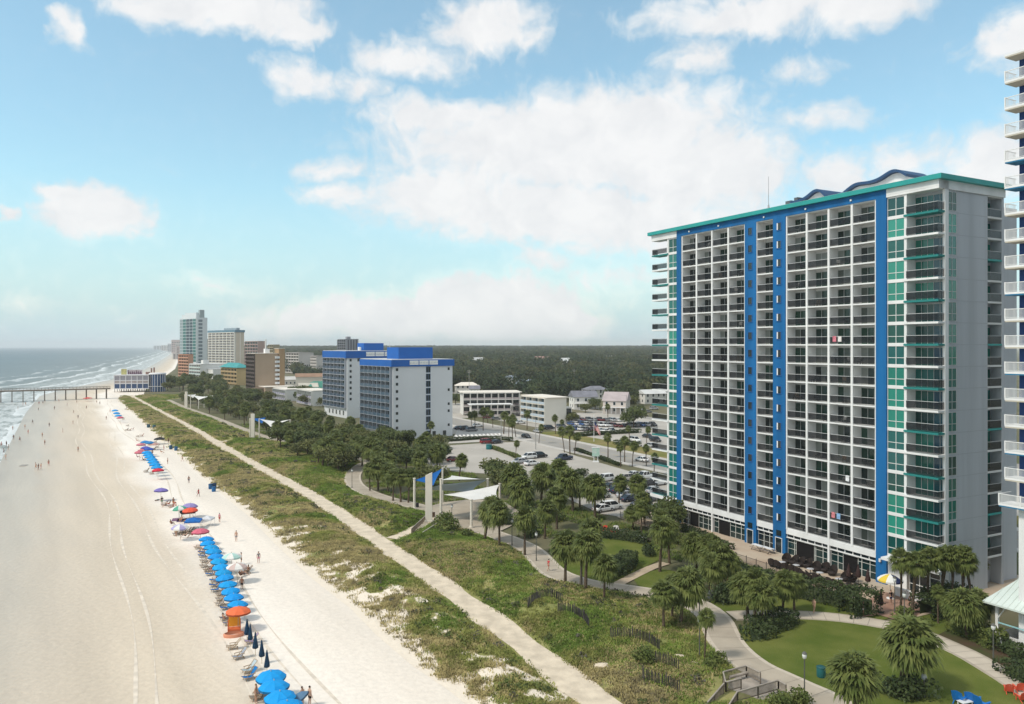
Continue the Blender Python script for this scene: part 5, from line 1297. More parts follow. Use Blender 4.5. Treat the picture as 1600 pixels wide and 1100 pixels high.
# sabal palms: (base px, base py, height of the whole tree in px, label)
def palms(rows, group):
    for k, (px, py, hp, lab) in enumerate(rows):
        x, y = G(px, py); h = hp*y/F
        p = PALMS[(k*3+int(px)) % len(PALMS)]
        base = {0:4.6,1:5.4,2:3.9,3:5.0,4:4.3}[PALMS.index(p)] + 1.3
        o = put(p, px, py, lab, 'palm', group, h/base)
        if py > 1050 and hp > 90: o.scale = (o.scale[0]*1.08, o.scale[1]*1.08, o.scale[2])
C1 = 'in the row between the shade sails and the lawn'
palms([(757.5,847,62,'cabbage palm just beyond the white sail post, first in the row along the curved walk'),
 (780,856,68,'cabbage palm second in the row along the curved walk after the white sails'),
 (820,868,74,'cabbage palm third in the row along the curved walk, with a thick crown'),
 (851,841,54,'cabbage palm across the walk from the third palm, by the dark hedge'),
 (883,916,74,'cabbage palm beside the person in red, on the outer edge of the walk'),
 (908,921,78,'cabbage palm in a clump of three near the person in red, its tallest'),
 (915,927,86,'cabbage palm with a broad crown just behind the clump near the red shirt'),
 (944,942,66,'cabbage palm standing alone in dune grass where the walk turns'),
 (926,878,62,'cabbage palm behind the clump, beside the small oval lawn'),
 (895,800,58,'cabbage palm at the corner of the parking lot, over the white car'),
 (930,812,66,'bushy cabbage palm between the oval lawn and the parked white cars'),
 (869,775,52,'cabbage palm at the lot edge beyond the hedge, crown over a red shrub'),
 (846,788,56,'cabbage palm between the white sails and the lot, thick with dead fronds'),
 (805,795,60,'cabbage palm close to the big white sail on its landward side'),
 (822,815,62,'cabbage palm behind the sail square, crown joined to its neighbour'),
 (870,826,60,'cabbage palm with pale trunk set back from the walk near a bench'),
 (906,792,46,'small cabbage palm next to the white car on the lot edge'),
 (967,793,46,'cabbage palm with a bare trunk near the tower corner and parked cars'),
 (996,795,48,'cabbage palm nearest of two against the tower glass corner and cars'.replace('nearest of two', 'second of two')),
 (1031,893,78,'broad cabbage palm in front of the tower entrance, dark and full'),
 (1046,880,70,'cabbage palm pressed against the broad one before the tower'),
 (1107,906,66,'cabbage palm with brown hanging fronds under the blue shaft of the tower'),
 (1126,921,68,'cabbage palm with an orange skirt of dead fronds by the plaza fence'),
 (1090,898,58,'cabbage palm between the broad palm and the plaza fence'),
 (1140,925,60,'cabbage palm last along the plaza fence before the dark chairs'),
 (1107,931,62,'cabbage palm on the small lawn near the plaza, slim and dark'),
 (1064,976,84,'tall cabbage palm at the inner bend of the promenade'),
 (1037,986,72,'cabbage palm leaning in dune grass at the outer bend of the promenade'),
 (1050,968,60,'cabbage palm tucked behind the leaning one at the promenade bend'),
 (1179,973,84,'cabbage palm in the round planting bed where two paths meet, tallest there'),
 (1190,981,70,'cabbage palm with a yellow flower spray in the round planting bed'),
 (1222,960,70,'cabbage palm at the edge of the round planting bed beside the path'),
 (1168,966,66,'cabbage palm behind the tallest one in the round planting bed'),
 (1241,956,56,'cabbage palm on the grass strip below the row of dark chairs'),
 (1410,1073,100,'huge cabbage palm alone at the far edge of the round lawn'.replace('far edge', 'garden edge')),
 (1340,1142,112,'wide cabbage palm rising from the bottom of the round lawn by the bin'),
 (578,767,44,'cabbage palm at the inner side of the far walk bend, first of the bend'),(591,766,46,'cabbage palm second at the far walk bend, beside the first'),(614,783,50,'cabbage palm in a row of three before the blue sail, toward the pier'),(626,785,50,'cabbage palm in the middle of the row of three before the blue sail'),(638,786,48,'cabbage palm in the row of three closest to the blue sail post'),(504,731,40,'cabbage palm standing clear at the dune side of the belt'),(527,736,42,'cabbage palm by the dark hedge where the walk bend begins'),(566,728,44,'cabbage palm hiding the end of the walk bend'),(582,738,46,'cabbage palm inside the walk bend beside the thicket'),(556,722,42,'cabbage palm over the far end of the walk bend'),
 (1511,998,72,'cabbage palm beside the mint roofed pavilion, leaning over the bed'),
 (1523,993,66,'cabbage palm touching the pavilion roof edge'),
 (1498,990,60,'cabbage palm in the dark planting before the pavilion'),
 ], 'cabbage palms in the beach park')
for k, (px, py, hp, lab) in enumerate([(1101,1033,72,'small slim palm alone at the outer kerb of the promenade'),(1466,974,56,'slim pale trunked palm in front of the dark hedge by the tower'),
   (1407,955,92,'tall dark trunked palm beside the striped umbrella'),(1425,960,96,'tall palm second from the striped umbrella at the tower foot'),(1448,956,97,'tall palm before the glass corner of the tower'),
   (1467,957,98,'tall palm under the white canopy corner of the tower'),(1486,958,98,'tall palm between the canopy corner and the grey flank'),(1505,959,100,'tall palm against the grey flank of the tower, fuller one'),(1521,961,96,'tall palm last along the grey flank of the tower'),
   (1538,915,40,'short palm in the corner bed by the pavilion roof')]):
    x, y = G(px, py); put(SLIM[k % 2], px, py, lab, 'palm', 'slim palms at the tower foot', hp*y/F/(7.2 if k % 2 == 0 else 6.5))
LOTP = [(738,671,26,'palm by the white hotel pool deck, first from the hotel'),(743,672,28,'palm close beside the first one at the pool deck'),(755,673,32,'palm over the parked cars behind the pool deck'),(787,678,34,'palm at the end of the row of white loungers'),(795,684,32,'full palm just past the white loungers'),(801,686,30,'palm in the clump past the white loungers, its middle one'),(806,683,32,'palm in the clump past the white loungers beside the street'),(823.5,671,30,'palm on the street edge before the cream motel'),
 (842,693,27,'palm by the street, alone between two driveways'),(868,678,28,'palm in front of the blank motel end wall'),(882,707,38,'palm at the lot entrance, first of three'),(890.5,710,44,'palm at the lot entrance, tallest of three'),(898,710,33,'palm at the lot entrance, last of three'),(950,715,36,'palm alone on the kerb strip by the mint kiosk'),
 (969.6,729,36,'palm on the kerb island, seaward of its group of three'),(976,722,38,'palm on the kerb island, middle of its group'),(988,729,40,'palm on the kerb island, beside the tower corner'),(1010,728,30,'palm by the white car next to the tower corner'),(806,717,26,'small palm on the planted strip inside the parking lot'),(984,690,24,'palm between the far lot and the street'),(1010,694,26,'palm beside dark cars near the tower edge'),(878,676,20,'small palm beside the motel stair tower'),
 (770,668,24,'palm across the street from the gallery motel'),(762,661,24,'palm at the gallery motel drive'),(720,640,22,'palm in the courtyard between hotel and gallery motel'),(950,655,24,'palm in front of the pink house'),(672,690,30,'palm at the foot of the white hotel end wall'),(1022,742,34,'palm half behind the tower corner by the parked truck')]
for k, (px, py, hp, lab) in enumerate(LOTP):
    x, y = G(px, py); put(SLIM[k % 2], px, py, lab, 'palm', 'palms on the parking lots and street', hp*y/F/(7.0 if k % 2 == 0 else 6.4))
# belt of palms and bushy trees between the dunes and the hotels
def scatter(poly, n, mind, seed, avoid=()):
    r = np.random.default_rng(seed); P = np.array(poly); out = []
    lo, hi = P.min(0), P.max(0); tries = 0
    while len(out) < n and tries < 20000:
        tries += 1; p = lo + (hi-lo)*r.random(2)
        if not inside(np.array([p[0]]), np.array([p[1]]), P)[0]: continue
        if any((p[0]-q[0])**2+(p[1]-q[1])**2 < mind*mind for q in out): continue
        if min(dist_line(np.array([p[0]]), np.array([p[1]]), PROML)[0], dist_line(np.array([p[0]]), np.array([p[1]]), PROM2)[0]) < 2.6: continue
        if inside(np.array([p[0]]), np.array([p[1]]), np.array(sq))[0]: continue
        if any((p[0]-q[0])**2+(p[1]-q[1])**2 < q[2]**2 for q in avoid): continue
        out.append((float(p[0]), float(p[1])))
    return out
def belt(pxpoly, n, mind, seed, phrase, group, palmshare=.45, sc=1.0, sortdir=1, protos=None):
    pts = scatter([G(*p) for p in pxpoly], n, mind, seed)
    pts.sort(key=lambda q: sortdir*q[1]); np_, nt_ = 0, 0
    r = random.Random(seed)
    for (x, y) in pts:
        if r.random() < palmshare:
            put(r.choice(PALMS), 0, 0, '%s palm %s' % (nth(np_), phrase), 'palm', group, sc*(.9+.35*r.random()), xy=(x, y)); np_ += 1
        else:
            put(r.choice(protos or TREES), 0, 0, '%s dark bushy tree %s' % (nth(nt_), phrase), 'tree', group, sc*(.75+.4*r.random()), xy=(x, y)); nt_ += 1
belt([(597,720),(640,708),(700,716),(722,742),(776,742),(800,768),(800,784),(690,778),(655,766),(600,762),(580,748)], 20, 4.8, 101, 'of the thicket behind the sails, counted from the sails', 'thicket between the sails and the parking lot', .40)
belt([(556,735),(596,725),(610,760),(640,782),(600,772),(560,758)], 8, 3.6, 102, 'in the bend of the walk, counted from the sails', 'trees in the bend of the promenade', .75, .95)
belt([(420,684),(500,690),(560,696),(600,706),(590,722),(570,738),(520,738),(470,722),(430,700)], 40, 4.6, 103, 'of the belt before the white hotel, counted from the hotel', 'tree belt before the white hotel', .5, .95)
belt([(300,640),(400,640),(480,652),(545,676),(566,690),(500,688),(420,680),(350,662)], 46, 6.0, 104, 'of the belt before the motels, counted from the white hotel', 'tree belt before the motels', .35, 1.05)
belt([(258,612),(330,606),(400,622),(450,642),(400,638),(330,640),(268,628)], 36, 8.0, 105, 'of the belt before the tan block, counted from the motels', 'tree belt before the tan block', .2, 1.15)
belt([(256,604),(300,596),(350,602),(390,614),(330,608),(262,612)], 24, 10.0, 106, 'of the belt before the yellow block, counted from the tan block', 'tree belt before the yellow block', .1, 1.3)
belt([(455,618),(505,612),(510,640),(470,632)], 8, 9.0, 107, 'behind the low white motels', 'trees behind the low white motels', .1, 1.2)
belt([(560,690),(600,690),(640,704),(690,700),(690,706),(640,712),(600,708)], 12, 4.2, 108, 'at the foot of the white hotel, counted from the parking lot', 'trees at the foot of the white hotel', .5, .8)
belt([(975,806),(1030,806),(1052,826),(1050,850),(1010,838),(980,830)], 7, 3.8, 109, 'between the parked cars and the tower plaza', 'trees between the cars and the tower plaza', .5, .72)
# single trees on the street side
for k, (px, py, s, lab) in enumerate([(990,668,.8,'round dark tree in the far lot beside a tall pole'),(982,640,.8,'tree behind the far parking lot with a tall crown'),(930,640,.55,'round tree before the white house'),(915,645,.5,'low tree between the white house and the lot'),(990,630,.7,'tree behind the pink house toward the tower'),(1010,625,.7,'brownish tree near the tower edge'),(962,632,.5,'tree between the white and pink houses'),(893,662,.5,'tree beside the motel stair tower'),(830,612,.8,'tree beside the hipped hall'),(870,620,.8,'tree behind the cream motel'),(760,606,.8,'tree between the flat house and the hall'),(725,612,.7,'tree against the small white cottage'),(712,632,.6,'tree behind the white hotel end wall'),(855,606,.9,'tree beyond the cream motel roof')]):
    put(BIGT[k % 2], px, py, lab, 'tree', 'street trees inland', s)
# shrubs and hedges
def hedge(ptsxy, w, h, label, seed, m=None, dens=95, name='hedge'):
    r = np.random.default_rng(seed); p = resample(ptsxy, .4); L = len(p)*.4; n = int(L*(w+2*h)*dens*.5)
    k = r.integers(0, len(p), n); t = np.gradient(p, axis=0); t /= np.linalg.norm(t, axis=1)[:,None]; nr = np.c_[-t[:,1], t[:,0]]
    u = r.random(n)*2-1; side = r.random(n) < .55
    lat = np.where(side, np.sign(u)*(.82+.25*r.random(n)), u); zz = np.where(side, r.random(n), .85+.22*r.random(n))
    bump = 1 + .18*np.sin(k*.4/1.1*2)*np.cos(k*.4/.7)
    c = np.c_[p[k] + nr[k]*(lat*w/2*bump)[:,None] + r.normal(0,.08,(n,2)), zz*h*bump]
    nrm = r.normal(size=(n,3)); nrm[:,2] += .5; nrm /= np.linalg.norm(nrm, axis=1)[:,None]
    a = np.cross(nrm, r.normal(size=(n,3))); a /= np.linalg.norm(a, axis=1)[:,None]; b = np.cross(nrm, a); s = (.10+.10*r.random(n))[:,None]
    V = np.stack([c-a*s, c+b*s*.7, c+a*s, c-b*s*.7], 1).reshape(-1, 3); V[:,2] = np.maximum(V[:,2], .02)
    o = link(name, npmesh(name, V, np.arange(n*4).reshape(n,4), [m or leaf['hedge']]))
    # dense heart so that no light shows through
    q = MB(); ribbon_mb(q, p[2:-2] if len(p) > 6 else p, w*.55, h*.62, 0, h=h*.6); me = q.data('heart', [m or leaf['hedge']])
    hv = link('stem', me, o)
    tag(o, label, 'hedge'); return o
PH = lambda *q: [G(*p) for p in q]
hedge(PH((1150,905),(1200,918),(1245,928)), 2.2, 1.9, 'dark hedge under the plaza fence, first stretch from the entrance palms', 51)
hedge(PH((1245,930),(1300,942),(1330,950)), 2.6, 2.2, 'dark hedge under the row of dark plaza chairs, middle stretch', 52)
hedge(PH((1318,962),(1342,960),(1360,954)), 2.8, 2.6, 'big rounded hedge at the end of the plaza chairs by the brick path', 53)
hedge(PH((1062,828),(1100,842),(1140,860)), 1.6, 1.0, 'low hedge along the plaza in front of the tower doors', 54)
hedge(PH((935,838),(975,842),(1015,850)), 2.2, 1.3, 'dark hedge behind the small oval lawn', 55)
hedge(PH((940,905),(962,900),(975,890),(985,878)), 2.4, 1.8, 'dark rounded hedge between the palm clump and the oval lawn', 56, leaf['hedge'])
hedge(PH((1165,985),(1190,987),(1215,980),(1232,970)), 2.4, 1.3, 'dark shrub border of the round planting bed', 57)
hedge(PH((1158,996),(1180,998),(1200,992)), 2.0, 1.0, 'low shrub border on the lawn side of the round bed', 58)
hedge(PH((1440,965),(1480,955),(1500,945)), 3.0, 2.4, 'tall dark hedge against the terrace wall of the tower', 59)
hedge(PH((1490,985),(1530,1000),(1560,1015)), 2.2, 1.6, 'mixed shrub border in the planting before the pavilion', 60, leaf['bush'])
hedge(PH((1556,1012),(1580,1022),(1610,1040)), 1.6, 1.2, 'dark hedge along the pavilion fence', 61)
hedge(PH((1568,1046),(1592,1060),(1620,1074)), 2.0, 1.1, 'dark shrub mass by the garden path at the pavilion', 62)
hedge(PH((700,690),(755,686),(800,689)), 1.4, 1.1, 'clipped hedge between the pool deck and the parking lot', 63)
hedge(PH((768,700),(800,712),(812,718)), 1.4, .8, 'low planted strip inside the parking lot', 64, leaf['bush'])
hedge(PH((900,704),(935,716),(968,728)), 1.2, .8, 'low hedge along the street side of the parking lot', 65)
hedge(PH((875,748),(895,746),(914,742)), 2.0, 1.4, 'hedge island in the parking lot beside a dark bin', 66)
hedge(PH((845,742),(860,738),(872,738)), 2.0, 1.5, 'reddish shrub patch among palms at the lot edge', 67, mat('red_leaf', (.10,.035,.03), .7, .2, color2=(.06,.06,.02), scale=1.2))
hedge(PH((905,682),(945,679),(1000,676)), 1.6, 1.3, 'hedge between the far parked cars and the verge', 68)
hedge(PH((960,694),(985,696),(1000,698)), 1.6, 1.3, 'dark hedge beside the street palms before the tower', 69)
BL_ = [(1000,1045,1.0,0,'green bush on the dune by the wooden stair'),(1120,1040,.9,0,'bright bush at the kerb near the small slim palm'),(1110,1050,.8,2,'low bush beside the wooden deck'),(1243,1104,1.0,0,'green bush under the deck railing by the lamp post'),(1212,1112,1.0,0,'green bush at the lower end of the deck railing'),(1400,1085,1.0,1,'dark bush at the foot of the huge palm'),(1425,1092,1.1,1,'dark bush beside the lamp on the lawn'),
   (690,826,1.6,0,'green bush under the sail post on the dune side'),(703,834,1.4,0,'green bush spreading from the sail square to the dunes'),(730,842,1.2,2,'low green bush along the edge of the sail square'),(1130,900,1.1,1,'dark bush by the bench on the small lawn'),(1098,905,1.0,1,'dark bush between the broad palm and the fence'),
   (1075,920,1.0,1,'dark bush at the promenade bend'),(1130,940,1.3,1,'dark bush mass inside the promenade bend'),(1150,940,1.2,1,'dark bush next to the mass inside the bend'),(1440,978,.9,2,'pale bush at the corner of garden path and brick path'),(1410,962,1.0,2,'brownish bush before the tall trunks by the striped umbrella'),(895,875,1.1,0,'bush behind the clump of palms near the red shirt'),(880,850,1.2,1,'dark bush between the walk and the oval lawn'),(905,862,1.1,1,'dark bush next to the one by the oval lawn'),(790,820,1.3,1,'dark bush under the palms by the sail square'),(830,838,1.2,1,'dark bush in the shade behind the walk'),(865,812,1.4,0,'green bush before the lot, below the palms'),(1060,850,1.2,0,'bush by the tower corner fence'),(1015,868,1.0,1,'dark bush on the far side of the oval lawn')]
for px, py, s, k, lab in BL_:
    o = put(BUSH[k], px, py, lab, 'bush', 'bushes in the park', s)

# ------------------------------------------------------------------ dune grass (one uncountable cover)
def grass():
    r = np.random.default_rng(5)
    def field(n, y0, y1, power):
        y = y0 + (y1-y0)*r.random(n)**power; a = x_dune(y)-1.5; b = x_prom(y)-1.8
        x = a + (b-a)*r.random(n); return x, y
    parts = [field(52000, 55, 130, 1.15), field(42000, 120, 230, 1.2), field(26000, 215, 500, 1.3)]
    X = np.concatenate([p[0] for p in parts]); Y = np.concatenate([p[1] for p in parts])
    keep = (dist_line(X, Y, PATHL) > 1.75 + .6*r.random(len(X))) & (dist_line(X, Y, PROML) > 2.3) & (dist_line(X, Y, PROM2) > 2.1) & ~inside(X, Y, np.array(sq))
    for l in LINKS: keep &= dist_line(X, Y, l) > 1.3
    dk = np.array([G(*p) for p in ((1215,1055),(1236,1092),(1160,1112),(1120,1110),(1085,1112),(1118,1066),(1162,1040))]); keep &= ~inside(X, Y, dk)
    cv = cover_of(X, Y); dens = fbm(X, Y, 3.2, 77)
    keep &= r.random(len(X)) < np.maximum(cv, .16*((X-x_dune(Y)) > .5))*np.clip((dens-.22)*3.2, .12, 1)
    X, Y = X[keep], Y[keep]; n = len(X); dens = dens[keep]
    Z = dune_h(X, Y)
    zone = fbm(X, Y, 8, 55); f = (X-x_dune(Y))/(x_prom(Y)-x_dune(Y))
    far = np.clip((Y-110)/250, 0, 1)
    nb = 13; N = n*nb
    k = np.repeat(np.arange(n), nb)
    tall = fbm(X, Y, 5, 66); sz = (.10+.42*tall[k]**1.2+.16*r.random(N))*(1+.9*far[k])
    ang = r.random(N)*6.28; lean = .35+.75*r.random(N)
    bx = X[k] + r.normal(0,.24,N)*(1+far[k]); by = Y[k] + r.normal(0,.24,N)*(1+far[k]); bz = Z[k]
    tx = bx+np.cos(ang)*lean*sz*.7; ty = by+np.sin(ang)*lean*sz*.7; tz = bz+sz*(1.05-.55*lean)
    w = .030*(1+2.4*far[k])*(.7+.9*r.random(N)); px, py = -np.sin(ang)*w, np.cos(ang)*w
    mx, my, mz = (bx+tx)/2, (by+ty)/2, (bz+tz)/2+.12*sz
    V = np.stack([np.c_[bx+px, by+py, bz-.03], np.c_[bx-px, by-py, bz-.03], np.c_[mx-px*1.1, my-py*1.1, mz], np.c_[tx, ty, tz], np.c_[mx+px*1.1, my+py*1.1, mz]], 1).reshape(-1, 3)
    b5 = np.arange(N)*5; Fq = np.vstack([np.c_[b5, b5+1, b5+2, b5+4]])
    Ft = np.c_[b5+4, b5+2, b5+3, b5+3]
    # colour by species patch: green, olive, straw, grey-brown
    q = zone + .07*(r.random(n)-.5) + .24*(.40-f)
    m = np.where(q < .36, 0, np.where(q < .50, 1, np.where(q < .62, 2, np.where(q < .66, 3, 2))))
    m = np.where((r.random(n) < .05), 2, m); m = np.where((f > .55) & (r.random(n) < .35), np.where(r.random(n) < .7, 0, 4), m)
    quads = np.vstack([Fq, np.c_[b5+4, b5+2, b5+3, b5+4]])
    tri = np.c_[b5+4, b5+2, b5+3]
    allt = np.vstack([np.c_[b5, b5+1, b5+2], np.c_[b5, b5+2, b5+4], tri])
    me = npmesh('dune_grass', V, allt, [mat('grass_green', (.185,.27,.055), .8, .15, vary=.25, scale=.6, upn=.8), mat('grass_olive', (.32,.335,.10), .8, .15, vary=.25, scale=.6, upn=.8), mat('grass_straw', (.52,.44,.21), .85, .1, vary=.2, scale=.6, upn=.8), mat('grass_brown', (.33,.28,.165), .85, .1, vary=.2, scale=.6, upn=.8), mat('grass_bright', (.24,.34,.06), .8, .15, vary=.2, scale=.6, upn=.8)], np.tile(m[k], 3))
    tag(link('dune_grass', me), 'tufts of green and straw coloured grass covering the dunes', 'grass', kind='stuff')
    # low creeping shrubs
    n = 3800; y = 55+330*r.random(n)**1.5; a = x_dune(y)+3; b = x_prom(y)-2.4; x = a+(b-a)*r.random(n)
    keep = (dist_line(x, y, PATHL) > 2.6) & (fbm(x, y, 6, 91) > .50) & (cover_of(x, y) > .6) & ~inside(x, y, np.array(sq))
    for l in LINKS: keep &= dist_line(x, y, l) > 1.8
    keep &= ~inside(x, y, dk)
    x, y = x[keep], y[keep]; n = len(x); z = dune_h(x, y); nl = 24; k = np.repeat(np.arange(n), nl)
    R0 = (.35+.55*r.random(n))[k]; d = r.normal(size=(n*nl,3)); d /= np.linalg.norm(d, axis=1)[:,None]; d[:,2] = abs(d[:,2])*.8
    c = np.c_[x[k], y[k], z[k]] + d*R0[:,None]*(.5+.5*r.random(n*nl))[:,None]
    nr = d + r.normal(size=(n*nl,3))*.6; nr /= np.linalg.norm(nr, axis=1)[:,None]; a_ = np.cross(nr, r.normal(size=(n*nl,3))); a_ /= np.linalg.norm(a_, axis=1)[:,None]; b_ = np.cross(nr, a_)
    s = ((.11+.09*r.random(n*nl))*(1+1.2*np.clip((y[k]-110)/200,0,1)))[:,None]
    V = np.stack([c-a_*s, c+b_*s*.7, c+a_*s, c-b_*s*.7], 1).reshape(-1, 3)
    mi = np.where(r.random(n) < .45, 0, np.where(r.random(n) < .6, 1, 2))[k]
    me = npmesh('dune_shrub_cover', V, np.arange(len(V)).reshape(-1,4), [leaf['bush'], mat('shrub_dark', (.12,.15,.055), .8, .15, vary=.2, scale=.6, upn=.8), mat('shrub_grey', (.165,.155,.12), .85, .1, vary=.2, scale=.6, upn=.8)], mi)
    tag(link('dune_shrub_cover', me), 'low creeping shrubs spread over the landward dunes', 'ground cover', kind='stuff')
    # weeds and rough grass under the park trees
    n = 30000; y = 70+260*r.random(n)**1.4; x = x_prom(y)+2.4+r.random(n)*28
    ts_t = (x-P0[0])*U[0]+(y-P0[1])*U[1]; ts_s = (x-P0[0])*Vv[0]+(y-P0[1])*Vv[1]
    keep = (ts_s < -9.5) & (ts_t < 52)
    for l in (PROML, PROM2, BRL, FOOTL): keep &= dist_line(x, y, l) > 2.6
    keep &= ~inside(x, y, np.array(sq)) & ~inside(x, y, np.array([G(*p) for p in LOT]))
    keep &= fbm(x, y, 5, 17) > .47
    for o in bpy.data.objects:
        if o.name.startswith('lawn'):
            vs = np.array([tuple(v.co[:2]) for v in o.data.vertices]); keep &= ~inside(x, y, vs)
    x, y = x[keep], y[keep]; n = len(x); nb = 7; k = np.repeat(np.arange(n), nb); N = n*nb
    ang = r.random(N)*6.28; sz = .25+.45*r.random(N); bx = x[k]+r.normal(0,.2,N); by = y[k]+r.normal(0,.2,N)
    w = .05+.04*r.random(N); tx = bx+np.cos(ang)*sz*.6; ty = by+np.sin(ang)*sz*.6
    V = np.stack([np.c_[bx-np.sin(ang)*w, by+np.cos(ang)*w, np.full(N,-.06)], np.c_[bx+np.sin(ang)*w, by-np.cos(ang)*w, np.full(N,-.06)], np.c_[tx, ty, sz*.8]], 1).reshape(-1,3)
    me = npmesh('rough_grass', V, np.arange(N*3).reshape(-1,3), [MATS['grass_green'], MATS['grass_olive'], MATS['shrub_dark']], np.where(r.random(n) < .5, 0, np.where(r.random(n) < .45, 1, 2))[k])
    tag(link('rough_grass', me), 'rough grass and weeds under the park palms', 'grass', kind='stuff')
grass()

# ------------------------------------------------------------------ the far wood
def wood():
    r = np.random.default_rng(9)
    def rows(n, d0, d1, a0, a1):
        d = np.sqrt(d0*d0 + (d1*d1-d0*d0)*r.random(n)); a = a0+(a1-a0)*r.random(n); return a*d, d
    sets = [(3600, 400, 800, -.14, .24, .78, 0), (900, 620, 950, -.34, -.22, .9, 0), (6500, 760, 1500, -.36, .27, 1.15, 0), (6500, 1400, 2800, -.37, .30, 1.9, 0), (6500, 2600, 7000, -.385, .33, 4.0, 0)]
    Vs = []; Ms = []
    for n, d0, d1, a0, a1, s, _ in sets:
        x, y = rows(n, d0, d1, a0, a1)
        t = (x-P0[0])*U[0]+(y-P0[1])*U[1]; sx = (x-P0[0])*Vv[0]+(y-P0[1])*Vv[1]
        keep = (sx > 60) & (x > x_dune(y)+150) & ~((t > -205) & (sx < 128)) & ~((sx < 128) & (t > -330))
        keep &= (fbm(x, y, 60, 13) > .36) | (y > 1500)
        for o in bpy.data.objects:            # clearings where houses stand
            if o.parent is None and o.get('category') in ('house', 'apartments', 'hall', 'motel', 'tower', 'hotel', 'high-rise', 'block', 'apartment block'):
                hx, hy = o.location[0], o.location[1]; rad = 16 if o.get('category') in ('house','hall') else 28
                keep &= ((x-hx-6)**2 + (y-hy-4)**2 > rad*rad) & ~((abs(x-hx-5-(y-hy)*hx/max(hy,1)) < rad*.75) & (y < hy) & (y > hy-60))
        x, y = x[keep], y[keep]; n = len(x)
        rise = np.clip((y-800)/2600, 0, 1)*17
        H = (8.5+6*r.random(n)+5*fbm(x, y, 120, 3))*np.where(y < 800, .8, 1.0)
        nl = 66 if d1 <= 800 else 58 if d1 <= 1500 else 34
        k = np.repeat(np.arange(n), nl); N = n*nl
        d = r.normal(size=(N,3)); d /= np.linalg.norm(d, axis=1)[:,None]; d[:,2] = d[:,2]*.8+.18
        W = (3.4+1.8*r.random(n))*(1 if d1 <= 800 else 1.15 if d1 <= 1500 else s*.9)
        rad = .72+.35*r.random(N); rad *= 1+.2*np.sin(d[:,0]*6+k)*np.sin(d[:,1]*7+k*2)
        c = np.c_[x[k], y[k], (H*.62+rise)[k]] + d*np.c_[W[k], W[k], (H*.42)[k]]*rad[:,None]
        nr = d*.7+r.normal(size=(N,3))*.5; nr /= np.linalg.norm(nr, axis=1)[:,None]; a_ = np.cross(nr, r.normal(size=(N,3))); a_ /= np.linalg.norm(a_, axis=1)[:,None]; b_ = np.cross(nr, a_)
        sl = (s*(.75+.7*r.random(N)))[:,None]
        Vs.append(np.stack([c-a_*sl, c+b_*sl*.7, c+a_*sl, c-b_*sl*.7], 1).reshape(-1,3)); 
        tint = fbm(x, y, 25, 44)+.25*(r.random(n)-.5)
        Ms.append(np.where(tint < .47, 0, np.where(tint < .62, 1, 2))[k])
    V = np.vstack(Vs); M_ = np.concatenate(Ms)
    fm = [mat('wood_leaf_dark', (.03,.047,.018), .7, .2, vary=.25, scale=.05, upn=.6), mat('wood_leaf', (.047,.064,.022), .7, .2, vary=.25, scale=.05, upn=.6), mat('wood_leaf_olive', (.075,.08,.028), .7, .2, vary=.25, scale=.05, upn=.6)]
    tag(link('forest', npmesh('forest', V, np.arange(len(V)).reshape(-1,4), fm, M_)), 'dark green wood stretching inland to the horizon', 'forest', kind='stuff')
    # rising land under the wood
    ysn = np.array([700,800,1200,1800,2600,3400,6000,12000.]); V = []
    for y in ysn:
        z = -.1+np.clip((y-800)/2600, 0, 1)*17 + (0 if y < 6000 else 12)
        for a in (-.34, -.2, 0, .2, .45): V.append((a*y if a > -.3 else max(a*y, x_dune(y)+200), y, z))
    Fq = [(i*5+j, i*5+j+1, (i+1)*5+j+1, (i+1)*5+j) for i in range(len(ysn)-1) for j in range(4)]
    tag(link('hills', npmesh('hills', np.array(V), np.array(Fq), [mat('wood_floor', (.045,.052,.022), .95, .1, vary=.3, scale=.02)])), kind='structure')
wood()
# ------------------------------------------------------------------ shade sails
sail_w = mat('sail_white', (.72,.70,.66), .8, .2, vary=.04, scale=.4); sail_b = mat('sail_blue', (.012,.13,.42), .7, .2, vary=.06, scale=.5); sail_g = mat('sail_ice', (.38,.47,.54), .8, .2); post_w = mat('post_cream', (.68,.63,.55), .7, .3, vary=.03, scale=.5)
def sail_mb(a, b, c, d=None, sag=.45, n=10):
    """stretched cloth with hollow edges between three or four tie points"""
    m = MB(); P = [np.array(q, float) for q in ((a, b, c, d) if d else (a, b, c, c))]
    cen = sum(P)/4; vs = []
    for i in range(n+1):
        for j in range(n+1):
            u, v = i/n, j/n
            p = P[0]*(1-u)*(1-v)+P[1]*u*(1-v)+P[2]*u*v+P[3]*(1-u)*v
            e = 4*max(u*(1-u)*(abs(v-.5)*2)**3, v*(1-v)*(abs(u-.5)*2)**3)
            p = p + (cen-p)*.13*e; p = p - np.array([0,0,sag*4*u*(1-u)*v*(1-v)*2])
            vs.append(tuple(p))
    fs = [(i*(n+1)+j, (i+1)*(n+1)+j, (i+1)*(n+1)+j+1, i*(n+1)+j+1) for i in range(n) for j in range(n)]
    m.add(vs, fs, 0, True); m.add([(x,y,z-.02) for x,y,z in vs], [f[::-1] for f in fs], 0, True)
    return m
def G3(px, py, z): x, y = G(px, py, z); return (x, y, z)
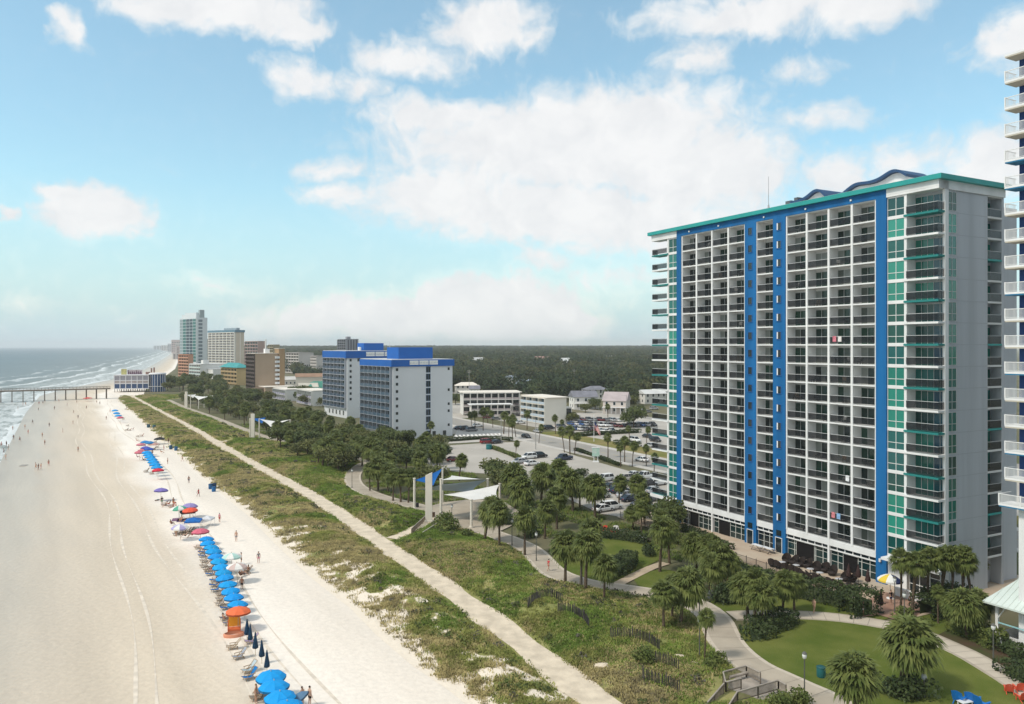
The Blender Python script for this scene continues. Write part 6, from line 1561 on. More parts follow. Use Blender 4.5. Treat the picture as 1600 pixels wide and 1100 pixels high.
def sails_main():
    O = G(700, 805)
    T = empty('shade_sail', 'large shade structure with white and blue sails on cream posts, beside the curved walk', 'shade sails', (*O, 0))
    L = lambda q: (q[0]-O[0], q[1]-O[1], q[2])
    tops = {}
    for nm, px, pb, pt in (('a',647.5,795,748),('b',689,815.5,749),('c',736.5,825,781),('d',762,792,748.5),('e',781,796,756)):
        x, y = G(px, pb); h = CAMZ-(pt-HY)*y/F; m = MB(); p = L((x,y,0)); m.tube(p, (p[0],p[1],h), .26, .22, 12); m.tube((p[0],p[1],h), (p[0],p[1],h+.12), .3, .3, 12); m.tube((p[0],p[1],0.1), (p[0],p[1],.3), .42, .42, 12)
        m.build('post', post_w, T); tops[nm] = (p[0], p[1], h)
    x, y = G(670, 816); h = CAMZ-(738-HY)*y/F; p = L((x,y,0)); m = MB(); m.add([(p[0]-.62,p[1]-.35,0),(p[0]+.62,p[1]-.35,0),(p[0]+.62,p[1]+.35,0),(p[0]-.62,p[1]+.35,0),(p[0]-.6,p[1]-.3,h-.6),(p[0]+.6,p[1]-.3,h),(p[0]+.6,p[1]+.3,h),(p[0]-.6,p[1]+.3,h-.6)], [(0,3,2,1),(4,5,6,7),(0,1,5,4),(1,2,6,5),(2,3,7,6),(3,0,4,7)])
    m.box(p[0]-.75, p[0]+.75, p[1]-.5, p[1]+.5, 0, .35); m.build('pylon', post_w, T)
    dn = lambda q, k: (q[0], q[1], q[2]-k)
    a, b, c, d, e = (tops[k] for k in 'abcde')
    far = (a[0]+5.0, a[1]+6, 7.2)
    sail_mb(dn(a,.3), dn(far,.2), (a[0]+3.6, a[1]+1.0, 4.4), None, .35).build('sail', sail_b, T)
    m = MB(); m.tube((far[0],far[1],0), far, .2, .18, 10); m.build('post', post_w, T)
    sail_mb(dn(b,.9), dn(d,.1), (d[0]-3, d[1]-4.0, d[2]-1.9), (b[0]-4.5, b[1]+1.5, 5.6), .5).build('sail', sail_g, T)
    sail_mb((b[0]-.1,b[1]+.2,b[2]-.15), dn(d,0), (d[0]-1.5, d[1]+3.5, d[2]-.6), (a[0]+7, a[1]+4, 5.9), .3).build('sail', sail_w, T)
    ee = (e[0]-.1, e[1]-.1, e[2]-.1); g = G3(782, 789, 4.5); g = L(g)
    sail_mb((b[0]+.5, b[1]-.2, 5.0), ee, (e[0]-.2, e[1]-8.5, 3.7), (c[0], c[1], c[2]-.05), .25).build('sail', sail_w, T)
    m = MB(); m.tube((e[0]-.2,e[1]-8.5,0), (e[0]-.2,e[1]-8.5,3.75), .2, .18, 10); m.build('post', post_w, T)
    return T
sails_main()
def sails_far(px, pb, pt, px1, lab, blue):
    x, y = G(px, pb); h = CAMZ-(pt-HY)*y/F; W = (px1-px)*y/F
    T = empty('shade_sail', lab, 'shade sails', (x, y, 0))
    m = MB(); m.box(-.6, .6, -.3, .3, 0, h); m.build('pylon', post_w, T)
    spots = [(-1.6,2,h*.82),(2.2,0,h*.82),(W*.55,5,h*.70),(W,1,h*.78),(W*.6,-4,h*.55)]
    for q in spots: m = MB(); m.tube((q[0],q[1],0), q, .22, .2, 8); m.build('post', post_w, T)
    dn = lambda q, k: (q[0], q[1], q[2]-k)
    sail_mb(dn(spots[1],.1), (W*.5,8,h*.62), dn(spots[3],.1), dn(spots[4],.1), .5).build('sail', sail_w, T)
    sail_mb(dn(spots[0],.1), (W*.2,6,h*.80), (W*.18,3,h*.6), None, .3).build('sail', sail_b if blue else sail_w, T)
sails_far(395, 688, 646.5, 452, 'smaller shade structure with a white and a blue sail halfway to the pier', True)
sails_far(291, 638, 612, 331, 'most distant white shade sail with a tall pylon, near the tan block trees', False)

# ------------------------------------------------------------------ boardwalk pieces, fences, lamps, bins
wood = mat('weathered_wood', (.20,.165,.13), .9, .2, vary=.25, scale=1.2); wood_top = mat('grey_wood_rail', (.33,.29,.25), .9, .2, vary=.2, scale=1.0)
def rail_run(m, pts, h0, h1, bal=.14, top=1, ground=None):
    for a, b in zip(pts[:-1], pts[1:]):
        a = np.array(a); b = np.array(b); L = np.linalg.norm(b-a); n = max(1, int(L/1.7))
        for k in range(n+1):
            p = a+(b-a)*k/n; m.tube((p[0],p[1],-.3), (p[0],p[1],p[2]+.02), .075, .075, 4, 0)
        m.tube(tuple(a), tuple(b), .085, .085, 4, 1); m.tube(tuple(a-[0,0,.8]), tuple(b-[0,0,.8]), .05, .05, 4, 0)
        for k in range(int(L/bal)):
            p = a+(b-a)*k*bal/L; m.box(p[0]-.022, p[0]+.022, p[1]-.022, p[1]+.022, p[2]-.8, p[2]-.05, 0)
def deck():
    zf = .32; zt = 1.38
    pts = [G(x, y, zf) for x, y in ((1204,1064),(1229,1087),(1160,1103),(1128,1072),(1166,1049))]
    O = pts[0]; T = empty('viewing_deck', 'grey weathered wooden deck with railings and stairs down to the dunes', 'wooden deck', (*O, 0))
    rel = lambda q: (q[0]-O[0], q[1]-O[1], q[2])
    m = MB(); m.poly([(x-O[0], y-O[1]) for x, y in pts], zf-.15, 0, .15); m.build('deck_floor', wood_top, T)
    def R3(px, py, z=zt): return rel(G3(px, py, z))
    for run in ([R3(1130,1050), R3(1166,1040), R3(1188,1051)], [R3(1152,1081), R3(1216,1063), R3(1228,1070)], [R3(1130,1050), R3(1134,1066), R3(1158,1060)]):
        m = MB(); rail_run(m, run, 0, 0); m.build('railing', [wood, wood_top], T)
    e1 = R3(1096,1103,.75); e2 = R3(1135,1106,.75); e1 = (e1[0]-1.2, e1[1]-2.0, .55); e2 = (e2[0]-1.2, e2[1]-2.0, .55)
    for run in ([R3(1131,1068), e1], [R3(1152,1081), e2]):
        m = MB(); rail_run(m, run, 0, 0); m.build('stair_railing', [wood, wood_top], T)
    s = MB(); a = np.array(R3(1131,1068)); b = np.array(R3(1152,1081)); d = np.array(e1)-a
    for k in range(9):
        u = k/9; p = a+d*u; q = b+d*u; z = zf - .05 - u*.55; dd = d[:2]/np.linalg.norm(d[:2])*.36
        s.add([(p[0],p[1],z),(q[0],q[1],z),(q[0]+dd[0],q[1]+dd[1],z),(p[0]+dd[0],p[1]+dd[1],z),(p[0],p[1],z-.06),(q[0],q[1],z-.06),(q[0]+dd[0],q[1]+dd[1],z-.06),(p[0]+dd[0],p[1]+dd[1],z-.06)], [(0,1,2,3),(4,7,6,5),(0,4,5,1),(1,5,6,2),(2,6,7,3),(3,7,4,0)])
    s.build('stair', wood_top, T)
    bn = MB(); p = R3(1140,1058,.8); q = R3(1168,1051,.8); bn.tube(p, q, .16, .16, 4); bn.tube((p[0],p[1],.3),(p[0],p[1],.8),.08,.08,4); bn.tube((q[0],q[1],.3),(q[0],q[1],.8),.08,.08,4); bn.build('bench_seat', wood_top, T)
deck()
m = MB(); a = [G3(643,826,1.0), G3(668,803,1.0)]; rail_run(m, a, 0, 0); tag(m.build('wooden_railing', [wood, wood_top]), 'low wooden railing beside the sandy ramp up to the sail square', 'railing')
m = MB(); a = [G3(660,832,1.0), G3(690,813,1.0)]; rail_run(m, a, 0, 0); tag(m.build('wooden_railing', [mat('pale_rail_wood', (.45,.41,.35), .9, .2), MATS['pale_rail_wood']]), 'pale railing on the side of the sandy ramp next to the green bush', 'railing')
slat = mat('fence_slat', (.105,.095,.09), .95, .1, vary=.3, scale=2)
def sand_fence(px, lab):
    p = resample(smooth_line([G(*q) for q in px]), .16); m = MB(); r = np.random.default_rng(len(px)+int(px[0][0]))
    for k, (x, y) in enumerate(p):
        z = float(dune_h(np.array([x]), np.array([y]))[0]); h = 1.05+.12*r.random(); lx, ly = r.normal(0,.05,2)
        m.add([(x-.045,y-.02,z-.1),(x+.045,y+.02,z-.1),(x+.045+lx,y+.02+ly,z+h),(x-.045+lx,y-.02+ly,z+h)], [(0,1,2,3)])
        if k % 14 == 0: m.tube((x,y,z-.1),(x,y,z+1.35),.05,.05,5)
    tag(m.build('sand_fence', slat), lab, 'sand fence')
sand_fence([(825,958),(842,946),(862,944),(878,952)], 'short dark slatted sand fence in the dunes, the one toward the sails')
sand_fence([(872,968),(890,966),(912,980),(920,992)], 'dark slatted sand fence second from the sail side of the dunes')
sand_fence([(955,1008),(985,1006),(1010,1012),(1030,1026)], 'long dark slatted sand fence bending toward the wooden deck')
sand_fence([(1012,1042),(1040,1052),(1060,1060)], 'dark slatted sand fence between the track and the wooden deck')
sand_fence([(1005,1072),(1040,1082),(1062,1092)], 'dark slatted sand fence lowest in the dunes by the deck stairs')
rock = mat('pale_rock', (.55,.49,.40), .95, .1, vary=.15, scale=2, bump=.5)
for k, (px, py, s, lab) in enumerate(((943,1046,.6,'pale round sand mound among green shrubs near the track'),(1060,1035,.5,'pale mound of sand in the dune grass before the deck'),(1083,1045,.35,'small pale mound of sand beside the bright bush'))):
    m = MB(); r = np.random.default_rng(k); m.lathe([(s*1.7,-.1),(s*1.3,.14*s),(s*.85,.34*s),(s*.35,.46*s),(.01,.5*s)], 14)
    m.v = [(x*(1+.25*math.sin(3*math.atan2(y,x)+k)), y*(.8+.2*math.cos(2*math.atan2(y,x))), z) for x, y, z in m.v]
    x, y = G(px, py); z = float(dune_h(np.array([x]), np.array([y]))[0]); tag(m.build('sand_mound', track_m, None, (x,y,z)), lab, 'sand mound')
lamp_c = mat('lamp_pole', (.10,.10,.09), .6, .4); lamp_w = mat('lamp_globe', (.72,.73,.72), .3, .4)
def lamp_proto():
    o = bpy.data.objects.new('street_lamp', None); COL.objects.link(o)
    m = MB(); m.tube((0,0,0),(0,0,.5),.11,.09,10); m.tube((0,0,.5),(0,0,3.75),.065,.05,8); m.build('pole', lamp_c, o)
    m = MB(); m.lathe([(.06,3.72),(.17,3.82),(.21,4.05),(.17,4.22),(.05,4.3)], 10); m.build('lamp_head', lamp_w, o)
    m = MB(); m.lathe([(.23,4.2),(.12,4.36),(.02,4.42)], 10); m.build('cap', lamp_c, o)
    return o
LAMP = lamp_proto()
for px, py, lab in ((1257,1094,'thin dark lamp post by the promenade kerb beside the teal bin'),(1093,1030,'lamp post at the promenade bend beside the small slim palm'),(706,827,'lamp post with a white globe at the front of the sail square'),(800,853,'lamp post between second and third palm of the walk row'),(838,877,'lamp post next to the third palm of the walk row'),(550,763,'lamp post in the dune grass at the far bend of the walk'),(908,922,'lamp post in the clump of three palms by the red shirt'),(1413,985,'tall lamp post by the corner of the garden path and brick path'),(1552,1043,'lamp post in the dark bed along the garden path'),(1093,962,'lamp post on the inner side of the promenade bend'),(1102,790,'lamp post standing at the lobby end of the tower plaza'),(1398,958,'lamp post in front of the striped umbrella')):
    place(LAMP, (*G(px, py), 0), 0, lab, 'street lamp', 'lamps along the paths')
def tall_pole(px, py, pt, lab, cross=False):
    x, y = G(px, py); h = CAMZ-(pt-HY)*y/F; m = MB(); m.tube((x,y,0),(x,y,h),.16,.09,8)
    if cross: m.box(x-1.2,x+1.2,y-.06,y+.06,h-.7,h-.5); m.box(x-.9,x+.9,y-.06,y+.06,h-1.5,h-1.35)
    else: m.tube((x,y,h-.1),(x-1.6,y,h+.2),.05,.04,6); m.box(x-2.1,x-1.5,y-.12,y+.12,h+.12,h+.24)
    tag(m.build('utility_pole', [mat('pole_grey', (.34,.33,.31), .8, .2)]), lab, 'pole')
tall_pole(979, 664, 618, 'tall pale pole by the round dark tree of the far lot'); tall_pole(897, 612, 577, 'utility pole in front of the woods beyond the cream motel', True); tall_pole(733, 632, 578, 'utility pole beside the flat white house', True); tall_pole(837, 702, 655, 'street light pole at the lot entrance'); tall_pole(783, 690, 652, 'street light pole behind the pool deck palms')
tall_pole(758, 556, 531, 'thin mast rising over the woods behind the hotel', True)
def bin_(px, py, col, lab, w=.32, h=.95):
    m = MB(); m.lathe([(w*.85,0),(w,.1),(w,h*.85)], 12); m.lathe([(w*1.08,h*.85),(w*1.08,h*.92),(w*.6,h),(.01,h*1.02)], 12, 1); tag(m.build('waste_bin', [mat('bin_%d_%d' % (px, py), col, .6, .3), mat('bin_lid_%d_%d' % (px, py), tuple(c*.6 for c in col), .6, .3)], None, (*G(px, py), 0)), lab, 'bin')
bin_(1283,1058,(.02,.13,.14),'teal barrel bin at the promenade edge of the round lawn', .42, 1.1); bin_(677,808,(.12,.07,.045),'brown bin beside the tall pylon of the sails'); bin_(702,817,(.11,.06,.04),'brown bin beside the lamp post on the sail square'); bin_(652,793,(.03,.03,.035),'dark bin beside the thin sail post by the blue sail')
bin_(764,702,(.02,.20,.22),'teal dumpster bin beside the red car', .9, 1.6); bin_(912,752,(.03,.03,.03),'dark bin at the end of the hedge island in the lot'); bin_(1110,935,(.18,.19,.20),'grey bin at the inner kerb of the promenade bend', .36, 1.0); bin_(329,764,(.02,.10,.24),'blue barrel at the dune edge, first of three',.45,1.2); bin_(335,763,(.015,.05,.12),'navy barrel at the dune edge, second of three',.45,1.2); bin_(334,768,(.02,.13,.33),'blue barrel at the dune edge in front of the other two',.45,1.1)
bin_(267,702,(.02,.08,.16),'navy barrel at the dune edge near the pink tents',.5,1.3); bin_(275,704,(.03,.12,.25),'blue barrel at the dune edge beside the navy one',.5,1.3); bin_(232,668,(.04,.10,.14),'dark barrel at the dune edge toward the pier',.6,1.3); bin_(241,669,(.05,.13,.16),'teal barrel at the dune edge toward the pier',.6,1.3)
# mint kiosk, flag
m = MB(); x, y = G(931, 722); m.box(x-.8,x+.8,y-.6,y+.6,0,.3,1); m.box(x-.6,x-.45,y-.1,y+.1,.3,4.2,1); m.box(x+.45,x+.6,y-.1,y+.1,.3,4.2,1); m.box(x-1.0,x+1.0,y-.15,y+.15,1.6,3.9,0); m.box(x-1.1,x+1.1,y-.2,y+.2,3.92,4.1,1)
tag(m.build('roadside_sign', [mat('mint_sign', (.33,.55,.46), .6, .3, color2=(.55,.62,.56), scale=1.2), white_m]), 'mint green roadside sign board on two white posts by the lot', 'sign')
def flag():
    x, y = G(928, 690); T = empty('flagpole', 'white flagpole with a striped red and white flag by the far lot', 'flagpole', (x, y, 0))
    m = MB(); m.tube((0,0,0),(0,0,9),.10,.06,8); m.lathe([(.01,9.0),(.14,9.1),(.01,9.25)],8); m.build('pole', white_m, T)
    m = MB(); cols = 13
    for s in range(cols):
        for k in range(10):
            f = lambda u, v: (.1+u*2.0+.1*math.sin(v*3), .35*math.sin(u*6), 5.9-u*2.3-(v)*1.9+1.0*(1-u))
            u0, u1, v0, v1 = k/10, (k+1)/10, s/cols, (s+1)/cols
            mi = 2 if (s < 7 and k < 4) else s % 2
            m.add([f(u0,v0), f(u1,v0), f(u1,v1), f(u0,v1)], [(0,1,2,3)], mi, True)
    m.build('flag', [mat('flag_red', (.50,.06,.06), .8, .1), mat('flag_white', (.65,.6,.58), .8, .1), mat('flag_blue', (.03,.05,.2), .8, .1)], T)
flag()
# black fence of the plaza
def plaza_fence(a, b, lab):
    m = MB(); p = resample([TS(*q) for q in (a, b)], .16)
    for k, (x, y) in enumerate(p):
        m.box(x-.014,x+.014,y-.014,y+.014,.05,1.15)
        if k % 12 == 0: m.box(x-.04,x+.04,y-.04,y+.04,.03,1.3)
    for z in (.18, 1.1): m.tube((*p[0],z),(*p[-1],z),.025,.025,4)
    tag(m.build('metal_fence', black_m), lab, 'fence')
plaza_fence((12,-8.0),(24,-9.3),'black metal fence of the plaza, stretch by the white tables'); plaza_fence((24,-9.35),(44,-9.4),'black metal fence of the plaza behind the dark chairs')
plaza_fence((-8,-7.3),(11.5,-7.9),'black metal fence of the plaza, stretch by the lobby corner')
# yellow lifeguard style stand by the tower door
m = MB()
for sx in (-.35,.35):
    for sy in (-.35,.35): m.tube((sx*1.3,sy*1.3,0),(sx,sy,2.6),.07,.06,6)
m.box(-.5,.5,-.5,.5,2.0,2.12); m.box(-.5,.5,.38,.5,2.12,2.9); m.box(-1.2,1.2,-.04,.04,2.55,2.68)
tag(m.build('yellow_stand', mat('yellow_paint', (.55,.38,.10), .7, .3), None, (*TS(1.6,-1.2),.06)), 'yellow wooden stand next to the lobby doors of the tower', 'stand')

# ------------------------------------------------------------------ cars
car_paint = mat('car_paint', (.5,.5,.5), .25, .5, obj=True); car_glass = mat('car_glass', (.012,.016,.02), .06, .6); tyre = mat('tyre', (.015,.015,.015), .9, .2); rim = mat('rim', (.35,.35,.36), .35, .5, metal=.6); lightm = mat('headlight', (.65,.66,.66), .15, .5); tail = mat('tail_light', (.25,.01,.01), .3, .4)
def loft(m, secs, mi=0, smooth=True):
    """secs: list of rings (equal length)"""
    n = len(secs[0]); vs = [p for s in secs for p in s]
    fs = [(i*n+k, i*n+(k+1)%n, (i+1)*n+(k+1)%n, (i+1)*n+k) for i in range(len(secs)-1) for k in range(n)]
    m.add(vs, fs, mi, smooth); m.add(vs, [tuple(range(n))[::-1], tuple(range((len(secs)-1)*n, len(secs)*n))], mi)
def car_proto(kind):
    o = bpy.data.objects.new({'sedan':'sedan_car','suv':'suv_car','pickup':'pickup_truck'}[kind], None); COL.objects.link(o)
    H = {'sedan':1.45,'suv':1.78,'pickup':1.85}[kind]; L = {'sedan':4.7,'suv':4.8,'pickup':5.6}[kind]; hw = .92 if kind != 'pickup' else 1.0
    belt_ = .92 if kind == 'sedan' else 1.08; x0 = -L/2; x1 = L/2
    def ring(x, w, zb, zt, k=.10): return [(x,-w,zb+.12),(x,-w*1.0,zt-k*1.6),(x,-w*.93,zt-k*.5),(x,-w*.80,zt),(x,w*.80,zt),(x,w*.93,zt-k*.5),(x,w*1.0,zt-k*1.6),(x,w,zb+.12),(x,w*.9,zb),(x,-w*.9,zb)]
    b = MB(); hood = belt_-.10; tr = belt_-.03 if kind == 'sedan' else belt_
    loft(b, [ring(x0,hw*.80,.42,tr-.22), ring(x0+.12,hw*.93,.30,tr-.05), ring(x0+.7,hw,.26,tr), ring(-.2,hw,.24,belt_), ring(.95,hw,.24,belt_-.01), ring(x1-.95,hw*.99,.26,hood), ring(x1-.25,hw*.92,.30,hood-.14), ring(x1,hw*.78,.42,hood-.30)])
    # roof and pillars
    if kind == 'sedan': cab = [(x0+.55,belt_-.02),(x0+1.35,H),( .35,H),(1.25,belt_-.02)]
    elif kind == 'suv': cab = [(x0+.10,belt_-.02),(x0+.42,H),(.55,H),(1.35,belt_-.02)]
    else: cab = [(-.75,belt_-.02),(-.60,H),(.85,H),(1.6,belt_-.02)]
    (xa,za),(xb,zb),(xc,zc),(xd,zd) = cab; wr = hw*.74; wb = hw*.93
    rf = [(xb,-wr,zb-.05),(xc,-wr,zc-.05),(xc,wr,zc-.05),(xb,wr,zb-.05),(xb+.12,-wr*.86,zb),(xc-.12,-wr*.86,zc),(xc-.12,wr*.86,zc),(xb+.12,wr*.86,zb)]
    b.add(rf, [(4,5,6,7),(0,1,5,4),(1,2,6,5),(2,3,7,6),(3,0,4,7)], 0)
    for s in (-1, 1):
        for (p, q) in (((xa,wb*s,za),(xb,wr*s,zb-.05)),((xd,wb*s,zd),(xc,wr*s,zc-.05)),(((xa+xd)/2-.1,wb*s,za),((xb+xc)/2-.1,wr*s,zb-.05))): b.tube(p, q, .055, .045, 5, 0)
    if kind == 'pickup':
        b.box(x0+.15,-.85,-hw*.78,hw*.78,belt_-.02,belt_+.015,1)
    for s in (-1,1): b.box(xd-.35,xd-.15,s*hw if s>0 else -hw-.18,hw+.18 if s>0 else -hw,belt_-.02,belt_+.14,0)
    b.build('body', [car_paint, black_m], o)
    g = MB(); g.add([(xa+.03,-wb*.985,za),(xd-.03,-wb*.985,zd),(xc-.02,-wr*.99,zc-.06),(xb+.02,-wr*.99,zb-.06),(xa+.03,wb*.985,za),(xd-.03,wb*.985,zd),(xc-.02,wr*.99,zc-.06),(xb+.02,wr*.99,zb-.06)], [(0,1,2,3),(5,4,7,6),(1,5,6,2),(4,0,3,7)])
    g.build('window', car_glass, o)
    for sx in (x0+.85, x1-.92):
        for s in (-1, 1):
            w = MB(); w.tube((sx,s*(hw-.20),.34),(sx,s*(hw+.015),.34),.34,.34,14,0); w.tube((sx,s*(hw+.0),.34),(sx,s*(hw+.025),.34),.21,.21,10,1); w.build('wheel', [tyre, rim], o)
    for s in (-1, 1):
        h = MB(); h.box(x1-.22,x1-.02,s*hw*.48-.17,s*hw*.48+.17,hood-.36,hood-.20); h.build('headlight', lightm, o)
        h = MB(); h.box(x0-.01,x0+.12,s*hw*.62-.13,s*hw*.62+.13,tr-.34,tr-.14); h.build('tail_light', tail, o)
    return o
CARS = {k: car_proto(k) for k in ('sedan','suv','pickup')}
CC = {'beige':(.5,.46,.4),'white':(.72,.72,.71),'silver':(.42,.43,.44),'grey':(.16,.165,.17),'black':(.015,.015,.017),'navy':(.02,.03,.06),'red':(.22,.015,.02),'maroon':(.12,.015,.02),'blue':(.03,.09,.25),'tan':(.36,.30,.22),'teal':(.05,.14,.16)}
RU, RV = TOWER_ROT, TOWER_ROT+math.pi/2
def car(kind, col, px, py, rz, lab, group='cars on the parking lot'):
    x, y = G(px, py); o = place(CARS[kind], (x, y, .03), rz, lab, 'car' if kind != 'pickup' else 'pickup truck', group)
    for k in kids(o):
        if k.name.startswith('body'): k.color = (*CC[col], 1)
for a in (('suv','white',676,708,RV+2.8,'white SUV at the lot corner next to the white hotel'),('suv','black',691,709,RV+2.8,'black SUV parked beside the white SUV at the hotel corner'),('sedan','maroon',709,721,RV,'dark brown car half hidden by the thicket at the lot edge'),
  ('sedan','silver',811,724,RV+3.3,'silver car in the group by the planted strip'),('sedan','white',831,727,RV+.1,'white car in front of the group by the planted strip'),('suv','white',826,717,RV+3.2,'white SUV behind the silver car by the planted strip'),('suv','black',843,715,RV,'black SUV at the rear of the group by the planted strip'),
  ('pickup','navy',881,719,RV+3.3,'navy pickup truck alone in the middle of the lot'),('suv','red',761,693,RV,'dark red SUV by the teal bin at the lot hedge'),('sedan','black',776,693,RV+.2,'black car beside the dark red SUV'),
  ('suv','white',890,759,RV+3.2,'white SUV on the lot closest to the palms'),('sedan','silver',925,760,RV+.1,'silver car in the row facing the palms'),('suv','white',945,752,RV+3.3,'white SUV in the row behind the silver car'),('sedan','black',953,764,RV+3.2,'black car beside the silver car in the lot row'),('sedan','white',941,769,RV,'white car in front of the black car in the lot row'),
  ('pickup','white',1008,748,RV+3.2,'white pickup truck at the tower corner of the lot'),('suv','black',1012,761,RV,'black SUV in front of the white pickup'),('sedan','grey',1000,768,RV+3.1,'grey car in front of the black SUV by the tower'),('sedan','white',1003,721,RU+3.14,'white car driving past the kerb island by the tower'),
  ('suv','white',955,796,RV,'white SUV under the palms at the lot edge'),('sedan','white',943,799,RV+.1,'white car next to the SUV under the palms'),('suv','white',938,778,RV,'white SUV between palm trunks in the lot'),('suv','black',1002,791,RV+3.2,'black SUV beside the tower plaza corner'),('pickup','grey',1017,783,RV,'grey pickup in the last space before the tower'),('sedan','navy',985,783,RV,'navy car in the last row before the tower'),
  ('sedan','silver',1022,770,RV,'silver car half behind the tower corner')): car(*a)
for k, (px, py) in enumerate(((868,752),(905,763),(972,757),(982,751),(992,745),(915,768),(930,772),(968,770),(978,777),(1028,758))): c_ = ['white','silver','black','beige','white','grey','white','navy','silver','white'][k]; car(['sedan','suv'][k % 2], c_, px, py, RV+.1, '%s car behind the palms in the lot, %s from the hedge island' % (c_, nth(k)))
SG = 'cars on the street and beside the motels'
for a in (('sedan','black',822,684,RU,'black car driving on the street past the cream motel'),('suv','black',858,671,RV,'black SUV parked before the blank motel end wall'),('suv','grey',878,669,RV,'grey SUV beside the black SUV at the motel'),('suv','white',801,657,RV,'white SUV in the gallery motel drive'),('sedan','white',813,662,RV,'white car next to the white SUV of the gallery motel'),('sedan','silver',840,676,RU+3.14,'silver car at the kerb before the cream motel'),
  ('sedan','white',746,667,RV,'white car behind the pool deck palms'),('suv','black',727,672,RV,'black SUV by the hotel end wall'),('suv','grey',737,674,RV,'grey SUV next to the black one by the hotel end wall'),('sedan','navy',718,671,RV,'navy car closest to the hotel end wall'),('sedan','black',899,652,RV,'dark car behind the cream motel stair'),('sedan','maroon',762,654,RV,'dark red car before the gallery motel'),('sedan','grey',775,656,RV,'grey car before the gallery motel')): car(*a, SG)
FG = 'cars in the far parking lot'
rr = random.Random(12); n1 = 0
rows_ = [[(892+7.4*k, 664+.35*k) for k in range(11)], [(896+8.4*k, 672+.55*k) for k in range(8)], [(975+8.6*k, 667-.25*k) for k in range(6)], [(900+9.2*k, 657.5+.15*k) for k in range(8)]]
nm = ('in the back row of the far lot, counted from the motel', 'in the front row of the far lot, counted from the motel', 'in the row by the round dark tree of the far lot', 'in the rearmost row of the far lot, counted from the motel')
for q, row in enumerate(rows_):
    for k, (px, py) in enumerate(row):
        col = rr.choice(['white','white','silver','black','navy','grey','white','blue','maroon'])
        car(rr.choice(['sedan','suv','sedan','suv','pickup']), col, px, py, RU+rr.choice([0,3.14])+rr.uniform(-.05,.05), '%s %s car %s' % (nth(k), {'navy':'dark blue','maroon':'dark red'}.get(col, col), nm[q]), FG)
for a in (('suv','white',992,690,RU,'white van alone at the street end of the far verge'),('sedan','black',1012,684,RU,'black car at the verge beside the tower edge'),('suv','black',1024,690,RU,'black SUV half behind the tower edge at the verge'),('sedan','silver',1018,699,RU,'silver car by the street palms at the tower edge'),
   ('suv','white',1000,642,RV,'white van before the trees behind the far lot'),('sedan','grey',1012,645,RV,'grey car behind the far lot near the tower edge'),('suv','silver',1022,640,RV,'pale van behind the far lot at the tower edge'),('suv','tan',1006,651,RV,'tan van in the corner behind the far lot')): car(*a, FG)

# ------------------------------------------------------------------ people
skin_m = mat('skin', (.45,.28,.2), .6, .3, obj=True); cloth_m = mat('clothing', (.3,.3,.3), .9, .1, obj=True); hair_m = mat('hair', (.05,.03,.02), .7, .3, obj=True)
def skin_mesh(name, verts, edges, rad, m, root=0, sub=1):
    me = bpy.data.meshes.new(name); me.from_pydata(verts, edges, []); ob = bpy.data.objects.new('skin_source', me); COL.objects.link(ob)
    md = ob.modifiers.new('s', 'SKIN'); md.use_smooth_shade = True
    for i, r in enumerate(rad): me.skin_vertices[0].data[i].radius = (r if isinstance(r, tuple) else (r, r)); me.skin_vertices[0].data[i].use_root = (i == root)
    ob.modifiers.new('u', 'SUBSURF').levels = sub
    dg = bpy.context.evaluated_depsgraph_get(); out = bpy.data.meshes.new_from_object(ob.evaluated_get(dg)); out.name = name
    bpy.data.objects.remove(ob); bpy.data.meshes.remove(me)
    out.materials.clear(); out.materials.append(m)
    return out
POSES = {
 'stand': dict(pel=(0,0,.95), sp=(0,.01,1.14), ch=(0,.0,1.34), nk=(0,.01,1.49), hd=(0,-.01,1.60), tp=(0,0,1.70), el=(.27,.03,1.13), wr=(.29,-.05,.90), kn=(.11,-.01,.50), an=(.12,.02,.09), fl=(.13,-.16,.04)),
 'walk': dict(pel=(0,0,.93), sp=(0,-.01,1.12), ch=(0,-.03,1.32), nk=(0,-.04,1.47), hd=(0,-.07,1.58), tp=(0,-.07,1.68), el=(.26,.05,1.12), wr=(.27,-.08,.92), kn=(.11,-.14,.50), an=(.11,-.20,.09), fl=(.12,-.38,.06), kn2=(-.11,.10,.49), an2=(-.11,.34,.13), fl2=(-.12,.20,.04), el2=(-.26,.14,1.13), wr2=(-.27,.20,.92)),
 'sit': dict(pel=(0,.05,.40), sp=(0,.14,.56), ch=(0,.24,.74), nk=(0,.29,.88), hd=(0,.27,1.0), tp=(0,.28,1.10), el=(.27,.10,.58), wr=(.22,-.14,.50), kn=(.13,-.40,.52), an=(.13,-.72,.12), fl=(.14,-.88,.06)),
 'lie': dict(pel=(0,0,.14), sp=(0,.2,.15), ch=(0,.40,.16), nk=(0,.55,.16), hd=(0,.66,.17), tp=(0,.76,.17), el=(.30,.22,.10), wr=(.32,-.02,.08), kn=(.13,-.44,.20), an=(.15,-.84,.08), fl=(.18,-.92,.18)),
}
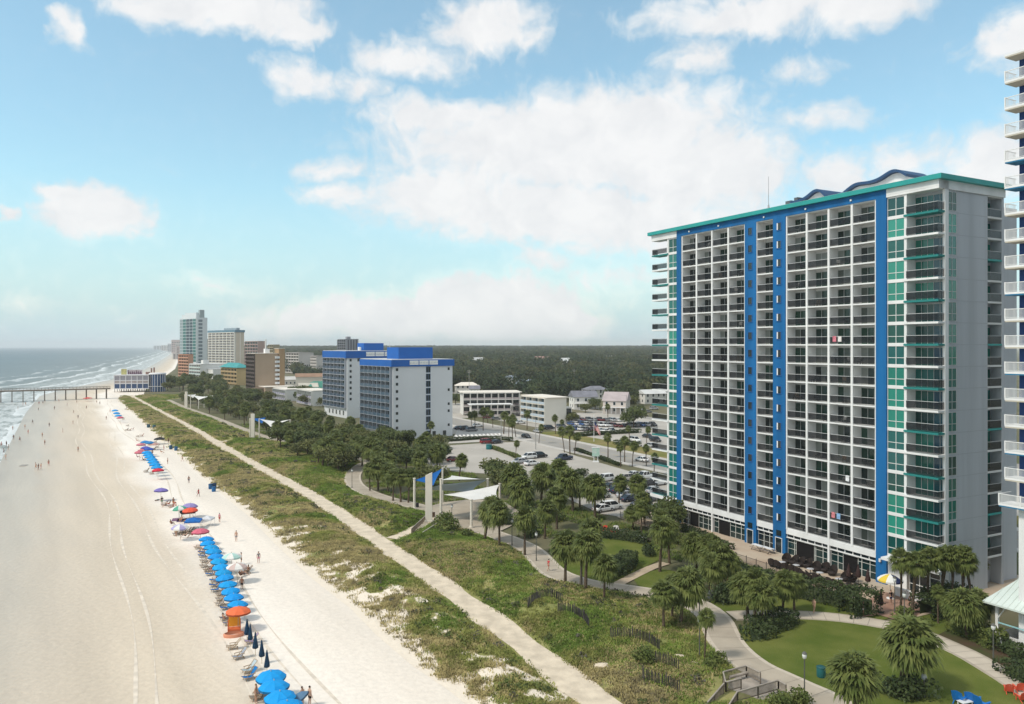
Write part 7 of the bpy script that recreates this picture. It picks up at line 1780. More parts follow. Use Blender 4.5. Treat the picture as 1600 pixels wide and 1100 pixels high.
def person_proto(pose, top):
    P = POSES[pose]; V = []; E = []; Rd = []
    def v(p, r, par=None):
        V.append(tuple(p)); Rd.append(r)
        if par is not None: E.append((par, len(V)-1))
        return len(V)-1
    pel = v(P['pel'], (.15,.115)); sp = v(P['sp'], (.125,.10), pel); ch = v(P['ch'], (.155,.115), sp); nk = v(P['nk'], .055, ch)
    hd = v(P['hd'], (.085,.10), nk); tp = v(P['tp'], .075, hd)
    legs = []; arms = []
    ax = np.array(P['ch'])-np.array(P['pel']); ax = ax/np.linalg.norm(ax)
    for s in (1, -1):
        g = lambda k: np.array(P.get(k+'2', P[k]) if s < 0 else P[k])*np.array([s if (k+'2') not in P or s > 0 else 1, 1, 1])
        kn, an, flt, el, wr = (g(k) for k in ('kn','an','fl','el','wr'))
        hip = np.array(P['pel'])+np.array([.095*s,0,0])-ax*.04
        h = v(hip, .095, pel); mid = (hip+kn)/2; q = v(mid, .078, h); k = v(kn, .056, q); cf = v(kn*.55+an*.45+np.array([0,.015,0]), .054, k); a = v(an, .036, cf); f = v(flt, .033, a); legs.append((hip, mid, kn))
        sh = np.array(P['ch'])+ax*.07+np.array([.175*s,0,0]); i = v(sh, .058, ch); um = v((sh+el)/2, .047, i); e = v(el, .039, um); w = v(wr, .027, e); arms.append((sh, el))
        d = wr-el; d = d/np.linalg.norm(d); pm = v(wr+d*.055, (.037,.02), w)
        side = np.cross(d, [1,0,0]); side /= np.linalg.norm(side)
        for j, (off, ln) in enumerate(((-.028,.062),(-.010,.078),(.010,.072),(.027,.055))):
            b = v(wr+d*.085+side*off, .009, pm); c = v(wr+d*(.085+ln*.55)+side*off+np.array([-.006*s,0,0]), .0085, b); v(wr+d*(.085+ln)+side*off+np.array([-.02*s,0,0]), .007, c)
        b = v(wr+d*.035-side*.042, .011, pm); v(wr+d*.075-side*.062, .009, b)
    me = skin_mesh('person', V, E, Rd, skin_m)
    # nose, ears, eyes as small shapes on the head
    o = link('person', me); hdp = np.array(P['hd']); up = np.array(P['tp'])-hdp; up /= np.linalg.norm(up)
    fw = np.array([0,-1,0]) if pose != 'lie' else np.array([0,0,1])
    m = MB(); c = hdp+up*.02; m.tube(tuple(c+fw*.09), tuple(c+fw*.125-up*.02), .012, .016, 6)
    for s in (-1,1): m.tube(tuple(c+np.array([.083*s,0,0])), tuple(c+np.array([.10*s,0,0])), .028, .02, 8)
    m.build('facial_features', skin_m, o)
    m = MB(); 
    for s in (-1,1): m.tube(tuple(c+fw*.088+np.array([.034*s,0,0])+up*.022), tuple(c+fw*.101+np.array([.034*s,0,0])+up*.022), .011, .011, 6)
    m.tube(tuple(c+fw*.09-up*.05-np.array([.024,0,0])), tuple(c+fw*.09-up*.05+np.array([.024,0,0])), .008, .008, 5)
    m.build('eyes_and_mouth', hair_m, o, color=(.05,.02,.02))
    hr = MB(); vs = []
    tpv = hdp+up*.06-fw*.018
    for i in range(7):
        th = math.pi*.62*i/6
        for k in range(12):
            ph = 2*math.pi*k/12; loc = up*math.cos(th)*.105+(np.array([1,0,0])*math.cos(ph)*.094+fw*math.sin(ph)*(.094 if math.sin(ph) < 0 else .085))*math.sin(th)
            if i > 3 and math.sin(ph) > .2: loc = loc+up*.05*(i-3)/3
            vs.append(tuple(tpv+loc))
    hr.add(vs, [(i*12+k, i*12+(k+1)%12, (i+1)*12+(k+1)%12, (i+1)*12+k) for i in range(6) for k in range(12)], 0, True); hr.build('hair', hair_m, o)
    # shorts
    V2 = [P['pel'], tuple(np.array(P['pel'])+ax*.07)]; E2 = [(0,1)]; R2 = [(.17,.135),(.155,.125)]
    for hip, mid, kn in legs:
        V2 += [tuple(hip), tuple(mid*.8+kn*.2)]; n = len(V2); E2 += [(0,n-2),(n-2,n-1)]; R2 += [.112,.098]
    link('shorts', skin_mesh('shorts', V2, E2, R2, cloth_m), o)
    if top == 'shirt':
        V3 = [P['sp'], P['ch'], tuple(np.array(P['ch'])+ax*.08), tuple(np.array(P['pel'])+ax*.05)]; E3 = [(0,1),(1,2),(3,0)]; R3 = [(.14,.115),(.17,.13),(.10,.08),(.165,.13)]
        for sh, el in arms: V3 += [tuple(sh), tuple(sh*.45+el*.55)]; n = len(V3); E3 += [(1,n-2),(n-2,n-1)]; R3 += [.072,.062]
        link('shirt', skin_mesh('shirt', V3, E3, R3, cloth_m), o)
    elif top == 'swimsuit':
        V3 = [P['sp'], P['ch'], tuple(np.array(P['pel'])+ax*.03)]; link('swimsuit', skin_mesh('swimsuit', V3, [(0,1),(2,0)], [(.133,.108),(.163,.124),(.158,.122)], cloth_m), o)
    return o
PP = {(p, t): person_proto(p, t) for p, t in (('stand','shirt'),('stand','none'),('stand','swimsuit'),('walk','shirt'),('walk','none'),('walk','swimsuit'),('sit','none'),('sit','swimsuit'),('lie','swimsuit'))}
SK = [(.50,.30,.21),(.40,.22,.15),(.55,.36,.27),(.22,.11,.07)]
CLR = {'black':(.015,.015,.018),'red':(.50,.03,.05),'blue':(.02,.12,.42),'navy':(.02,.03,.10),'white':(.72,.71,.69),'pink':(.62,.22,.30),'green':(.06,.25,.12),'grey':(.25,.25,.26),'tan':(.42,.28,.17),'orange':(.62,.20,.05),'purple':(.20,.10,.32),'yellow':(.6,.48,.1),'teal':(.05,.3,.32)}
def person(pose, top, px, py, shirt, shorts, lab, rz=None, sk=0, hair=(.03,.02,.015), group=None, z=0.0):
    o = place(PP[(pose, top)], (*G(px, py), z), random.random()*6.28 if rz is None else rz, lab, 'person', group, .97+.06*random.random(),
              {'person':SK[sk], 'hair':hair, 'facial_features':SK[sk], 'shirt':CLR[shirt], 'swimsuit':CLR[shirt], 'shorts':CLR[shorts]})
    return o
person('walk','shirt',857,893,'red','red','person in red shirt walking on the curved promenade',RU+3.3, z=.1)
person('walk','none',1272,959,'tan','tan','bare chested person in tan shorts on the garden path below the hedge', 2.2, z=.09)
person('stand','shirt',1349,963,'black','white','person in a black top and white shorts by the rounded hedge', 1.2, 3, z=.09)
person('stand','shirt',1392,945,'black','navy','person in dark clothes under the striped umbrella', .4, z=.07)
person('stand','swimsuit',1376,944,'black','black','person in black swimwear beside the striped umbrella pole', 2.4, z=.07)
person('walk','swimsuit',1422,948,'purple','purple','person in purple between the tall palm trunks at the tower corner', 1.0, 1, z=.07)
person('stand','shirt',404,880,'grey','pink','person in a grey shirt alone on the open sand toward the dunes', .6)
person('stand','none',400,1099,'tan','tan','bare chested person facing the sea by the open umbrellas', 1.4, 0, (.25,.14,.05))
person('stand','none',472,1104,'navy','navy','bare chested person under the tilted grey umbrella', 1.0)
person('stand','swimsuit',484,1103,'black','black','person in black swimwear under the tilted grey umbrella', 2.4, 2)
person('stand','shirt',253,789,'black','green','person in a black shirt standing by the purple umbrella', .5, 1)
BG = 'people scattered on the beach'
for a in (('stand','none',295,755,'tan','navy','person alone on the sand seaward of the dune barrels'),('walk','shirt',310,776,'red','red','small person in red on the sand before the dune barrels'),('stand','shirt',343,816,'pink','red','person in pink on the sand beyond the pink umbrella'),('stand','none',369,846,'tan','grey','person on the open sand between the umbrellas and the grass'),
  ('stand','none',262,725,'black','black','person in black shorts on the sand near the first row of umbrellas'),('walk','none',285,721,'tan','grey','person walking beside the dune edge under the barrels'),('stand','swimsuit',263,692,'navy','navy','person beside the dark canopy at the dune edge'),
  ('stand','swimsuit',275,799,'red','red','person in red beside the green umbrella'),('sit','none',264,790,'red','red','person in red shorts sitting in the group below the purple umbrella'),('stand','none',271,791,'black','orange','bare chested person standing in the group below the purple umbrella'),('sit','swimsuit',259,792,'black','black','person in black sitting in the group below the purple umbrella'),
  ('sit','none',283,815,'tan','orange','person sitting between the mats and the lilac umbrella'),('lie','swimsuit',292,814,'pink','pink','person in pink lying between the mats and the lilac umbrella'),('stand','none',275,838,'tan','tan','person standing at the seaward end of the chair row'),
  ('stand','none',377,882,'black','black','person standing beside the pale green umbrella'),('sit','swimsuit',376,902,'black','black','person in black sitting behind the blue umbrella row'),('sit','none',380,900,'red','navy','person sitting behind the blue umbrella row next to one in black'),('stand','none',378,922,'grey','black','person standing behind the last blue umbrellas of the row'),('sit','none',386,896,'tan','grey','person sitting alone behind the striped umbrella'),
  ('sit','none',337,901,'red','red','person in red shorts sitting seaward of the blue row'),('sit','swimsuit',332,880,'navy','navy','person in navy sitting seaward of the blue row'),('sit','none',318,862,'pink','pink','person in pink sitting seaward of the blue row near its pink end'),('sit','none',416,1088,'red','red','person in red shorts under the open umbrellas near the camera'),
  ('sit','none',352,972,'navy','grey','person sitting beside the orange umbrella')):
    person(*a, sk=random.randrange(4), group=BG)
for k, (px, py, po, tp, c) in enumerate(((208,672,'sit','none','black'),(214,690,'sit','swimsuit','red'),(238,712,'stand','none','navy'),(252,708,'sit','none','orange'),(256,704,'stand','swimsuit','pink'),(224,720,'sit','none','black'),(234,730,'stand','none','grey'),(215,716,'sit','swimsuit','purple'),(246,782,'lie','swimsuit','teal'),(289,803,'stand','none','blue'),(268,821,'sit','none','navy'),(290,840,'sit','swimsuit','black'),(300,839,'sit','none','red'),(327,872,'stand','none','orange'),(341,915,'sit','none','blue'),(347,928,'stand','swimsuit','yellow'),(330,893,'sit','swimsuit','pink'))):
    person(po, tp, px, py, c, c, 'person in %s along the umbrella line, %s from the pier end of the line' % (c, nth(k)), sk=random.randrange(4), group=BG)
FARP = [(61,632,'red'),(67,631,'navy'),(115,646,'black'),(135,639,'navy'),(151,630,'black'),(156,632,'grey'),(60,642,'teal'),(77,667,'grey'),(114,663,'white'),(122,654,'grey'),(51,662,'black'),(39,670,'black'),(44,678,'red'),(66,683,'black'),(31,690,'navy'),(21,687,'grey'),(10,697,'black'),(70,695,'black'),(122,706,'grey'),(6,709,'black'),(9,719,'grey'),(76,728,'red'),(56,733,'orange'),(60,735,'black'),(64,734,'pink'),(36,634,'pink'),(40,633,'orange'),(28,640,'navy'),(20,672,'black'),(2,698,'red'),(98,676,'white'),(85,640,'grey'),(105,634,'blue'),(166,656,'white'),(172,645,'purple'),(92,628,'red'),(120,630,'black'),(13,703,'teal')]
for k, (px, py, c) in enumerate(sorted(FARP, key=lambda q: q[1])):
    pose, top = random.choice([('stand','none'),('walk','none'),('walk','swimsuit'),('stand','swimsuit'),('walk','shirt')])
    person(pose, top, px, py, c, c, 'tiny person in %s on the wet sand, %s counted from the pier toward the camera' % (c, nth(k)), sk=random.randrange(4), group=BG)

# ------------------------------------------------------------------ beach umbrellas, chairs, tents
umb_m = mat('umbrella_cloth', (.02,.2,.6), .7, .2, obj=True, vary=.06, scale=2.5); pole_m = mat('umbrella_pole', (.55,.45,.32), .6, .3); umb_shade = mat('umbrella_edge_shade', (.02,.1,.3), .7, .2, obj=True)
_n = umb_shade.node_tree; _h = _n.nodes.new('ShaderNodeHueSaturation'); _h.inputs['Value'].default_value = .42; _l = _n.nodes['Principled BSDF'].inputs['Base Color'].links[0]; _f = _l.from_socket; _n.links.new(_f, _h.inputs['Color']); _n.links.new(_h.outputs[0], _n.nodes['Principled BSDF'].inputs['Base Color'])  # shade painted into the valance: a darkened copy of the canopy colour
umb_2 = mat('umbrella_white_gore', (.72,.70,.66), .8, .2)
def umbrella_proto(two=False, R0=1.2, H0=2.35):
    o = bpy.data.objects.new('beach_umbrella', None); COL.objects.link(o)
    m = MB(); n = 8; rings = [(0.02,H0),(R0*.35,H0-.06),(R0*.72,H0-.20),(R0,H0-.44)]; K = 5; vs = []
    for r, z in rings:
        for k in range(n*K):
            t = 2*math.pi*k/(n*K); u = (k % K)/K; sagf = 4*u*(1-u)
            rr_ = r*(1-.05*sagf); vs.append((rr_*math.cos(t), rr_*math.sin(t), z-.04*sagf*(r/R0)))
    N = n*K
    for i in range(3):
        for k in range(N): m.add([vs[i*N+k], vs[i*N+(k+1)%N], vs[(i+1)*N+(k+1)%N], vs[(i+1)*N+k]], [(0,1,2,3)], (k//K) % 2 if two else 0, False)
    for k in range(N):
        a = vs[3*N+k]; b = vs[3*N+(k+1)%N]; q = .13 if k % 2 else .17
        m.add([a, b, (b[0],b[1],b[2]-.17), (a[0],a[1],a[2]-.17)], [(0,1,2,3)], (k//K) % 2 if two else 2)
    m.build('canopy', [umb_m, umb_2, umb_shade], o)
    p = MB(); p.tube((0,0,-.2),(0,0,H0+.08),.03,.025,8); p.build('pole', pole_m, o)
    r = MB()
    for k in range(8):
        t = 2*math.pi*k/8; r.tube((0,0,H0-.5),(R0*.55*math.cos(t),R0*.55*math.sin(t),H0-.16),.009,.009,4); 
    r.build('rib', mat('rib_grey', (.4,.4,.4), .5, .4), o)
    f = MB(); f.lathe([(.01,H0+.02),(.05,H0+.06),(.01,H0+.14)], 8); f.build('finial', pole_m, o)
    return o
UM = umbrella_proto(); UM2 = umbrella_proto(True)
UB = (.008,.30,.70)
def umb(px, py, col, lab, group, tilt=0, two=False, sc=1.0, z=2.05):
    x, y = G(px, py, z*sc); o = place(UM2 if two else UM, (x, y, 0), random.random(), lab, 'beach umbrella', group, sc, {'canopy':col})
    o.rotation_euler = (random.uniform(-.05,.05)+tilt, random.uniform(-.05,.05)-abs(tilt)*.3, random.random()*6)
row = resample([(323,841),(333,858),(346,884),(356,908),(364,926),(370,941)], .5)
pts_ = resample([G(px, py, 2.05) for px, py in ((322,840),(333,860),(346,884),(356,908),(363,925),(370,942))], .1)
nU = 13
for k in range(nU):
    p = pts_[int(k*(len(pts_)-1)/(nU-1))]
    o = place(UM, (p[0], p[1], 0), random.random()*6, 'blue umbrella in the long close row, %s from the pink umbrella end' % nth(k), 'beach umbrella', 'long row of blue beach umbrellas', random.uniform(.93,1.0), {'canopy':tuple(c*random.uniform(.88,1.08) for c in UB)})
    o.rotation_euler = (random.uniform(-.06,.06), random.uniform(-.06,.06), random.random()*6)
for k, (px, py) in enumerate(((424,1054),(428,1070),(438,1086),(450,1101))):
    umb(px, py, (.008,.30,.70), ['blue umbrella first of four open ones nearest to the closed navy row'.replace('nearest to', 'next to'), 'blue umbrella second of four open ones below the closed navy row', 'blue umbrella third of four open ones, with a person under it', 'blue umbrella last of four open ones, cut by the photo bottom'][k], 'four open blue umbrellas', 0, False, 1.12)
pts_ = resample([G(px, py, 2.05) for px, py in ((229,708),(238,720),(245,731))], .1)
for k in range(7):
    p = pts_[int(k*(len(pts_)-1)/6)]; o = place(UM, (p[0], p[1], 0), random.random()*6, 'blue umbrella in the short far row, %s from the pink tents' % nth(k), 'beach umbrella', 'short far row of blue umbrellas', 1.15, {'canopy':UB})
for k, (px, py) in enumerate(((180,641),(182,645),(185,649))): umb(px, py, UB, '%s blue umbrella in the cluster toward the pier' % nth(k), 'cluster of umbrellas toward the pier', 0, False, 1.2)
for px, py, c, two, lab in ((188,652,(.55,.10,.16),False,'red umbrella at the end of the cluster toward the pier'),(247,734,(.60,.03,.06),False,'red umbrella ending the short far row of blue ones'),(227,690,(.03,.22,.50),False,'pale blue umbrella behind the purple and pink ones'),(234,691,(.03,.20,.45),False,'blue umbrella beside the pale blue one, before the dark canopy'),(227,699,(.10,.10,.42),False,'purple blue umbrella in the crowded far group'),(232,701,(.04,.09,.40),False,'deep blue umbrella in the crowded far group'),
   (220,694,(.55,.20,.24),False,'pink umbrella at the seaward side of the far group'),(218,706,(.55,.14,.18),False,'red pink umbrella in front of the far group'),(251,765,(.20,.16,.45),False,'purple umbrella with a person in black beside it'),(280,793,(.10,.38,.26),True,'green and white umbrella beside the red orange one'),(298,796,(.75,.10,.05),False,'red orange umbrella over a dark canopy'),(296,789,(.30,.25,.50),False,'lilac umbrella peeking behind the red orange one'),(282,822,(.40,.36,.58),True,'lilac and white umbrella next to the small blue tent'),
   (313,829,(.62,.14,.20),False,'pink umbrella at the far end of the long blue row'),(362,868,(.42,.62,.56),True,'pale mint umbrella behind the long blue row'),(371,883,(.55,.42,.38),True,'pink and white umbrella behind the long blue row'),(372,953,(.78,.16,.06),False,'orange red umbrella ending the long blue row')):
    umb(px, py, c, lab, None, 0, two, 1.15)
umb(480, 1085, (.10,.19,.30), 'small grey blue umbrella tilted over two people', None, .5, False, .85)
m_navy = mat('closed_cloth', (.008,.035,.075), .8, .2, vary=.2, scale=3)
CU = bpy.data.objects.new('closed_umbrella', None); COL.objects.link(CU)
m = MB(); m.lathe([(.02,2.45),(.07,2.3),(.16,1.7),(.27,1.05),(.30,.80),(.20,.72)], 10); m.v = [(x*(1+.12*math.cos(4*math.atan2(y,x))), y*(1+.12*math.cos(4*math.atan2(y,x))), z) for x, y, z in m.v]; m.build('canopy', m_navy, CU)
m = MB(); m.tube((0,0,-.2),(0,0,2.55),.03,.025,8); m.build('pole', pole_m, CU)
for k, (px, py) in enumerate(((386,1002),(391,1010),(399,1024),(409,1037),(417,1054))): place(CU, (*G(px, py), 0), k, '%s closed navy umbrella counted from the orange stand' % nth(k), 'closed umbrella', 'closed navy umbrellas', 1.0)
sling_m = mat('sling_cloth', (.02,.2,.5), .9, .1, obj=True); chair_w = mat('chair_wood', (.34,.24,.15), .8, .2, vary=.15, scale=2)
def chair_proto():
    o = bpy.data.objects.new('beach_chair', None); COL.objects.link(o); f = MB()
    for s in (-.3,.3):
        f.tube((s,-.75,.38),(s,.35,.12),.028,.028,5); f.tube((s,-.3,.02),(s,.62,.98),.028,.028,5); f.tube((s,-.55,.0),(s,-.5,.34),.028,.028,5); f.tube((s,.34,.0),(s,.05,.42),.026,.026,5); f.box(s-.05,s+.05,-.45,.35,.52,.56); f.tube((s,-.4,.3),(s,-.4,.53),.022,.022,5)
    for y, z in ((-.75,.38),(.35,.12),(.62,.98)): f.tube((-.3,y,z),(.3,y,z),.026,.026,5)
    f.build('frame', chair_w, o)
    s = MB(); pr = [(-.74,.40),(-.3,.27),(.05,.20),(.22,.42),(.42,.72),(.60,.97)]
    for (a, b), (c, d) in zip(pr[:-1], pr[1:]): s.add([(-.27,a,b),(.27,a,b),(.27,c,d),(-.27,c,d)], [(0,1,2,3)], 0, True)
    s.build('sling', sling_m, o); return o
CH = chair_proto(); CG = 'low wooden beach chairs'
SEA = math.atan2(-.53,-.85)+math.pi/2
def bchair(px, py, col, lab): place(CH, (*G(px, py), 0), SEA+random.uniform(-.25,.25), lab, 'beach chair', CG, 1.05, {'sling':col})
for px, py, c, lab in ((366,1014,(.50,.42,.33),'tan beach chair first below the orange stand'),(375,1029,(.30,.33,.38),'grey beach chair second below the orange stand'),(390,1050,(.40,.48,.52),'pale beach chair beside the closed navy umbrellas'),(391,1061,(.02,.16,.42),'blue beach chair on the sand before the open blue umbrellas'),(394,1005,(.35,.28,.42),'lilac beach chair behind the first closed umbrella'),(354,968,(.15,.15,.2),'dark beach chair seaward of the orange umbrella'),(359,976,(.25,.25,.3),'grey beach chair beside the orange stand'),
   (411,1086,(.02,.14,.4),'blue beach chair under the open umbrellas'),(404,1093,(.3,.25,.2),'brown beach chair before the bare chested person'),(426,1098,(.02,.16,.42),'blue beach chair under the last open umbrella'),(387,896,(.35,.3,.28),'grey beach chair behind the pink and white umbrella')): bchair(px, py, c, lab)
for k in range(15):
    u = k/14; px = 310+(354-310)*u+random.uniform(-5,3); py = 848+(952-848)*u+random.uniform(-2,2)
    if 0.0 < u: bchair(px, py, random.choice([(.02,.15,.42),(.4,.32,.25),(.03,.2,.5),(.45,.4,.36)]), '%s beach chair on the seaward side of the long blue row' % nth(k))
for k in range(6): bchair(277+5.2*k, 836-.7*k, random.choice([(.3,.25,.2),(.05,.05,.06),(.3,.33,.4)]), '%s beach chair in the chair row seaward of the pink umbrella' % nth(k))
for k, (px, py) in enumerate(((200,666),(203,673),(198,673),(216,683),(222,682),(258,790),(269,793),(197,640),(193,656),(243,692),(246,700),(241,703),(229,738),(238,741))): bchair(px, py, random.choice([(.05,.05,.06),(.3,.2,.18),(.4,.1,.1),(.1,.1,.2)]), '%s beach chair scattered among the far umbrella groups, counted from the pier cluster' % nth(k) if k < 5 else '%s beach chair beside the crowded far umbrellas and tents' % nth(k))
def tent(px, py, col, lab, W=2.6, H=2.3, name='pop_up_canopy'):
    x, y = G(px, py); T = empty(name, lab, 'canopy tent', (x, y, 0), random.random()*.6)
    m = MB(); h = W/2; m.add([(-h,-h,H-.5),(h,-h,H-.5),(h,h,H-.5),(-h,h,H-.5),(0,0,H)], [(0,1,4),(1,2,4),(2,3,4),(3,0,4)]); 
    for a, b in (((-h,-h),(h,-h)),((h,-h),(h,h)),((h,h),(-h,h)),((-h,h),(-h,-h))): m.add([(*a,H-.5),(*b,H-.5),(*b,H-.75),(*a,H-.75)], [(0,1,2,3)])
    m.build('roof_cloth', mat('tent_%d_%d' % (int(px), int(py)), col, .8, .2, vary=.08, scale=2), T)
    for sx in (-1,1):
        for sy in (-1,1): l = MB(); l.tube((sx*h*.97,sy*h*.97,0),(sx*h*.97,sy*h*.97,H-.5),.03,.03,6); l.build('leg', white_m, T)
tent(249, 694, (.02,.022,.025), 'black canopy tent at the dune side of the far group', 3.0); tent(293, 811, (.02,.02,.03), 'dark canopy under the red orange umbrella', 2.4, 1.9); tent(302, 826, (.015,.13,.42), 'small pointed blue tent beside the lilac umbrella', 2.6, 2.0); tent(240, 703, (.50,.30,.26), 'salmon canopy tent beside the crowded far umbrellas', 2.6); tent(137, 627, (.60,.06,.06), 'red canopy tent alone on the sand before the pier', 3.6, 2.4); tent(324, 821, (.6,.6,.62), 'white round topped shade behind the pink umbrella', 2.0, 1.8); tent(225, 712, (.55,.16,.20), 'pink canopy tent in front of the far group', 2.6)
def mat_(px, py, col, lab, w=1.6, l=2.6, rz=.3):
    m = MB(); m.box(-w/2,w/2,-l/2,l/2,.01,.04); tag(m.build('beach_mat', mat('mat_%d' % int(px), col, .95, .1, vary=.1, scale=2), None, (*G(px, py), 0), rz), lab, 'beach mat')
mat_(284,813,(.10,.06,.16),'purple mat on the sand beside the dark canopy'); mat_(276,812,(.22,.12,.2),'plum mat seaward of the purple one'); mat_(37,727,(.35,.33,.3),'grey mat alone on the damp sand')
# orange beach service stand
def stand():
    x, y = G(366, 988); T = empty('lifeguard_stand', 'orange framed beach service stand with a yellow back under the orange umbrella', 'lifeguard stand', (x, y, 0), .3)
    org = mat('stand_orange', (.62,.16,.06), .7, .2); m = MB()
    for s in (-.75,.75):
        m.tube((s,-.6,0),(s,-.5,1.0),.05,.05,6); m.tube((s,.6,0),(s,.5,1.5),.05,.05,6); m.tube((s,-.5,1.0),(s,.5,1.5),.05,.05,6); m.box(s-.06,s+.06,-.5,.5,.55,.62)
    m.box(-.75,.75,-.55,-.45,.1,.5); m.box(-.75,.75,-.5,.5,.5,.56); m.build('frame', org, T)
    m = MB(); m.box(-.7,.7,.48,.56,.6,1.9); m.build('backrest', mat('stand_yellow', (.75,.36,.03), .7, .2), T)
    T.scale = (.85,.85,.9)
    m = MB(); m.lathe([(1.25,.0),(1.3,.35),(1.15,.42)], 16, 0, True, 0, -1.4, 1, .6); m.build('windscreen', mat('stand_salmon', (.62,.26,.16), .8, .2), T)
stand()

# ------------------------------------------------------------------ furniture of plaza, lawn and pool
wick = mat('dark_wicker', (.028,.020,.018), .8, .3, vary=.3, scale=6)
PC = bpy.data.objects.new('patio_chair', None); COL.objects.link(PC)
m = MB(); m.lathe([(.50,.18),(.58,.35),(.60,.5),(.02,.5)], 14, 0, True, 0, 0, 1, 1.1); m.build('seat', wick, PC)
m = MB(); vs = []
for i in range(6):
    for k in range(13):
        t = math.pi*(.0+k/12); r = .62+.06*i/5; vs.append((r*math.cos(t), .1+r*math.sin(t)*1.05, .45+(.75*math.sin(t)+.12)*i/5))
m.add(vs, [(i*13+k, i*13+k+1, (i+1)*13+k+1, (i+1)*13+k) for i in range(5) for k in range(12)], 0, True); m.add([(x*.92,y*.92,z) for x,y,z in vs], [(i*13+k, (i+1)*13+k, (i+1)*13+k+1, i*13+k+1) for i in range(5) for k in range(12)], 0, True); m.build('backrest', wick, PC)
for a in range(4): l = MB(); l.tube((.4*math.cos(a*1.57+.78),.4*math.sin(a*1.57+.78),0),(.4*math.cos(a*1.57+.78),.4*math.sin(a*1.57+.78),.2),.035,.035,6); l.build('leg', black_m, PC)
front = [(1208,886),(1218,889),(1228,893),(1239,896),(1250,900),(1258,903),(1268,907),(1278,910),(1289,913),(1300,917),(1309,920),(1320,922),(1334,926)]
back = [(1229,881),(1240,883),(1250,886),(1261,888),(1275,894),(1288,895),(1300,900),(1320,909),(1330,910)]
for k, q in enumerate(front): place(PC, (*G(*q), .06), TOWER_ROT+math.pi+random.uniform(-.7,.7), '%s dark wicker chair along the hedge side of the plaza, from the white tables' % nth(k), 'patio chair', 'dark wicker chairs on the plaza', 1.05)
for k, q in enumerate(back): place(PC, (*G(*q), .06), TOWER_ROT+random.uniform(-.7,.7), '%s dark wicker chair along the door side of the plaza, from the white tables' % nth(k), 'patio chair', 'dark wicker chairs on the plaza', 1.05)
TB = bpy.data.objects.new('patio_table', None); COL.objects.link(TB)
m = MB(); m.lathe([(.02,.72),(.48,.72),(.5,.70),(.48,.67),(.02,.67)], 16); m.build('table_top', mat('pale_table_top', (.48,.48,.50), .5, .4), TB); m = MB(); m.tube((0,0,0),(0,0,.67),.05,.05,8); m.lathe([(.32,0),(.3,.04),(.05,.08)], 12); m.build('leg', black_m, TB)
for k, q in enumerate(((1222,886),(1244,891),(1281,903),(1266,897),(1311,913))): place(TB, (*G(*q), .06), 0, '%s small pale table between the two rows of dark chairs' % nth(k), 'patio table', 'small tables on the plaza', 1.0)
DC = bpy.data.objects.new('folded_parasol', None); COL.objects.link(DC)
m = MB(); m.lathe([(.02,2.7),(.10,2.5),(.22,1.9),(.36,1.2),(.30,1.0),(.08,.95)], 10); m.build('canopy', mat('folded_brown', (.05,.03,.028), .9, .1, vary=.3, scale=3), DC); m = MB(); m.tube((0,0,0),(0,0,2.75),.035,.03,8); m.lathe([(.4,0),(.4,.08),(.05,.12)], 12); m.build('pole', black_m, DC)
for k, q in enumerate(((1326,913),(1341,914),(1356,921),(1376,958))): place(DC, (*G(*q), .06), k, ['folded brown parasol beside the doorway end of the dark chairs','folded brown parasol in the middle of the plaza end','folded brown parasol next to the last blue shaft','folded brown parasol by the brick path'][k], 'parasol', 'folded parasols on the plaza', 1.0)
def striped():
    x, y = G(1391, 936); T = empty('striped_umbrella', 'big yellow, white and navy umbrella on the brick path at the tower corner', 'umbrella', (x, y, .06))
    m = MB(); n = 40; cols = [0,1,2,1,0,1,2,1]
    rings = [(.02,3.15),(.6,3.0),(1.15,2.72),(1.5,2.42)]
    for i in range(3):
        for k in range(n):
            P_ = lambda r, z, t: (r*math.cos(t), r*math.sin(t), z)
            t0, t1 = 2*math.pi*k/n, 2*math.pi*(k+1)/n; m.add([P_(*rings[i],t0), P_(*rings[i],t1), P_(*rings[i+1],t1), P_(*rings[i+1],t0)], [(0,1,2,3)], cols[k//5])
    for k in range(n): t0, t1 = 2*math.pi*k/n, 2*math.pi*(k+1)/n; m.add([P_(1.5,2.42,t0), P_(1.5,2.42,t1), P_(1.5,2.22,t1), P_(1.5,2.22,t0)], [(0,1,2,3)], cols[k//5])
    m.build('canopy', [mat('stripe_yellow', (.70,.50,.06), .7, .2), mat('stripe_white', (.74,.73,.70), .7, .2), mat('stripe_navy', (.02,.03,.09), .7, .2)], T)
    m = MB(); m.tube((0,0,0),(0,0,3.25),.05,.04,8); m.lathe([(.45,0),(.45,.1),(.06,.14)], 12); m.build('pole', white_m, T)
striped()
KC = bpy.data.objects.new('picnic_table', None); COL.objects.link(KC)
m = MB(); m.box(-1.1,1.1,-.4,.4,.72,.78); m.build('table_top', mat('table_white', (.72,.73,.75), .5, .3), KC)
for s in (-.72,.72): m = MB(); m.box(-1.1,1.1,s-.14,s+.14,.42,.47); m.build('bench', mat('table_bench', (.30,.24,.2), .8, .2), KC)
m = MB()
for x in (-.8,.8): m.tube((x,-.75,0),(x,-.2,.72),.04,.04,5); m.tube((x,.75,0),(x,.2,.72),.04,.04,5)
m.build('leg', black_m, KC)
for k, (px, py, lab) in enumerate(((1185,860,'white topped picnic table on the plaza before the second blue shaft'),(1199,864,'white topped picnic table beside the first one on the plaza'),(1153,899,'white topped picnic table on the small shaded lawn'),(1003,846,'dark picnic table with a pale top by the oval lawn'))): place(KC, (*G(px, py), .06), TOWER_ROT, lab, 'picnic table', 'picnic tables by the tower', 1.0)
ad_m = mat('adirondack_paint', (.5,.1,.05), .6, .3, obj=True)
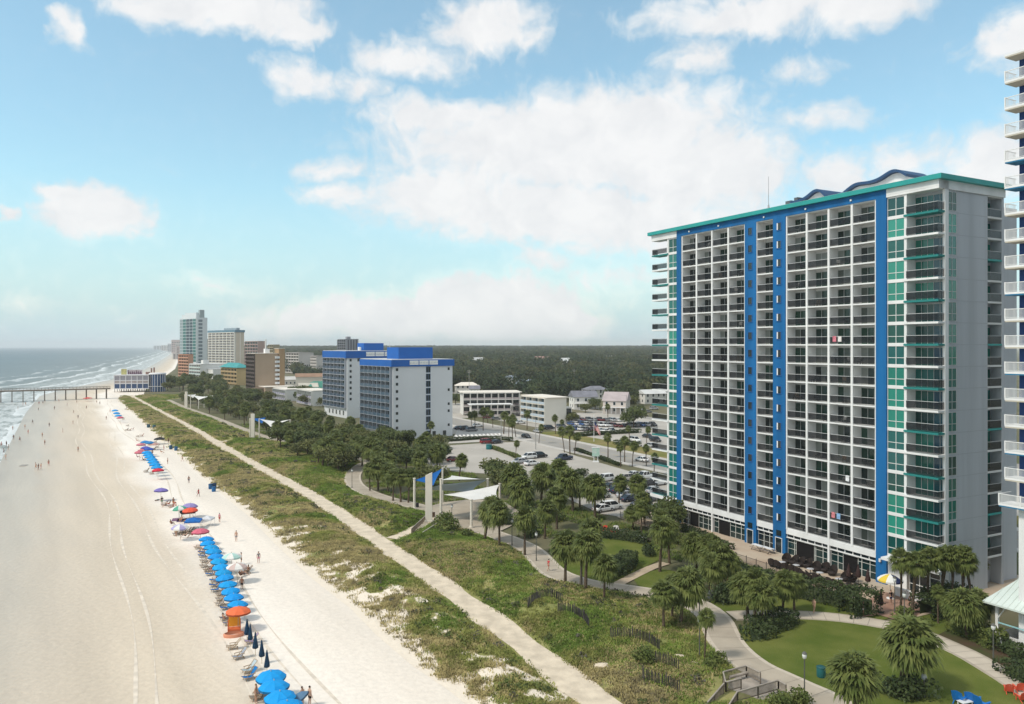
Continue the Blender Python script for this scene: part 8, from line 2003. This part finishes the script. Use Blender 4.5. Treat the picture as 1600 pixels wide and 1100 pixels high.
AD = bpy.data.objects.new('slatted_chair', None); COL.objects.link(AD)
m = MB(); m.add([(-.3,-.35,.40),(.3,-.35,.40),(.3,.25,.26),(-.3,.25,.26),(-.3,-.35,.36),(.3,-.35,.36),(.3,.25,.22),(-.3,.25,.22)], [(0,1,2,3),(7,6,5,4),(0,4,5,1),(2,6,7,3)]); m.build('seat', ad_m, AD)
m = MB()
for k in range(6):
    x = -.31+k*.125; t = .12*math.sin(math.pi*(k+.5)/6); m.add([(x,.22,.22),(x+.105,.22,.22),(x+.11,.55,.95+t),(x-.005,.55,.95+t),(x,.25,.22),(x+.105,.25,.22),(x+.11,.58,.95+t),(x-.005,.58,.95+t)], [(0,1,2,3),(7,6,5,4),(0,4,5,1),(1,5,6,2),(2,6,7,3),(3,7,4,0)])
m.build('backrest', ad_m, AD)
for s in (-1,1):
    m = MB(); m.box(s*.38-.07,s*.38+.07,-.42,.40,.55,.585); m.build('armrest', ad_m, AD); m = MB(); m.box(s*.33-.035,s*.33+.035,-.38,-.31,0,.55); m.build('leg', ad_m, AD); m = MB(); m.tube((s*.31,.55,0),(s*.31,.0,.33),.04,.04,4); m.build('leg', ad_m, AD)
bl = (.005,.17,.55); rd = (.72,.10,.05)
for px, py, c, lab in ((1500,1099,bl,'blue slatted chair on the lawn, first of the blue ones'),(1520,1101,bl,'blue slatted chair on the lawn beside the white edged table'),(1534,1108,bl,'blue slatted chair last of the blue ones on the lawn'),(1577,1083,rd,'orange red slatted chair at the path edge, first of the red ones'),(1592,1081,rd,'orange red slatted chair on the path edge, second of the red ones'),(1597,1096,rd,'orange red slatted chair low at the photo corner'),
   (948,834,rd,'orange slatted chair on the oval lawn, seaward one'),(954,836,rd,'orange slatted chair on the oval lawn, in the middle of its group'),(960,838,rd,'orange slatted chair on the oval lawn beside a white one'),(963,834,(.7,.68,.64),'white slatted chair on the oval lawn next to the orange ones'),(945,831,rd,'orange slatted chair on the oval lawn close to the hedge'),(1141,911,(.30,.10,.06),'brown red slatted chair under the palms on the shaded lawn'),(1146,913,(.30,.10,.06),'brown red slatted chair beside another under the palms')):
    o = place(AD, (*G(px, py), .03), random.uniform(0,6.28) if px < 1400 else random.uniform(2.0,3.2), lab, 'lawn chair', 'slatted lawn chairs', 1.2 if px < 1560 else .95)
    for k in kids(o): k.color = (*c, 1)
m = MB(); m.box(-.6,.6,-.35,.35,.42,.47); [m.box(x-.04,x+.04,y-.04,y+.04,0,.42) for x in (-.5,.5) for y in (-.28,.28)]
tag(m.build('lawn_table', white_m, None, (*G(1508,1104), .03), .3), 'low white table between the blue slatted chairs', 'table')
LG = bpy.data.objects.new('pool_lounger', None); COL.objects.link(LG)
m = MB(); m.add([(-.33,-.95,.32),(.33,-.95,.32),(.33,.25,.32),(-.33,.25,.32),(.33,.95,.75),(-.33,.95,.75)], [(0,1,2,3),(3,2,4,5)]); m.add([(-.33,-.95,.27),(.33,-.95,.27),(.33,.25,.27),(-.33,.25,.27),(.33,.95,.70),(-.33,.95,.70)], [(3,2,1,0),(5,4,2,3)]); m.build('seat', mat('lounger_white', (.74,.72,.68), .7, .3), LG)
for x in (-.3,.3):
    for y in (-.8,.2): m = MB(); m.box(x-.03,x+.03,y-.03,y+.03,0,.3); m.build('leg', white_m, LG)
for k in range(12): place(LG, (*G(714+6.2*k, 684-.25*k), .03), TOWER_ROT+math.pi*.5, '%s white lounger on the hotel pool deck, from the hotel wall' % nth(k), 'lounger', 'white loungers on the pool deck', 1.15)
# path lights on the lawn
m = MB(); m.tube((0,0,0),(0,0,1.6),.08,.07,8); m.lathe([(.08,1.6),(.24,1.75),(.22,2.1),(.05,2.2)], 10, 1)
tag(m.build('lawn_lamp', [lamp_c, mat('grey_lamp_head', (.40,.42,.45), .5, .3)], None, (*G(1444,1090), 0)), 'grey headed lawn lamp beside the dark bush under the huge palm', 'lamp')
finish_protos()
